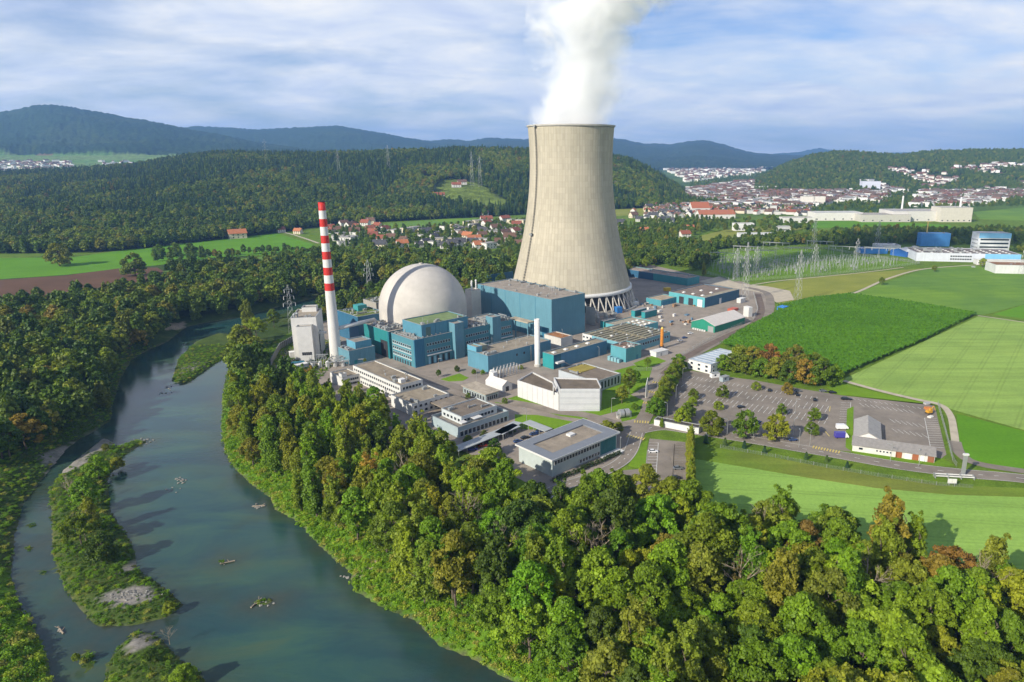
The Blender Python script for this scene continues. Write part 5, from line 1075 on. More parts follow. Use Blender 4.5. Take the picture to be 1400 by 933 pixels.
# ridge woods
hw = []
Y_ = np.arange(905, 2380, 8.6); pts_ = []
for yv in Y_:
    sp_ = 7.6 + yv / 500; xs = np.arange(-CX / F * 1.0367 * yv - 160, .27 * yv, sp_); pts_.append(np.c_[xs + g7.normal(size=len(xs)) * 2.6, yv + g7.normal(size=len(xs)) * 2.6])
PH = np.concatenate(pts_); zh, ok, pxh = hillz(R1, PH); PH, zh, pxh = PH[ok], zh[ok], pxh[ok]
clear = np.zeros(len(PH), bool)
for cpx, cdy, rx, ry in CLR: clear |= ((pxh - cpx) / rx) ** 2 + ((PH[:, 1] - cdy) / ry) ** 2 < 1
PH, zh, pxh = PH[~clear], zh[~clear], pxh[~clear]
con = fbm(PH[:, 0] / 190, PH[:, 1] / 190 + 9, 4) + np.where(pxh < 330, .04, -.02) + (PH[:, 1] > 1500) * .04 > .505
s_ = g7.uniform(.8, 1.2, len(PH))
lit_ = ~con & (fbm(PH[:, 0] / 130 + 30, PH[:, 1] / 90, 4) > .475); drk = ~con & ~lit_
scatter_nodes('woodland', 'mixed broadleaf woodland on the ridge', np.c_[PH[drk], zh[drk] - .5], s_[drk], C_dec, 13); scatter_nodes('light_woodland', 'yellow-green broadleaf stands on the ridge', np.c_[PH[lit_], zh[lit_] - .5], s_[lit_], C_light, 19)
scatter_nodes('spruce_forest', 'dark spruce stands on the ridge', np.c_[PH[con], zh[con] - .5], s_[con], C_mix, 14)
P6 = []
for yv in np.arange(2360, 3420, 15.):
    xs = np.arange(.26 * yv, .72 * yv, 14); P6.append(np.c_[xs + g7.normal(size=len(xs)) * 4, yv + g7.normal(size=len(xs)) * 4])
P6 = np.concatenate(P6); z6, ok, px6 = hillz(R6, P6); cl6 = (fbm(P6[:, 0] / 120, P6[:, 1] / 120, 3) > .47) & (P6[:, 1] < 2900) & (px6 > 1180); ok &= ~cl6
P6h = np.c_[P6[cl6], z6[cl6]]; scatter_nodes('woodland', 'wooded slopes of the hill above the town', np.c_[P6[ok], z6[ok] - .5], g7.uniform(.8, 1.15, ok.sum()), C_dec, 15)

# ---- bank growth: grass tufts and low scrub
tuft = [leafcloud('tuft', [(random.gauss(0, .8), random.gauss(0, .8), .35, .9, .6) for _ in range(5)], 12, .34, 700 + i, M['grassblade'], flat=.8) for i in range(3)]
bush = [leafcloud('bush', [(random.gauss(0, 1.), random.gauss(0, 1.), 1.0, 1.2, 1.1) for _ in range(6)], 9, .34, 720 + i, M['grassblade'], flat=.7) for i in range(2)]
rtuft = [leafcloud('dull_tuft', [(random.gauss(0, .8), random.gauss(0, .8), .35, .9, .55) for _ in range(5)], 12, .32, 740 + i, M['reed'], flat=.8) for i in range(3)]
C_t, C_r = protos('tufts', tuft + bush[:1]), protos('dull_tufts', rtuft + bush[1:])
bx = scatter(np.array([(-330, 100), (60, 100), (60, 190), (-60, 330), (-130, 470), (-330, 470)], float), 1.55, 41, .5)
db_ = pdist(bx, river); zb2 = gz(bx); isin = np.any([inside(bx, I) for I in isls], 0)
rt = (db_ < 17) & (zb2 > ZW + .15) & ~inside(bx, river) & (bx[:, 0] > np.interp(bx[:, 1], [100, 300, 470], [-175, -172, -190]))
scatter_nodes('bank_growth', 'lush grass and scrub along the near river bank', np.c_[bx[rt], zb2[rt] - .1], g7.uniform(.35, .85, rt.sum()), C_t, 16)
lt = (zb2 > ZW + .12) & ((~inside(bx, river) & ~rt & (db_ < 70) & (bx[:, 0] < -150)) | isin)
gravel = np.zeros(len(bx), bool); Q = bx
for b in ((180, 820, 36, 12), (110, 618, 34, 16), (95, 640, 22, 10), (135, 608, 16, 12), (190, 885, 16, 14), (178, 778, 9, 11)): gravel |= blob(*b)
lt &= ~gravel | (g7.random(len(bx)) < .08)
scatter_nodes('meadow_growth', 'dull green meadow growth on the far bank and islands', np.c_[bx[lt], zb2[lt] - .1], g7.uniform(.25, .55, lt.sum()), C_r, 17)
# island trees and shrubs as things
for i, (px, py, v, s, ci, lb) in enumerate([(120, 700, 0, .8, 0, 'bright green round tree in the middle of the long island'), (135, 655, 8, .95, 0, 'bright green tree at the upper end of the long island'), (112, 745, 6, .8, 1, 'dark wide tree on the long island'), (140, 768, 8, .9, 2, 'dark green tree at the island water edge'), (128, 725, 3, .6, 3, 'olive upright tree on the long island'),
                                            (160, 640, 9, .6, 4, 'yellow-green bush near the island tip'), (145, 618, 2, .30, 3, 'olive shrub beside the island gravel'), (252, 935, 9, .6, 4, 'yellow-green bush on the islet at the picture bottom'), (232, 835, 9, .35, 4, 'yellow-green bush at the island point'), (160, 790, 6, .3, 1, 'low green scrub on the island'), (105, 905, 2, .2, 0, 'small green bush on the tiny islet'), (205, 905, 6, .3, 2, 'dark scrub on the islet at the picture bottom')]):
    g0 = G(px, py, ZW + 1.3); tree(g0[0], g0[1], ZW + 1.1, v, s, PAL[ci][1], lb, None, name='island_tree')
for i, (px, py, lb) in enumerate([(98, 690, 'pale dead tree on the long island, left one'), (118, 740, 'pale dead tree on the long island, right one'), (232, 880, 'small dead tree at the islet shore')]):
    g0 = G(px, py, ZW + 1.3); o = thing('dead_tree', lb, 'tree', (g0[0], g0[1], ZW + 1), i * 2., None); o.scale = (.62 if i < 2 else .3,) * 3; link('branches', bare_me[i], o)
# individual trees across the fields and the plant
for i, (px, py, v, s, ci, lb) in enumerate([(82, 364, 8, 2.5, 3, 'large yellowing tree clump alone in the green meadow'), (185, 378, 8, 2.2, 1, 'large dark tree at the ploughed field corner'), (218, 352, 8, 1.5, 1, 'dark hedge tree in the meadow, left of three'), (240, 350, 8, 1.6, 1, 'dark hedge tree in the meadow, middle of three'), (262, 350, 8, 1.6, 2, 'dark hedge tree in the meadow, right of three'),
                                            (340, 442, 3, .95, 3, 'pale willow standing at the river bend'), (352, 468, 5, 1., 4, 'yellow-green wide tree on the bank left of the plant'), (345, 500, 2, .9, 4, 'yellow-green round tree on the bank by the plant fence'), (375, 448, 0, .8, 1, 'green tree behind the white boiler house fence'),
                                            (860, 540, 1, .78, 1, 'leafy dark tree on the lawn right of the visitor building'), (850, 552, 2, .66, 3, 'olive tree on the lawn corner by the visitor building'), (868, 525, 2, .6, 1, 'green tree behind the lawn beside the road'), (885, 503, 2, .42, 0, 'small green tree near the plant gate'), (830, 598, 5, .55, 3, 'yellowish spreading tree behind the grey-roofed office'), (905, 585, 4, .28, 1, 'slim green tree at the junction hedge'),
                                            (1205, 390, 2, .55, 1, 'lone bushy tree at the bend of the field track'), (1277, 372, 2, .55, 3, 'lone tree on the field path'), (1343, 366, 2, .8, 4, 'light green tree in front of the pale blue factory'), (962, 378, 4, .7, 4, 'yellow-green tree before the dark wood by the teal store'), (600, 516, 2, .3, 2, 'round clipped bush on the lawn by the white office')]):
    g0 = G(px, py); tree(g0[0], g0[1], gz([g0[:2]])[0] - .1, v, s, PAL[ci][1], lb, None)
for i, (px, py, s_, ci, lb) in enumerate([(625, 508, .32, 2, 'small dark conifer-like bush on the transformer lawn'), (648, 511, .3, 1, 'green bush at the blue building corner, left one'), (660, 512, .28, 0, 'green bush at the blue building corner, right one'), (712, 505, .3, 4, 'yellow-green bush by the white vent stack'), (640, 545, .3, 1, 'green bush beside the flat pavilion'), (576, 560, .35, 2, 'dark bush at the white office wing corner'), (690, 552, .3, 1, 'round bush on the lawn by the visitor building'), (700, 592, .35, 2, 'dark bush at the canteen end'), (662, 600, .4, 2, 'dark shrub in front of the canteen'), (640, 606, .4, 1, 'green shrub in front of the canteen'), (676, 620, .6, 2, 'dark tree over the long carport'), (868, 560, .35, 1, 'green bush behind the display drum'), (500, 508, .2, 0, 'roof garden bush on the white side wing'), (845, 590, .5, 3, 'olive tree at the junction corner')]):
    g0 = G(px, py); tree(g0[0], g0[1], 0 if i != 12 else 6., 9 if i % 2 else 8, s_, PAL[ci][1], lb, None, name='shrub', cat='shrub')
# bushes between car park and maize
for i, (px, py, v, s) in enumerate([(1000, 507, 8, 1.1), (1020, 512, 8, 1.2), (1040, 515, 9, 1.2), (1060, 518, 8, 1.3), (1080, 522, 9, 1.3), (1100, 525, 8, 1.4), (1122, 527, 8, 1.4), (1136, 524, 9, 1.2), (1050, 504, 8, 1.4), (1085, 508, 8, 1.4), (1110, 514, 8, 1.3), (988, 507, 8, .9), (1030, 502, 8, 1.3), (1010, 499, 9, 1.3)]):
    g0 = G(px, py); ci = (3, 1, 1, 3, 2, 5, 1, 0, 6, 3, 1, 0, 5, 3)[i]
    tree(g0[0], g0[1], 0, v, s * 1.02, PAL[ci][1], f'{PAL[ci][0]} {VAR[v][3]} tree in the copse between car park and maize', 'copse trees by the car park')
# car park trees
CP = [(948, 545, .36, 'small tree in the car park, near the white office'), (946, 555, .33, 'small car park tree under the first small one'), (988, 544, .42, 'slim car park tree beside a dark patch'), (982, 560, .33, 'low car park tree in the middle bays'), (940, 572, .50, 'car park tree behind the white shelter, left of two'), (932, 582, .52, 'car park tree right behind the white shelter'),
      (973, 593, .72, 'large round car park tree next to the white shelter'), (1018, 597, .74, 'large round car park tree, second from the shelter'), (1060, 601, .74, 'large round car park tree, third from the shelter'), (1068, 567, .34, 'small slim car park tree in mid lot'), (1113, 575, .40, 'small round car park tree near the depot, upper'), (1109, 594, .42, 'small round car park tree near the depot, lower'), (1034, 533, .36, 'small car park tree near the copse'), (1076, 539, .40, 'car park tree touching the copse')]
for i, (px, py, s, lb) in enumerate(CP):
    g0 = G(px, py); tree(g0[0], g0[1], .05, (8, 9, 8, 9, 8, 8, 8, 8, 8, 8, 8, 8, 9, 8)[i], s * 1.5, PAL[(1, 4, 1, 4, 1, 4, 1, 1, 4, 1, 1, 1, 3, 5)[i]][1], lb, None, name='car_park_tree')
HL = [((895, 570), (928, 505), 13)]
for (a, b2, n) in HL:
    for i in range(n):
        g0 = Vector(G(*a)).lerp(Vector(G(*b2)), (i + .3 * random.random()) / (n - 1)); tree(g0.x, g0.y, .05, (8, 9, 8)[i % 3], random.uniform(.75, .95), PAL[(1, 0, 3)[i % 3]][1], 'green hedge tree lining the access road by the car park', 'row of trees along the access road', name='roadside_tree')
hd = Vector(G(944, 700)), Vector(G(944, 606))
for i in range(24):
    g0 = hd[0].lerp(hd[1], i / 23); tree(g0.x, g0.y, .05, 4, random.uniform(.42, .5), PAL[4 if i % 3 else 3][1], 'yellow-green conical tree in the tall hedge by the meadow', 'tall clipped hedge by the small car park', name='hedge_tree')
cone_me = conifer(9, 3.9, 2.9, 200)
for i, (px, py) in enumerate([(965, 606), (991, 609.5), (1017.5, 613), (1045, 619.5), (1102, 628), (1130, 632), (1158, 640)]):
    o = thing('cone_shrub', 'small clipped dark conical tree on the road verge, %s from the hedge' % ('first', 'second', 'third', 'fourth', 'fifth', 'sixth', 'seventh')[i], 'tree', G(px, py), i, 'clipped cones along the road'); o.scale = (1 - .04 * i,) * 3
    link('trunk', MB().tube((0, 0, 0), (0, 0, 1), .1, .08, 6).mesh('trunk', [M['bark']]), o); link('crown', cone_me, o)
# hedge in front of the grey office
hb = [leafcloud('crown', [(0, 0, .8, .95, .8), (.4, .3, .7, .8, .7)], 40, .22, 800, M['leaf'])]
q0, q1 = Vector(G(757, 660)), Vector(G(846, 622))
for i in range(18):
    g0 = q0.lerp(q1, i / 17); o = thing('clipped_shrub', 'round dark shrub in the row below the grey-roofed office', 'shrub', (g0.x, g0.y, 0), i, 'shrubs along the grey-roofed office'); o.scale = (1.25,) * 3; link('crown', hb[0], o, color=(.035, .065, .014))
    link('stem', MB().tube((0, 0, 0), (0, 0, .6), .08, .06, 5).mesh('stem', [M['bark']]), o)

# maize: a standing crop with rows, taller than the fields round it
mz = gpoly([(984, 473), (1010, 455), (1060, 430), (1064, 420), (1112, 409), (1162, 404), (1250, 416), (1336, 431), (1260, 469), (1150, 516), (1125, 505), (1100, 500), (1010, 481)])
x0, y0 = mz.min(0); x1, y1 = mz.max(0); st_ = 1.35; X, Y = np.meshgrid(np.arange(x0, x1, st_), np.arange(y0, y1, st_)); PQ = np.c_[X.ravel(), Y.ravel()]; ii = inside(PQ, mz).reshape(X.shape)
Z = 2.1 + np.random.default_rng(2).random(X.shape) * .9; q = np.arange(X.size).reshape(X.shape); okf = ii[:-1, :-1] & ii[1:, :-1] & ii[:-1, 1:] & ii[1:, 1:]
fc = np.c_[q[:-1, :-1][okf], q[:-1, 1:][okf], q[1:, 1:][okf], q[1:, :-1][okf]]; me = npmesh('maize_crop', np.c_[PQ, Z.ravel()], fc, [fieldmat('maize', (.070, .175, .008), 42, .22, 1.5, .16)], False)
rim_ = MB(); nm_ = len(mz)
for i in range(nm_):
    a, b2 = mz[i], mz[(i + 1) % nm_]; rim_.add([(*a, 0), (*b2, 0), (*b2, 2.5), (*a, 2.5)], [(0, 1, 2, 3)])
tag(link('maize_crop', me), 'dense dark green maize field beside the access road', None, None, 'stuff')
cm_ = protos('maize_plants', [leafcloud('maize_plant', [(0, 0, 1.3, .5, 1.2)], 22, .32, 900 + i, leafmat('maize_leaf%d' % i, [(0, (.075, .180, .009)), (.5, (.100, .220, .010)), (.8, (.055, .150, .009))], .2, .3), flat=.9) for i in range(2)])
mp_pts = scatter(mz, 2.3, 51, .5); scatter_nodes('maize_plants', 'maize plants standing over the dark green crop', np.c_[mp_pts, np.full(len(mp_pts), .6)], g7.uniform(.85, 1.25, len(mp_pts)), cm_, 18)

# ------------------------------------------------------------------ cars
def carproto():
    body = MB(); prof = [(-2.1, .35), (-2.15, .75), (-2.0, .95), (-1.1, 1.0), (1.0, .98), (2.0, .78), (2.15, .5), (2.1, .3)]
    n = len(prof); vs_ = []
    for y, k in ((-.85, .92), (-.70, 1.), (.70, 1.), (.85, .92)): vs_ += [(x, y, z * k if z > .5 else z) for x, z in prof]
    fs_ = [tuple(range(n)), tuple(3 * n + i for i in range(n - 1, -1, -1))]
    for r_ in range(3): fs_ += [(r_ * n + i, (r_ + 1) * n + i, (r_ + 1) * n + (i + 1) % n, r_ * n + (i + 1) % n) for i in range(n)]
    body.add(vs_, fs_)
    cab = MB().add([(-1.75, -.72, .95), (1.0, -.72, .95), (1.0, .72, .95), (-1.75, .72, .95), (-1.35, -.58, 1.42), (.25, -.58, 1.42), (.25, .58, 1.42), (-1.35, .58, 1.42)], [(0, 1, 5, 4), (1, 2, 6, 5), (2, 3, 7, 6), (3, 0, 4, 7), (4, 5, 6, 7)])
    roof = MB().box(-1.33, .22, -.57, .57, 1.42, 1.48); wh = MB().tube((0, -.1, 0), (0, .1, 0), .33, .33, 10)
    return body.mesh('body', [M['cars']]), cab.mesh('cabin_glass', [M['glass']]), roof.mesh('roof', [M['cars']]), wh.mesh('wheel', [M['tyre']])
CB, CG, CRF, CW = carproto()
def car(px, py, rz, col, label, z=.1):
    g0 = G(px, py); o = thing('parked_car', label, 'car', (g0[0], g0[1], z), R(rz), 'parked cars'); link('body', CB, o, color=col); link('cabin', CG, o); link('roof', CRF, o, color=col)
    for x in (-1.3, 1.3):
        for y in (-.8, .8): link('wheel', CW, o, (x, y, .33))
    return o
BK, DB_, WH_, GY, RD = (.015, .015, .018), (.03, .06, .16), (.75, .75, .75), (.16, .17, .18), (.3, .03, .02)
for px, py, rz, c_, lb in [(1052, 535, 70, BK, 'black car in the upper car park rows, beside the copse'), (1090, 541, 80, BK, 'black car alone in the upper bays, next to white-lined bays'), (1114, 548, 75, BK, 'black car in the upper bays, near the lane'), (1013, 558, 20, BK, 'black car in the middle of the car park'), (1125, 536, 10, GY, 'dark car with pale roof by the copse edge'), (1138, 538, 5, BK, 'dark car at the copse end'),
                           (1036, 579, 40, DB_, 'dark blue car in shade between two large car park trees'), (1084, 603, 10, DB_, 'blue car at the lower car park edge'), (946, 561, 40, DB_, 'blue car in shade near the white shelter'), (893, 619, 5, WH_, 'white car in the small car park'), (927, 642, 5, GY, 'dark grey car in the small car park by the hedge'), (924, 655, 5, BK, 'black car in the small car park, lowest'),
                           (708, 605, 30, DB_, 'dark blue car in the fenced parking, leftmost of four'), (718, 600, 30, BK, 'black car in the fenced parking, second of four'), (730, 595, 30, DB_, 'blue car in the fenced parking, third of four'), (738, 591, 30, DB_, 'blue car in the fenced parking, nearest the lawn'), (646, 616, 20, (.05, .05, .28), 'violet-blue car under the long carport'), (660, 611, 20, RD, 'red car under the long carport'), (673, 606, 20, BK, 'black car under the long carport'),
                           (936, 463, 30, DB_, 'blue car on the yard near the workshop, front one'), (944, 457, 30, WH_, 'white car on the yard by the green shed'), (930, 467, 25, (.4, .4, .42), 'silver car on the yard beside the workshop'), (1331, 366, 0, WH_, 'white car in front of the factory'), (1091, 536, 5, GY, 'grey car under the copse trees')]:
    car(px, py, rz, c_, lb)
hs = car(1157, 547, -5, BK, 'long black car at the head of the hatched bays'); hs.scale = (1.35, 1.1, 1.1)
def van(px, py, rz, col, label, L=5.6, h=2.5, cabc=WH_):
    g0 = G(px, py); o = thing('van', label, 'van', (g0[0], g0[1], .1), R(rz), 'vans in the hatched bays'); link('cargo_box', MB().box(-L / 2, L / 2 - 1.7, -1, 1, .45, h).mesh('cargo_box', [M['cars']]), o, color=col)
    link('cab', MB().add([(L / 2 - 1.68, -.95, .4), (L / 2, -.95, .4), (L / 2, .95, .4), (L / 2 - 1.68, .95, .4), (L / 2 - 1.68, -.9, h * .9), (L / 2 - 1., -.9, h * .86), (L / 2 - 1., .9, h * .86), (L / 2 - 1.68, .9, h * .9), (L / 2, -.95, 1.15), (L / 2, .95, 1.15)], [(0, 1, 8, 5, 4), (3, 7, 6, 9, 2), (1, 2, 9, 8), (4, 5, 6, 7), (0, 4, 7, 3)]).mesh('cab', [M['cars']]), o, color=cabc)
    link('windscreen', MB().add([(L / 2 + .02, -.85, 1.2), (L / 2 + .02, .85, 1.2), (L / 2 - .93, .8, h * .84), (L / 2 - .93, -.8, h * .84)], [(0, 1, 2, 3)]).mesh('windscreen', [M['glass']]), o)
    for x in (-L / 2 + 1, L / 2 - .8):
        for y in (-.9, .9): link('wheel', CW, o, (x, y, .33))
    return o
van(1151, 587, 0, WH_, 'white van with red stripe in the hatched bays'); van(1150, 599, 0, (.06, .05, .32), 'purple-blue box van next to the depot', 6.4, 2.9)
ex = thing('digger', 'yellow compact digger at the corner of the rear parking lot', 'digger', G(1270, 566), R(20)); oy = surf('machine_yellow', (.58, .30, .03), .5); link('tracks', MB().box(-1.6, 1.6, -1.2, -.6, 0, .8).box(-1.6, 1.6, .6, 1.2, 0, .8).mesh('tracks', [M['dark']]), ex); link('house', MB().box(-1.5, 1.2, -1, 1, .8, 2.).box(-.2, 1.1, -.9, .1, 2., 3.).mesh('house', [oy]), ex); link('boom', MB().tube((1.1, .4, 1.8), (3., .4, 3.6), .25, .2, 6).tube((3, .4, 3.6), (4.4, .4, 1.2), .2, .15, 6).mesh('boom', [oy]), ex)
for i in range(3): pl = thing('material_stack', ('stack of orange building boxes by the digger', 'grey material pallet behind the digger', 'white crate below the digger')[i], 'materials', G(*((1268, 560), (1267, 553), (1272, 571))[i]), .3 * i); pbox(pl, 'pallet', -1.6, 1.6, -1, 1, 0, .2, 'deadwood'); pbox(pl, 'load', -1.5, 1.5, -.9, .9, .2, 1.3 - .3 * i, 'paint', ((.55, .20, .06), (.4, .4, .4), (.7, .68, .62))[i])

# ------------------------------------------------------------------ lamps, fences, sign gantry
lampm = MB().tube((0, 0, 0), (0, 0, 8), .13, .08, 6).mesh('pole', [M['metal']]); lampa = MB().tube((0, 0, 8), (1.4, 0, 8.3), .08, .06, 5).box(1.2, 2.1, -.2, .2, 8.2, 8.4).mesh('lamp_head', [M['metal']])
for i, (px, py) in enumerate([(933, 522), (924, 548), (912, 573), (994, 595), (1030, 600), (1087, 566), (1084, 595), (1092, 612), (1107, 610), (720, 580), (848, 620), (836, 565), (899, 532), (808, 548), (1217, 632), (1256, 638), (884, 640), (600, 508), (652, 524), (819, 492)]):
    o = thing('lamp_post', 'slim grey lamp post ' + ('at the hedge row top', 'in the hedge row middle', 'by the shelter', 'on the car park rim, first of the row', 'on the car park rim, second of the row', 'between the small car park trees', 'at the lower car park, inner', 'at the lower car park corner', 'at the car park entrance', 'at the fenced parking', 'beside the grey-roofed office', 'on the lawn by the display drum', 'opposite the sail sign', 'in front of the visitor building', 'before the depot garages', 'at the depot end', 'in the grass wedge', 'on the plant road', 'by the flat pavilion', 'between the blue and teal buildings')[i], 'lamp post', G(px, py), i * 1.1, 'lamp posts')
    link('pole', lampm, o); link('lamp_head', lampa, o)
def fence(label, px, h=2.6, sp=5., mesh=True, col=(.40, .44, .42), panel=.12):
    pts = [Vector(G(a, b2)) for a, b2 in px]; o = thing('fence', label, 'fence', tuple(pts[0]), 0); o_ = pts[0]; pm_ = MB().tube((0, 0, 0), (0, 0, h), .09, .09, 5).mesh('post', [M['metal']]); wm_ = MB()
    for a, b2 in zip(pts[:-1], pts[1:]):
        L_ = (b2 - a).length; n = max(1, int(L_ / sp))
        for i in range(n): link('post', pm_, o, tuple(a.lerp(b2, i / n) - o_))
        for z in np.arange(.25, h, .42): wm_.tube(a - o_ + Vector((0, 0, z)), b2 - o_ + Vector((0, 0, z)), .035, .035, 3, caps=False)
        nv = int(L_ / 1.2)
        for i in range(nv): p = a.lerp(b2, i / nv) - o_; wm_.tube(p + Vector((0, 0, .2)), p + Vector((0, 0, h - .1)), .022, .022, 3, caps=False)
    link('wire_mesh', wm_.mesh('wire_mesh', [M['metal']]), o)
fence('long wire security fence beside the railway bed', [(868, 508), (900, 507), (930, 488), (965, 468), (1000, 451), (1030, 437), (1036, 424), (1030, 402)])
fence('wire fence in front of the substation', [(962, 373), (1003, 386), (1080, 381), (1140, 376), (1200, 369), (1258, 361)], 3.2)
fence('wire fence behind the substation', [(985, 345), (1090, 340), (1130, 341), (1180, 350), (1258, 361)], 3.2)
fence('wire fence along the meadow verge', [(985, 613), (1060, 626), (1130, 640), (1200, 652), (1280, 664), (1330, 668)], 1.8)
fence('grey fence along the depot yard', [(1282, 554), (1292, 590), (1302, 630), (1308, 640)], 2.4)
wl_ = thing('perimeter_wall', 'dark screen wall along the riverside left of the boiler house', 'wall', (0, 0, 0)); pp_ = [Vector(G(a, b2)) for a, b2 in ((374, 522), (371, 500), (383, 478), (400, 468), (420, 455))]; wm_ = MB()
for a, b2 in zip(pp_[:-1], pp_[1:]):
    n = int((b2 - a).length / 3) + 1
    for i in range(n):
        p, q = a.lerp(b2, i / n), a.lerp(b2, (i + .94) / n); d = (q - p).normalized(); nr = Vector((-d.y, d.x, 0)) * .12; link('panel', MB().prism([tuple((p - nr)[:2]), tuple((q - nr)[:2]), tuple((q + nr)[:2]), tuple((p + nr)[:2])], 0, 4.2).mesh('panel', [M['paint']]), wl_, color=(.15, .145, .135))
        link('post', MB().box(q.x - .15, q.x + .3, q.y - .15, q.y + .15, 0, 4.5).mesh('post', [M['metal']]), wl_)
sg = thing('sign_gantry', 'pale grey tower sign beside the main road crossing', 'sign', G(1316, 651), 0); link('pylon', MB().box(-.7, .7, -.4, .4, 0, 9.2).mesh('pylon', [M['metal']]), sg); link('camera_head', MB().box(-1.1, 1.1, -.5, .5, 9.2, 9.9).mesh('camera_head', [M['white']]), sg)
br_ = thing('road_barrier', 'white barrier beams across the road at the tower sign', 'barrier', G(1300, 655), -.12); link('beam', MB().box(-6, 9, -.15, .15, .9, 1.3).box(-6, 9, 1.9, 2.2, .9, 1.3).mesh('beam', [M['white']]), br_)
for x in (-6, -1, 4, 9): pbox(br_, 'post', x - .15, x + .15, -.2, 2.3, 0, 1.5, 'metal')
sb = thing('sign_board', 'white double board on posts below the road', 'sign', G(1301, 664), -.1); pbox(sb, 'board', -1.7, -.05, -.1, .1, .9, 2.9, 'white'); pbox(sb, 'board', .05, 1.7, -.1, .1, .9, 2.9, 'white'); pbox(sb, 'post', -1.2, -1., -.08, .08, 0, .9, 'metal'); pbox(sb, 'post', 1., 1.2, -.08, .08, 0, .9, 'metal')

# ------------------------------------------------------------------ pipes and transformers in the yard
def insul(label, px, py, n, sp, rz):
    o = thing('switchyard_rack', label, 'switchyard', G(px, py), rz)
    pm_ = MB().tube((0, 0, 0), (0, 0, 3.6), .22, .18, 6).tube((0, 0, 3.6), (0, 0, 5.6), .38, .26, 8).mesh('insulator', [M['white']])
    for i in range(n[0]):
        for j in range(n[1]): link('insulator', pm_, o, (i * sp, j * sp, 0))
    for j in range(n[1]): link('busbar', MB().tube((0, j * sp, 5.7), ((n[0] - 1) * sp, j * sp, 5.7), .10, .10, 6).mesh('busbar', [M['metal']]), o)
    return o
o = insul('white insulator rack at the corner of the blue transformer building', 683, 518, (7, 3), 2.6, R(45)); pbox(o, 'transformer', -4.5, -1.5, 0, 4, .2, 4.5, 'white'); pbox(o, 'transformer', -1.2, 1., 4.6, 7.5, .2, 4., 'white')
pr_ = thing('pipe_rack', 'tangle of pale pipes on racks before the boiler house', 'pipework', G(425, 500), R(10)); mb = MB()
for i in range(26):
    a = Vector((random.uniform(0, 24), random.uniform(-9, 6), random.uniform(1, 5.5))); ax = random.choice((Vector((1, 0, 0)), Vector((0, 1, 0)))); mb.tube(a, a + ax * random.uniform(4, 11), .3, .3, 6)
link('pipe', mb.mesh('pipe', [M['metal']]), pr_)
for x in range(0, 25, 4):
    for y in (-8, -1, 5): pbox(pr_, 'post', x - .15, x + .15, y - .15, y + .15, 0, 5.6, 'metal')
for i in range(5): link('tank', MB().tube((2 + i * 4.5, -5, 0), (2 + i * 4.5, -5, 3.4), 1.2, 1.2, 12).tube((2 + i * 4.5, -5, 3.4), (2 + i * 4.5, -5, 4.), 1.2, .3, 12).mesh('tank', [M['white']]), pr_)
for i, (px, py, w, l, h_, c_, lb) in enumerate([(845, 428, 5, 5, 5, (.03, .16, .42), 'bright blue skip beside the cooling tower columns'), (1070, 424, 9, 6, 3, (.04, .20, .55), 'blue tarpaulin stack at the maize corner'), (866, 418, 9, 4, 3, WHITE, 'white container near the cooling tower'), (1013, 414, 8, 4, 4, WHITE, 'white tank box behind the green shed'), (1022, 433, 4, 6, 8, WHITE, 'tall white silo box at the yard end'), (1002, 425, 9, 5, 2, (.42, .10, .06), 'red material stack behind the green shed'), (912, 398, 6, 4, 3, (.55, .38, .02), 'yellow site machine by the teal low store'), (436, 486, 4, 4, 4, (.5, .5, .48), 'grey box at the boiler house foot'), (402, 489, 5, 4, 4, WHITE, 'white hut at the corner of the boiler house'), (412, 503, 8, 4, 2.5, WHITE, 'white flat box before the boiler house'), (405, 500, 10, 4, 2, (.05, .3, .34), 'teal low cover before the boiler house'), (819, 478, 12, 3, 3, (.06, .22, .20), 'green pipe trough along the low blue building')]):
    o = thing('yard_box', lb, 'container', G(px, py), R(45 if i % 2 else 30)); link('body', MB().box(-w / 2, w / 2, -l / 2, l / 2, .2, h_).mesh('body', [M['clad'] if i in (0, 2, 3) else M['paint']]), o, color=c_); link('lid', MB().box(-w / 2 - .1, w / 2 + .1, -l / 2 - .1, l / 2 + .1, h_, h_ + .15).mesh('lid', [M['paint']]), o, color=tuple(min(1, k * 1.2) for k in c_)); pbox(o, 'skid', -w / 2 + .2, w / 2 - .2, -l / 2 + .2, l / 2 - .2, 0, .2, 'dark')
g8 = random.Random(4)
clut = [(x, y) for x, y in [(830 + g8.random() * 120, 412 + g8.random() * 34) for _ in range(46)]]
for i, (px, py) in enumerate(clut):
    w, l, h_ = g8.uniform(1, 4), g8.uniform(1, 2.5), g8.uniform(.8, 2.4); o = tag(link('crate', MB().box(-w / 2, w / 2, -l / 2, l / 2, .06, h_).box(-w / 2 - .05, w / 2 + .05, -l / 2 - .05, l / 2 + .05, h_, h_ + .1).mesh('crate', [M['paint']]), None, G(px, py), R(45)), 'small stored box or crate on the concrete yard behind the workshop', 'crate', 'stored goods on the yard'); o.color = (*g8.choice([(.5, .48, .44), (.25, .22, .2), (.12, .2, .28), (.6, .58, .55), (.3, .18, .1)]), 1)
pcool = thing('cooler_yard', 'grey-blue pump machinery at the foot of the cooling tower', 'machinery', G(818, 442), R(45))
for i in range(9): link('pump', MB().tube((i * 3.2, (i % 3) * 4, 0), (i * 3.2, (i % 3) * 4, 3.5), .9, .9, 10).box(i * 3.2 - 1, i * 3.2 + 1, (i % 3) * 4 - 1, (i % 3) * 4 + 1, 3.5, 4.4).mesh('pump', [M['metal']]), pcool)
pbox(pcool, 'grey_wall', -8, -7.5, -4, 6, 0, 14, 'concrete')
bw = thing('noise_screen', 'ribbed dark blue screen wall left of the cooling tower', 'wall', G(667, 396), R(45))
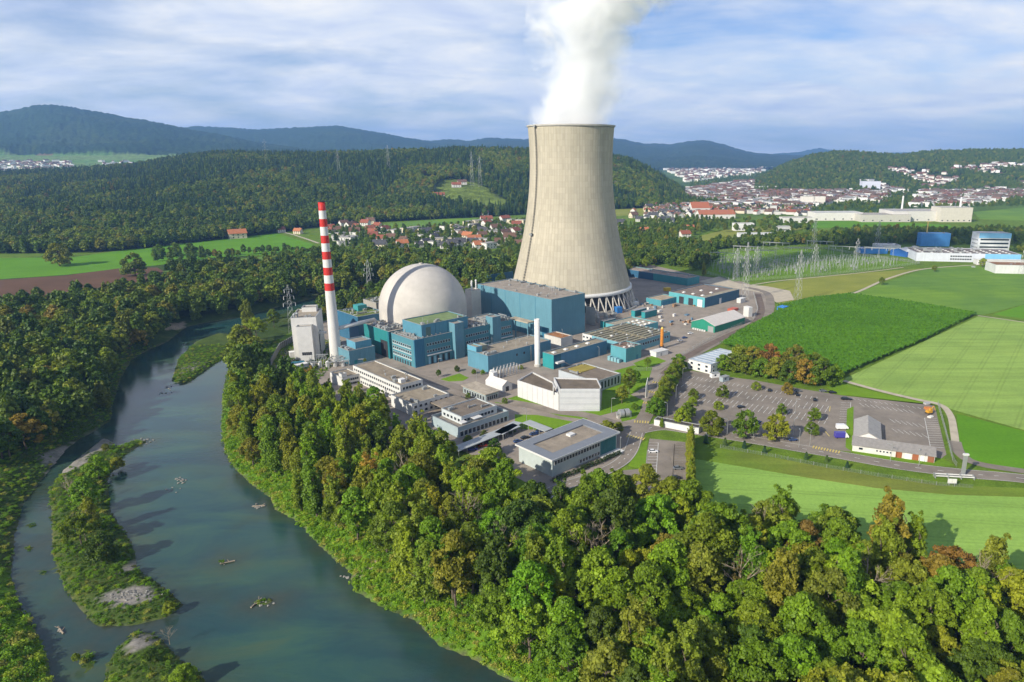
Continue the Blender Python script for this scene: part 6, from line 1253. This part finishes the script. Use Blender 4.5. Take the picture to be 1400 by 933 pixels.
for i in range(13): pbox(bw, 'panel', i * 2.5, i * 2.5 + 2.3, 0, .5, 0, 14, 'clad', (.04, .14, .2))

# ------------------------------------------------------------------ pylons and substation
def pylon(label, px, py, h, w=7., group='lattice power pylons', zg=0., loc=None):
    g0 = loc or G(px, py, zg); o = thing('power_pylon', label, 'pylon', (g0[0], g0[1], zg), .4, group); mb = MB(); wd = lambda z: w / 2 * (1 - z / h) ** .8 + .35; lv = np.linspace(0, h, 9); t_ = .10
    for a, b2 in zip(lv[:-1], lv[1:]):
        c0 = [(sx * wd(a), sy * wd(a), a) for sx, sy in ((-1, -1), (1, -1), (1, 1), (-1, 1))]; c1 = [(sx * wd(b2), sy * wd(b2), b2) for sx, sy in ((-1, -1), (1, -1), (1, 1), (-1, 1))]
        for i in range(4): mb.tube(c0[i], c1[i], t_, t_, 4, caps=False); mb.tube(c0[i], c1[(i + 1) % 4], t_ * .6, t_ * .6, 3, caps=False); mb.tube(c0[(i + 1) % 4], c1[i], t_ * .6, t_ * .6, 3, caps=False)
    link('lattice', mb.mesh('lattice', [M['metal']]), o)
    for f, l in ((.62, w * .9), (.76, w * .75), (.9, w * .55)):
        link('crossarm', MB().tube((-l, 0, h * f), (l, 0, h * f), t_, t_, 4).tube((-l, 0, h * f), (0, 0, h * f + 2), t_ * .7, t_ * .7, 3).tube((l, 0, h * f), (0, 0, h * f + 2), t_ * .7, t_ * .7, 3).mesh('crossarm', [M['metal']]), o)
        link('insulators', MB().tube((-l, 0, h * f), (-l, 0, h * f - 2.5), .2, .2, 5).tube((l, 0, h * f), (l, 0, h * f - 2.5), .2, .2, 5).mesh('insulators', [M['white']]), o)
    return o
for px, py, h, lb in [(1018, 410, 52, 'tall lattice pylon beside the blue workshop, left of the pair at the yard'), (1090, 412, 46, 'lattice pylon on the yellow meadow before the maize'), (1006, 384, 34, 'lattice pylon inside the front corner of the substation'), (1033, 378, 32, 'lattice pylon in the left of the substation'), (1113, 374, 32, 'lattice pylon in the middle of the substation'), (1169, 370, 36, 'lattice pylon at the right of the substation'), (1112, 338, 40, 'lattice pylon behind the substation'), (1198, 345, 42, 'lattice pylon near the blue factory shed'), (506, 405, 34, 'slender lattice pylon in the trees left of the dome'), (1397, 375, 34, 'lattice pylon at the white hall, right picture edge'), (400, 455, 36, 'lattice mast behind the white boiler house')]:
    pylon(lb, px, py, h, 4.6)
for px, d_, ytop, lb in [(655, 1750, 213, 'far lattice pylon on the ridge clearing, right of two'), (644, 1780, 207, 'far lattice pylon on the ridge clearing, left of two'), (530, 1900, 198, 'far lattice pylon on the wooded ridge'), (461, 1850, 205, 'far lattice pylon above the spruces'), (363, 2000, 190, 'far lattice pylon left on the wooded ridge')]:
    x = (px - CX) / F / 1.0367 * d_; zt = zray(ytop, d_); pg, _, _ = hillz(R1, np.array([[x, d_]])); pylon(lb, 0, 0, max(zt - pg[0], 25), 8., 'far pylons on the ridge', pg[0] - .5, (x, d_))
sheet('substation_ground', 'green gravelled ground of the substation', [(964, 372), (1003, 385), (1080, 380), (1140, 375), (1200, 368), (1256, 361), (1180, 351), (1130, 342), (1090, 341), (986, 346)], .12, M['lawn'])
sp_ = gpoly([(972, 370), (1003, 383), (1140, 373), (1240, 362), (1180, 352), (1130, 343), (1092, 343), (990, 348)])
gp = scatter(sp_, 9.2, 61); ins_me = MB().tube((0, 0, 0), (0, 0, 4), .14, .12, 5).tube((0, 0, 4), (0, 0, 7), .26, .16, 6).mesh('post', [M['metal']]); bus_me = MB().tube((-5, 0, 7.1), (5, 0, 7.1), .10, .10, 4).mesh('busbar', [M['metal']]); fr_me = MB().box(-1.5, 1.5, -1, 1, 0, 2.6).tube((-.8, 0, 2.6), (-.8, 0, 4.4), .3, .2, 6).tube((.8, 0, 2.6), (.8, 0, 4.4), .3, .2, 6).mesh('switch_cabinet', [M['metal']])
for i, (x, y) in enumerate(gp[:295]):
    o = tag(link('switchgear_set', None, None, (x, y, .1), R(35)), 'grey insulator post set with busbar in the outdoor substation', 'switchgear', 'substation switchgear'); link('post', ins_me, o, (-3, 0, 0)); link('post', ins_me, o, (3, 0, 0)); link('busbar', bus_me, o)
    if i % 4 == 0: link('switch_cabinet', fr_me, o, (0, 2.5, 0)).scale = (.6, .6, .7)
gan = gpoly([(990, 366), (1040, 362), (1090, 358), (1150, 356), (1060, 350), (1120, 348), (1200, 358), (1020, 356)])
for i, (x, y) in enumerate(gan):
    o = thing('line_gantry', 'pale steel portal gantry in the substation, %s' % ('front left', 'left of centre', 'centre', 'right of centre', 'rear left', 'rear centre', 'far right', 'second row left')[i], 'gantry', (x, y, 0), R(-20), 'substation portal gantries')
    for xx in (-16, 0, 16): link('column', MB().tube((xx - 1.5, 0, 0), (xx, 0, 17), .2, .15, 4).tube((xx + 1.5, 0, 0), (xx, 0, 17), .2, .15, 4).mesh('column', [M['metal']]), o)
    link('beam', MB().box(-17, 17, -.3, .3, 16.6, 17.4).mesh('beam', [M['metal']]), o)
    for xx in (-8, 8): link('insulators', MB().tube((xx, 0, 16.6), (xx, 0, 13.6), .25, .25, 5).mesh('insulators', [M['white']]), o)
def wire(a, b2, sag, r):
    c_ = MB(); n = 14; pt = [Vector(a).lerp(Vector(b2), i / n) - Vector((0, 0, sag * 4 * (i / n) * (1 - i / n))) for i in range(n + 1)]
    for i in range(n): c_.tube(pt[i], pt[i + 1], r, r, 3, caps=False)
    return c_
wr_i = 0
for (p0, p1) in (((1018, 410), (1006, 384)), ((1090, 412), (1033, 378)), ((1090, 412), (1113, 374)), ((506, 410), (820, 395))):
    for k, f in enumerate((.64, .78, .92)):
        a, b2 = Vector(G(*p0)), Vector(G(*p1)); a.z = 48 * f; b2.z = 42 * f
        if p1 == (820, 395): continue
        tag(link('power_line', wire(a, b2, 3, .07).mesh('power_line', [M['metal']])), 'thin overhead power line strung between substation pylons', 'cable', 'overhead power lines')

# ------------------------------------------------------------------ houses
HV = []
for i, (L_, Wd, he, hr) in enumerate([(12, 9, 5.2, 9.), (14, 10, 5.6, 9.6), (10, 8.5, 4.6, 8.), (18, 10, 6., 10.), (11, 10, 6.2, 9.2)]):
    mb = MB(); rb = MB(); x0, x1, y0, y1 = -L_ / 2, L_ / 2, -Wd / 2, Wd / 2
    mb.add([(x0, y0, 0), (x1, y0, 0), (x1, y1, 0), (x0, y1, 0), (x0, y0, he), (x1, y0, he), (x1, y1, he), (x0, y1, he), (x0, 0, hr), (x1, 0, hr)], [(0, 1, 5, 4), (2, 3, 7, 6), (1, 2, 6, 9, 5), (3, 0, 4, 8, 7)])
    for ya in (y0 - .7, y1 + .7):
        e = he - .7 * (hr - he) / (Wd / 2); q = [(x0 - .7, ya, e + .05), (x1 + .7, ya, e + .05), (x1 + .7, 0, hr + .05), (x0 - .7, 0, hr + .05)]; rb.add(q + [(a, b2, c_ + .35) for a, b2, c_ in q], [(3, 2, 1, 0), (4, 5, 6, 7), (0, 1, 5, 4), (1, 2, 6, 5), (2, 3, 7, 6), (3, 0, 4, 7)])
    ch_ = MB().box(L_ * .2, L_ * .2 + .8, .6, 1.4, hr - 1.5, hr + 1.1).mesh('house_chimney', [M['concrete']])
    wn_ = MB()
    wmesh = MB().box(-.6, .6, -.06, .02, 0, 1.3).mesh('window', [M['glass']])
    HV.append((mb.mesh('wall', [M['render']]), rb.mesh('roof', [M['tile']]), ch_, wmesh, L_, Wd, he))
flatv = (MB().box(-7, 7, -5, 5, 0, 6.2).mesh('wall', [M['render']]), MB().box(-7.2, 7.2, -5.2, 5.2, 6.2, 6.6).mesh('roof', [M['gravelroof']]))
WC = [('white', (.62, .60, .56)), ('cream', (.62, .54, .40)), ('pale grey', (.5, .49, .47))]; RC = [('red-brown', (.26, .085, .05)), ('orange', (.42, .155, .07)), ('brown', (.14, .08, .055)), ('dark grey', (.07, .07, .075))]
def house(x, y, z, rz, v, wi, ri, label, group, s=1., win=True, name='house'):
    o = thing(name, label, 'house', (x, y, z), rz, group); o.scale = (s,) * 3
    if v < 0: link('wall', flatv[0], o, color=WC[wi][1]); link('roof', flatv[1], o, color=(.35, .33, .30)); L_, Wd, he = 14, 10, 6.2; wme = HV[0][3]
    else:
        w_, r_, c_, wme, L_, Wd, he = HV[v]; link('wall', w_, o, color=WC[wi][1]); ro = link('roof', r_, o, color=RC[ri][1]); link('chimney', c_, ro)
    if win:
        for xx in (-L_ * .28, 0, L_ * .28):
            for zz2 in (1., he - 2.3): link('window', wme, o, (xx, -Wd / 2 - .02, zz2))
        for yy in (-Wd * .22, Wd * .22): link('window', wme, o, (-L_ / 2 - .02, yy, 1.2), -math.pi / 2)
    return o
hrn = random.Random(12)
vill = [(384, 318, 0, 0), (408, 320, 0, 1), (378, 314, 0, 2), (450, 317, 1, 0), (463, 318, 1, 2), (462, 329, -1, 3), (475, 332, -1, 3), (480, 312, 3, 2), (470, 309, 1, 2), (488, 314, 0, 0), (500, 309, 0, 0), (517, 313, 0, 0), (526, 318, 1, 0), (540, 321, -1, 3), (556, 318, -1, 3), (568, 316, -1, 3), (550, 338, 1, 1), (582, 336, 1, 3), (573, 338, 2, 3), (593, 337, -1, 3), (602, 333, -1, 3), (612, 331, -1, 3), (622, 312, -1, 3), (640, 308, -1, 3), (663, 296, 1, 2), (665, 304, 3, 0), (690, 303, 3, 0), (640, 327, 1, 1), (648, 332, 3, 1), (655, 340, 1, 1), (634, 326, 0, 2), (668, 340, -1, 3), (676, 322, -1, 3), (690, 324, 1, 2), (698, 330, 1, 2), (705, 318, -1, 3), (712, 306, -1, 3), (325, 326, 3, 1), (683, 335, 0, 2), (507, 306, 0, 2),
        (848, 309, 1, 3), (866, 298, 0, 2), (874, 303, 0, 3), (882, 320, 3, 1), (905, 304, 0, 3), (916, 305, 1, 3), (880, 282, 0, 1), (900, 276, 0, 2), (912, 284, 0, 2), (920, 272, 1, 3), (926, 280, -1, 3), (934, 287, 0, 1), (942, 317, 0, 1), (936, 325, 1, 0), (866, 291, 2, 1)]
vpoly = gpoly([(445, 340), (560, 342), (640, 342), (712, 342), (712, 304), (660, 306), (560, 316), (440, 318)]); vq = scatter(vpoly, 42, 73, .5); vg = gpoly([(a, b2) for a, b2, _, _ in vill])
vill += [(float(colpx(*q)), float(CY + F * (H * cT - q[1] * sT) / (q[1] * cT + H * sT)), hrn.choice((-1, -1, 0, 1, 1, 2)), hrn.choice((0, 2, 3, 3))) for q in vq if np.min(np.hypot(*(vg - q).T)) > 19]
nm2 = {-1: 'flat-roofed', 0: 'small gabled', 1: 'gabled', 2: 'narrow gabled', 3: 'long gabled', 4: 'square'}
def place_words(px, py):
    s_ = 'left of the striped chimney' if px < 432 else 'between chimney and dome' if px < 520 else 'above the dome' if px < 640 else 'left of the cooling tower' if px < 720 else 'right of the cooling tower' if px < 960 else 'behind the substation'
    r_ = 'back row' if py < 312 else 'middle row' if py < 324 else 'front row'
    return f'{s_}, {r_}'
for i, (px, py, v, ri) in enumerate(vill):
    g0 = G(px, py); wi = hrn.choice((0, 0, 1)); lab = f'{WC[wi][0]} {nm2[v]} house' + ('' if v < 0 else f' with {RC[ri][0]} roof') + f' {place_words(px, py)}'
    house(g0[0], g0[1], 0, hrn.uniform(-.6, 1.2), v, wi, ri, lab, 'village houses', hrn.uniform(1., 1.35) * (1.15 if px == 325 else 1))
for px, d_, ri, lb in [(622, 1760, 0, 'farmhouse with red roof on the ridge clearing'), (630, 1790, 2, 'barn with brown roof behind the ridge farmhouse'), (598, 1640, 0, 'red-roofed house at the wood edge below the ridge farm'), (583, 1720, 3, 'grey-roofed hut in the wood below the ridge farm')]:
    x = (px - CX) / F / 1.0367 * d_; pg, _, _ = hillz(R1, np.array([[x, d_]])); house(x, d_, pg[0], .3, 3, 0, ri, lb, 'ridge farm', 1.25)
# the town: the largest-showing houses as things, the far rest massed
tp = gpoly([(885, 300), (935, 298), (1000, 292), (1110, 296), (1110, 284), (1170, 276), (1240, 283), (1320, 283), (1400, 272), (1450, 270), (1450, 258), (1240, 250), (1100, 246), (1000, 252), (930, 262), (880, 275)])
TP = scatter(tp, 23, 71, .5); TP = TP[~inside(TP, gpoly([(1205, 292), (1245, 286), (1260, 262), (1225, 262), (1200, 280)]))]; TP = TP[np.argsort(TP[:, 1])]
for i, (x, y) in enumerate(TP[:190]):
    px = colpx(x, y); v = hrn.choice((0, 1, 1, 3, 4, -1)); wi = hrn.choice((0, 0, 0, 1, 2)); ri = hrn.choice((0, 2, 2, 3, 3)); blk = hrn.random() < .10
    where = 'left of the works' if px < 950 else 'behind the red-roofed works' if px < 1040 else 'in mid town' if px < 1150 else 'behind the white factory' if px < 1300 else 'at the town end'
    band = 'near edge' if y < 1700 else 'second belt' if y < 2000 else 'far belt'
    lab = f'{WC[wi][0]} {nm2[v]} house' + ('' if v < 0 else f' with {RC[ri][0]} roof') + f' {where}, {band}'
    o = house(x, y, 0, hrn.uniform(0, 3.14), v, wi, ri, lab, 'town houses', hrn.uniform(.9, 1.25), False, 'town_house')
    if blk and v == -1: o.scale = (1.5, 1.2, 2.2)
def hmesh(i, wallc, roofc):
    mb = MB(); L_, Wd, he, hr = [(13, 10, 6, 9.5), (17, 11, 7, 10.5), (24, 12, 9, 9.3)][i % 3]; mb.box(-L_ / 2, L_ / 2, -Wd / 2, Wd / 2, 0, he, 0); mb.add([(-L_ / 2 - .6, -Wd / 2 - .6, he), (L_ / 2 + .6, -Wd / 2 - .6, he), (L_ / 2 + .6, Wd / 2 + .6, he), (-L_ / 2 - .6, Wd / 2 + .6, he), (-L_ / 2, 0, hr), (L_ / 2, 0, hr)], [(0, 1, 5, 4), (2, 3, 4, 5), (0, 4, 3), (1, 2, 5)], 1)
    return mb.mesh('far_house', [surf('far_wall%d' % i, wallc, .85), surf('far_roof%d' % i, roofc, .9)])
C_h = protos('far_houses', [hmesh(i, w_, r_) for i, (w_, r_) in enumerate([((.72, .70, .66), (.17, .08, .06)), ((.70, .66, .58), (.13, .09, .07)), ((.74, .73, .70), (.34, .33, .32)), ((.72, .69, .62), (.22, .13, .10))])])
ft = [np.c_[TP[190:], np.zeros(max(0, len(TP) - 190))]]
for px_, sp2, sd in (([(940, 250), (1040, 238), (1060, 228), (1130, 224), (1100, 219), (960, 221), (900, 228)], 70, 81), ([(1050, 248), (1100, 246), (1240, 250), (1330, 252), (1330, 243), (1060, 240)], 38, 82)):
    q = scatter(gpoly(px_), sp2, sd, .5); ft.append(np.c_[q, np.zeros(len(q))])
ft.append(P6h[g7.random(len(P6h)) < .34]); ft = np.concatenate(ft)
scatter_nodes('far_town', 'far town of pale houses below the wooded hill', ft, g7.uniform(.9, 1.5, len(ft)) * np.where(ft[:, 1] > 3000, 1.3, 1), C_h, 91)
lv = []
for i in range(230):
    px = g7.uniform(-20, 95) if i < 190 else g7.uniform(120, 180); d_ = g7.uniform(3150, 3700); lv.append(((px - CX) / F / 1.0367 * d_, d_, 12 + 107 * (d_ - 2700) / 3500 / .42 - 1))
scatter_nodes('far_village', 'far pale village at the foot of the blue mountain', np.array(lv), g7.uniform(.9, 1.4, len(lv)), C_h, 92)

# ------------------------------------------------------------------ industry on the right
def fac(name, label, px, py, L_, Wd, h, rz, wall, roof, mat='clad', z0=0.): 
    o = thing(name, label, 'building', G(px, py), R(rz)); bldshell(o, 0, L_, 0, Wd, 0, h, wall, roof, mat); return o
o = fac('factory_hall', 'long white factory hall with dark roof and pale blue end', 1252, 357, 118, 50, 10, -9, (.62, .64, .70), (.19, .16, .145)); gear(o, 'skylight', [(8 + 11 * i, 6 + 9 * j) for i in range(10) for j in range(4)], 10, 1.2); wins(o, 'R', span(40, 62, 9), (2.5, 6.), 2.2, 1.6); pbox(o, 'blue_cladding', 78, 118, -.3, 0, 0, 10.4, 'clad', (.22, .50, .72)); rgear(o, 5, 110, 3, 45, 10, 14, ('unit', 'duct'), 2)
o = fac('office_tower', 'white office block with pale blue bands above the factory', 1336, 344, 40, 22, 24, -6, (.70, .71, .72), (.5, .5, .5), 'render'); 
for z in (5, 10, 15): pbox(o, 'window_band', 2, 38, -.2, 0, z, z + 2, 'glass')
pbox(o, 'blue_band', -.2, 40.2, -.4, 0, 18, 24.6, 'clad', (.22, .48, .72)); wins(o, 'L', span(4, 18, 5), (4, 9, 14), 1.8, 1.8)
o = thing('blue_shed', 'blue shed with pale gabled roof beside the substation', 'building', G(1239, 352), R(28)); gable(o, 0, 34, 0, 24, 7, 10, (.03, .13, .42), (.62, .62, .62), 'clad', 'paint'); pbox(o, 'gate', 8, 13, -.1, 0, 0, 5, 'white')
o = fac('blue_store', 'low bright blue store with white roof by the substation', 1177, 347, 34, 20, 6, -4, (.05, .22, .58), (.68, .66, .62)); rgear(o, 2, 32, 2, 18, 6, 4)
o = fac('white_store', 'white flat store building behind the blue store', 1200, 343, 30, 22, 7, -4, (.68, .68, .66), (.62, .60, .56)); rgear(o, 2, 28, 2, 20, 7, 4)
o = fac('blue_roof_hall', 'bright blue rooftop hall in the factory middle', 1258, 337, 40, 14, 18, -4, (.08, .28, .62), (.25, .45, .70)); rgear(o, 2, 38, 2, 12, 18, 4)
o = fac('side_hall', 'white hall with rusty roof at the right picture edge', 1360, 374, 60, 26, 9, -8, (.66, .66, .64), (.26, .13, .06)); rgear(o, 2, 50, 2, 24, 9, 4)
o = fac('link_hall', 'long low white hall between factory and rusty-roofed hall', 1335, 362, 70, 10, 5, -8, (.68, .67, .64), (.6, .58, .54)); wins(o, 'R', span(3, 60, 12), (1.5,), 2.5, 1.6)
tk = thing('factory_crane', 'yellow crane mast behind the blue factory roof', 'crane', G(1266, 327)); link('mast', MB().box(-.7, .7, -.7, .7, 0, 26).mesh('mast', [M['lineY']]), tk); link('jib', MB().box(-3, 6, -.5, .5, 26, 27).mesh('jib', [M['lineY']]), tk)
for i, (px, py, L_, Wd, h, rz, c_, rf, lb) in enumerate([(1114, 302, 95, 40, 11, 3, (.66, .64, .60), (.5, .5, .48), 'long white hall of the far factory, leftmost'), (1178, 304, 95, 45, 10, 2, (.50, .47, .42), (.36, .33, .30), 'grey-brown hall in the far factory middle'), (1220, 303, 120, 60, 14, 2, (.60, .58, .54), (.40, .38, .36), 'large pale hall of the far factory'), (1285, 304, 60, 40, 20, 0, (.58, .54, .46), (.42, .40, .36), 'tall beige block at the far factory end'), (1145, 300, 60, 30, 8, 3, (.3, .29, .28), (.25, .24, .22), 'dark open loading hall of the far factory'),
                                                           (956, 300, 75, 26, 9, 8, (.66, .64, .60), (.36, .13, .07), 'long works building with orange-red roof'), (946, 293, 40, 30, 13, 8, (.64, .62, .58), (.36, .12, .06), 'taller works block with orange-red roof'), (1004, 316, 34, 14, 9, 5, (.7, .7, .68), (.4, .38, .35), 'white works wing in front of the red-roofed works'), (1070, 305, 60, 22, 7, 3, (.66, .64, .60), (.33, .30, .28), 'low white hall right of the red-roofed works'), (1010, 327, 60, 12, 6, 3, (.62, .63, .64), (.5, .5, .5), 'white substation hall on the yellow meadow'), (1062, 317, 24, 14, 6, 3, (.5, .5, .48), (.4, .4, .4), 'small grey hall behind the conifers'),
                                                           (1030, 262, 90, 30, 12, 3, (.68, .66, .62), (.4, .4, .4), 'white long block at the town back'), (1178, 263, 60, 30, 26, -4, (.60, .62, .70), (.35, .35, .38), 'grey town block beside the magenta one'), (1185, 262, 40, 20, 24, -4, (.40, .03, .22), (.3, .03, .2), 'magenta-fronted building in the town'), (1096, 283, 30, 16, 18, 0, (.70, .66, .58), (.4, .38, .35), 'cream apartment block in the town, left one'), (1112, 283, 28, 16, 18, 0, (.72, .68, .6), (.4, .38, .35), 'cream apartment block in the town, right one'), (1252, 271, 90, 24, 8, -2, (.72, .72, .70), (.55, .55, .55), 'low white hall behind the river bend')]):
    if 'orange-red' in lb:
        o = thing('industrial_hall', lb, 'building', G(px, py), R(rz)); gable(o, 0, L_, 0, Wd, h, h * 1.9, c_, rf)
    else: o = fac('industrial_hall', lb, px, py, L_, Wd, h * 1.35, rz, c_, rf, 'render')
    wins(o, 'R', span(4, L_ - 4, 6), (2.,), 3., 2.)
for px, py, h, lb in ((1310, 302, 45, 'tall slim white chimney of the far factory'), (1232, 294, 40, 'slim cream chimney among the far factory roofs')):
    o = thing('factory_chimney', lb, 'chimney', G(px, py)); link('shaft', MB().lathe([(2.4, 0), (1.5, h), (1., h), (1., h - 3)], 16).mesh('shaft', [M['white']], True), o); link('base', MB().lathe([(3.2, 0), (3., 3), (2.3, 3.4)], 16).mesh('base', [M['concrete']]), o)
ct = thing('church', 'church with pale steeple on the town slope', 'church', G(1217, 253), 0); link('tower', MB().box(-4, 4, -4, 4, 0, 34).mesh('tower', [M['render']]), ct, color=(.66, .62, .55)); link('spire', MB().add([(-4.4, -4.4, 34), (4.4, -4.4, 34), (4.4, 4.4, 34), (-4.4, 4.4, 34), (0, 0, 54)], [(0, 1, 4), (1, 2, 4), (2, 3, 4), (3, 0, 4)]).mesh('spire', [M['tile']]), ct, color=(.30, .12, .07)); gable(ct, 4.2, 30, -7, 7, 12, 20, (.66, .62, .55), (.25, .1, .06), names=('nave_wall', 'nave_roof'))
rv = MB(); rv.prism([tuple(q) for q in gpoly([(1216, 287), (1238, 285), (1248, 268), (1236, 262), (1228, 262), (1236, 270), (1226, 280)])][::-1], -.3, .3); tag(link('far_river', rv.mesh('far_river', [bpy.data.materials['river_water']])), 'far bend of the river by the town', None, None, 'structure')

# ------------------------------------------------------------------ stones, driftwood
grk = random.Random(5)
def rockmesh(seed):
    import bmesh; bm = bmesh.new(); bmesh.ops.create_icosphere(bm, subdivisions=2, radius=1)
    for v_ in bm.verts: v_.co *= .75 + .5 * mnoise.noise(v_.co * 1.4 + Vector((seed * 7, 0, 0))); v_.co.z *= .6
    me = bpy.data.meshes.new('boulder'); bm.to_mesh(me); bm.free(); me.materials.append(M['rock']); return me
RK = [rockmesh(i) for i in range(4)]
for i, (px, py, s, n) in enumerate([(247, 657, .55, 14), (236, 670, .35, 6), (190, 606, .6, 8), (200, 602, .6, 6), (355, 692, .5, 9), (362, 826, .5, 6), (305, 770, .4, 4), (232, 530, .6, 7), (222, 538, .5, 5), (85, 862, .5, 4), (470, 790, .6, 5), (180, 820, .5, 26), (198, 818, .45, 22), (160, 823, .4, 12), (188, 884, .5, 9)]):
    for k in range(n):
        g0 = G(px + grk.gauss(0, 5 if n < 15 else 12), py + grk.gauss(0, 1.6 if n < 15 else 4), ZW); onl = n >= 12 and py > 800
        o = tag(link('boulder', RK[k % 4], None, (g0[0], g0[1], (gz([g0[:2]])[0] if onl else ZW) + .08), grk.random() * 6), 'grey boulder on the island gravel' if onl else 'grey boulder in the river shallows', 'rock', 'river boulders'); o.scale = (s * grk.uniform(.6, 1.5),) * 3
for i, (px, py, lb) in enumerate([(355, 693, 'pale driftwood log at the near bank'), (352, 825, 'driftwood branch in mid river'), (84, 862, 'dark log in the side channel'), (310, 770, 'driftwood on the small mid-river islet')]):
    g0 = G(px, py, ZW); o = tag(link('driftwood', MB().tube((-2.5, 0, .2), (2, .3, .45), .28, .18, 7).tube((.6, .1, .4), (1.8, 1.1, 1.), .12, .06, 5).tube((-.8, 0, .3), (-.2, -.9, .8), .12, .05, 5).mesh('driftwood', [M['deadwood']]), None, (g0[0], g0[1], ZW), i * 1.2), lb, 'log')

# ------------------------------------------------------------------ haze
hm = bpy.data.materials.new('haze'); hm.use_nodes = True; t = hm.node_tree; t.nodes.remove(t.nodes['Principled BSDF']); pv = N(t, 'ShaderNodeVolumePrincipled'); pv.inputs['Color'].default_value = (.29, .53, 1., 1); pv.inputs['Density'].default_value = 7.5e-5; pv.inputs['Anisotropy'].default_value = .1
t.links.new(pv.outputs[0], t.nodes['Material Output'].inputs['Volume'])
hm.cycles.homogeneous_volume = True
tag(link('haze', MB().box(-17000, 17000, -3000, 17500, -12, 640).mesh('haze', [hm])), 'thin blue valley haze', None, None, 'stuff')
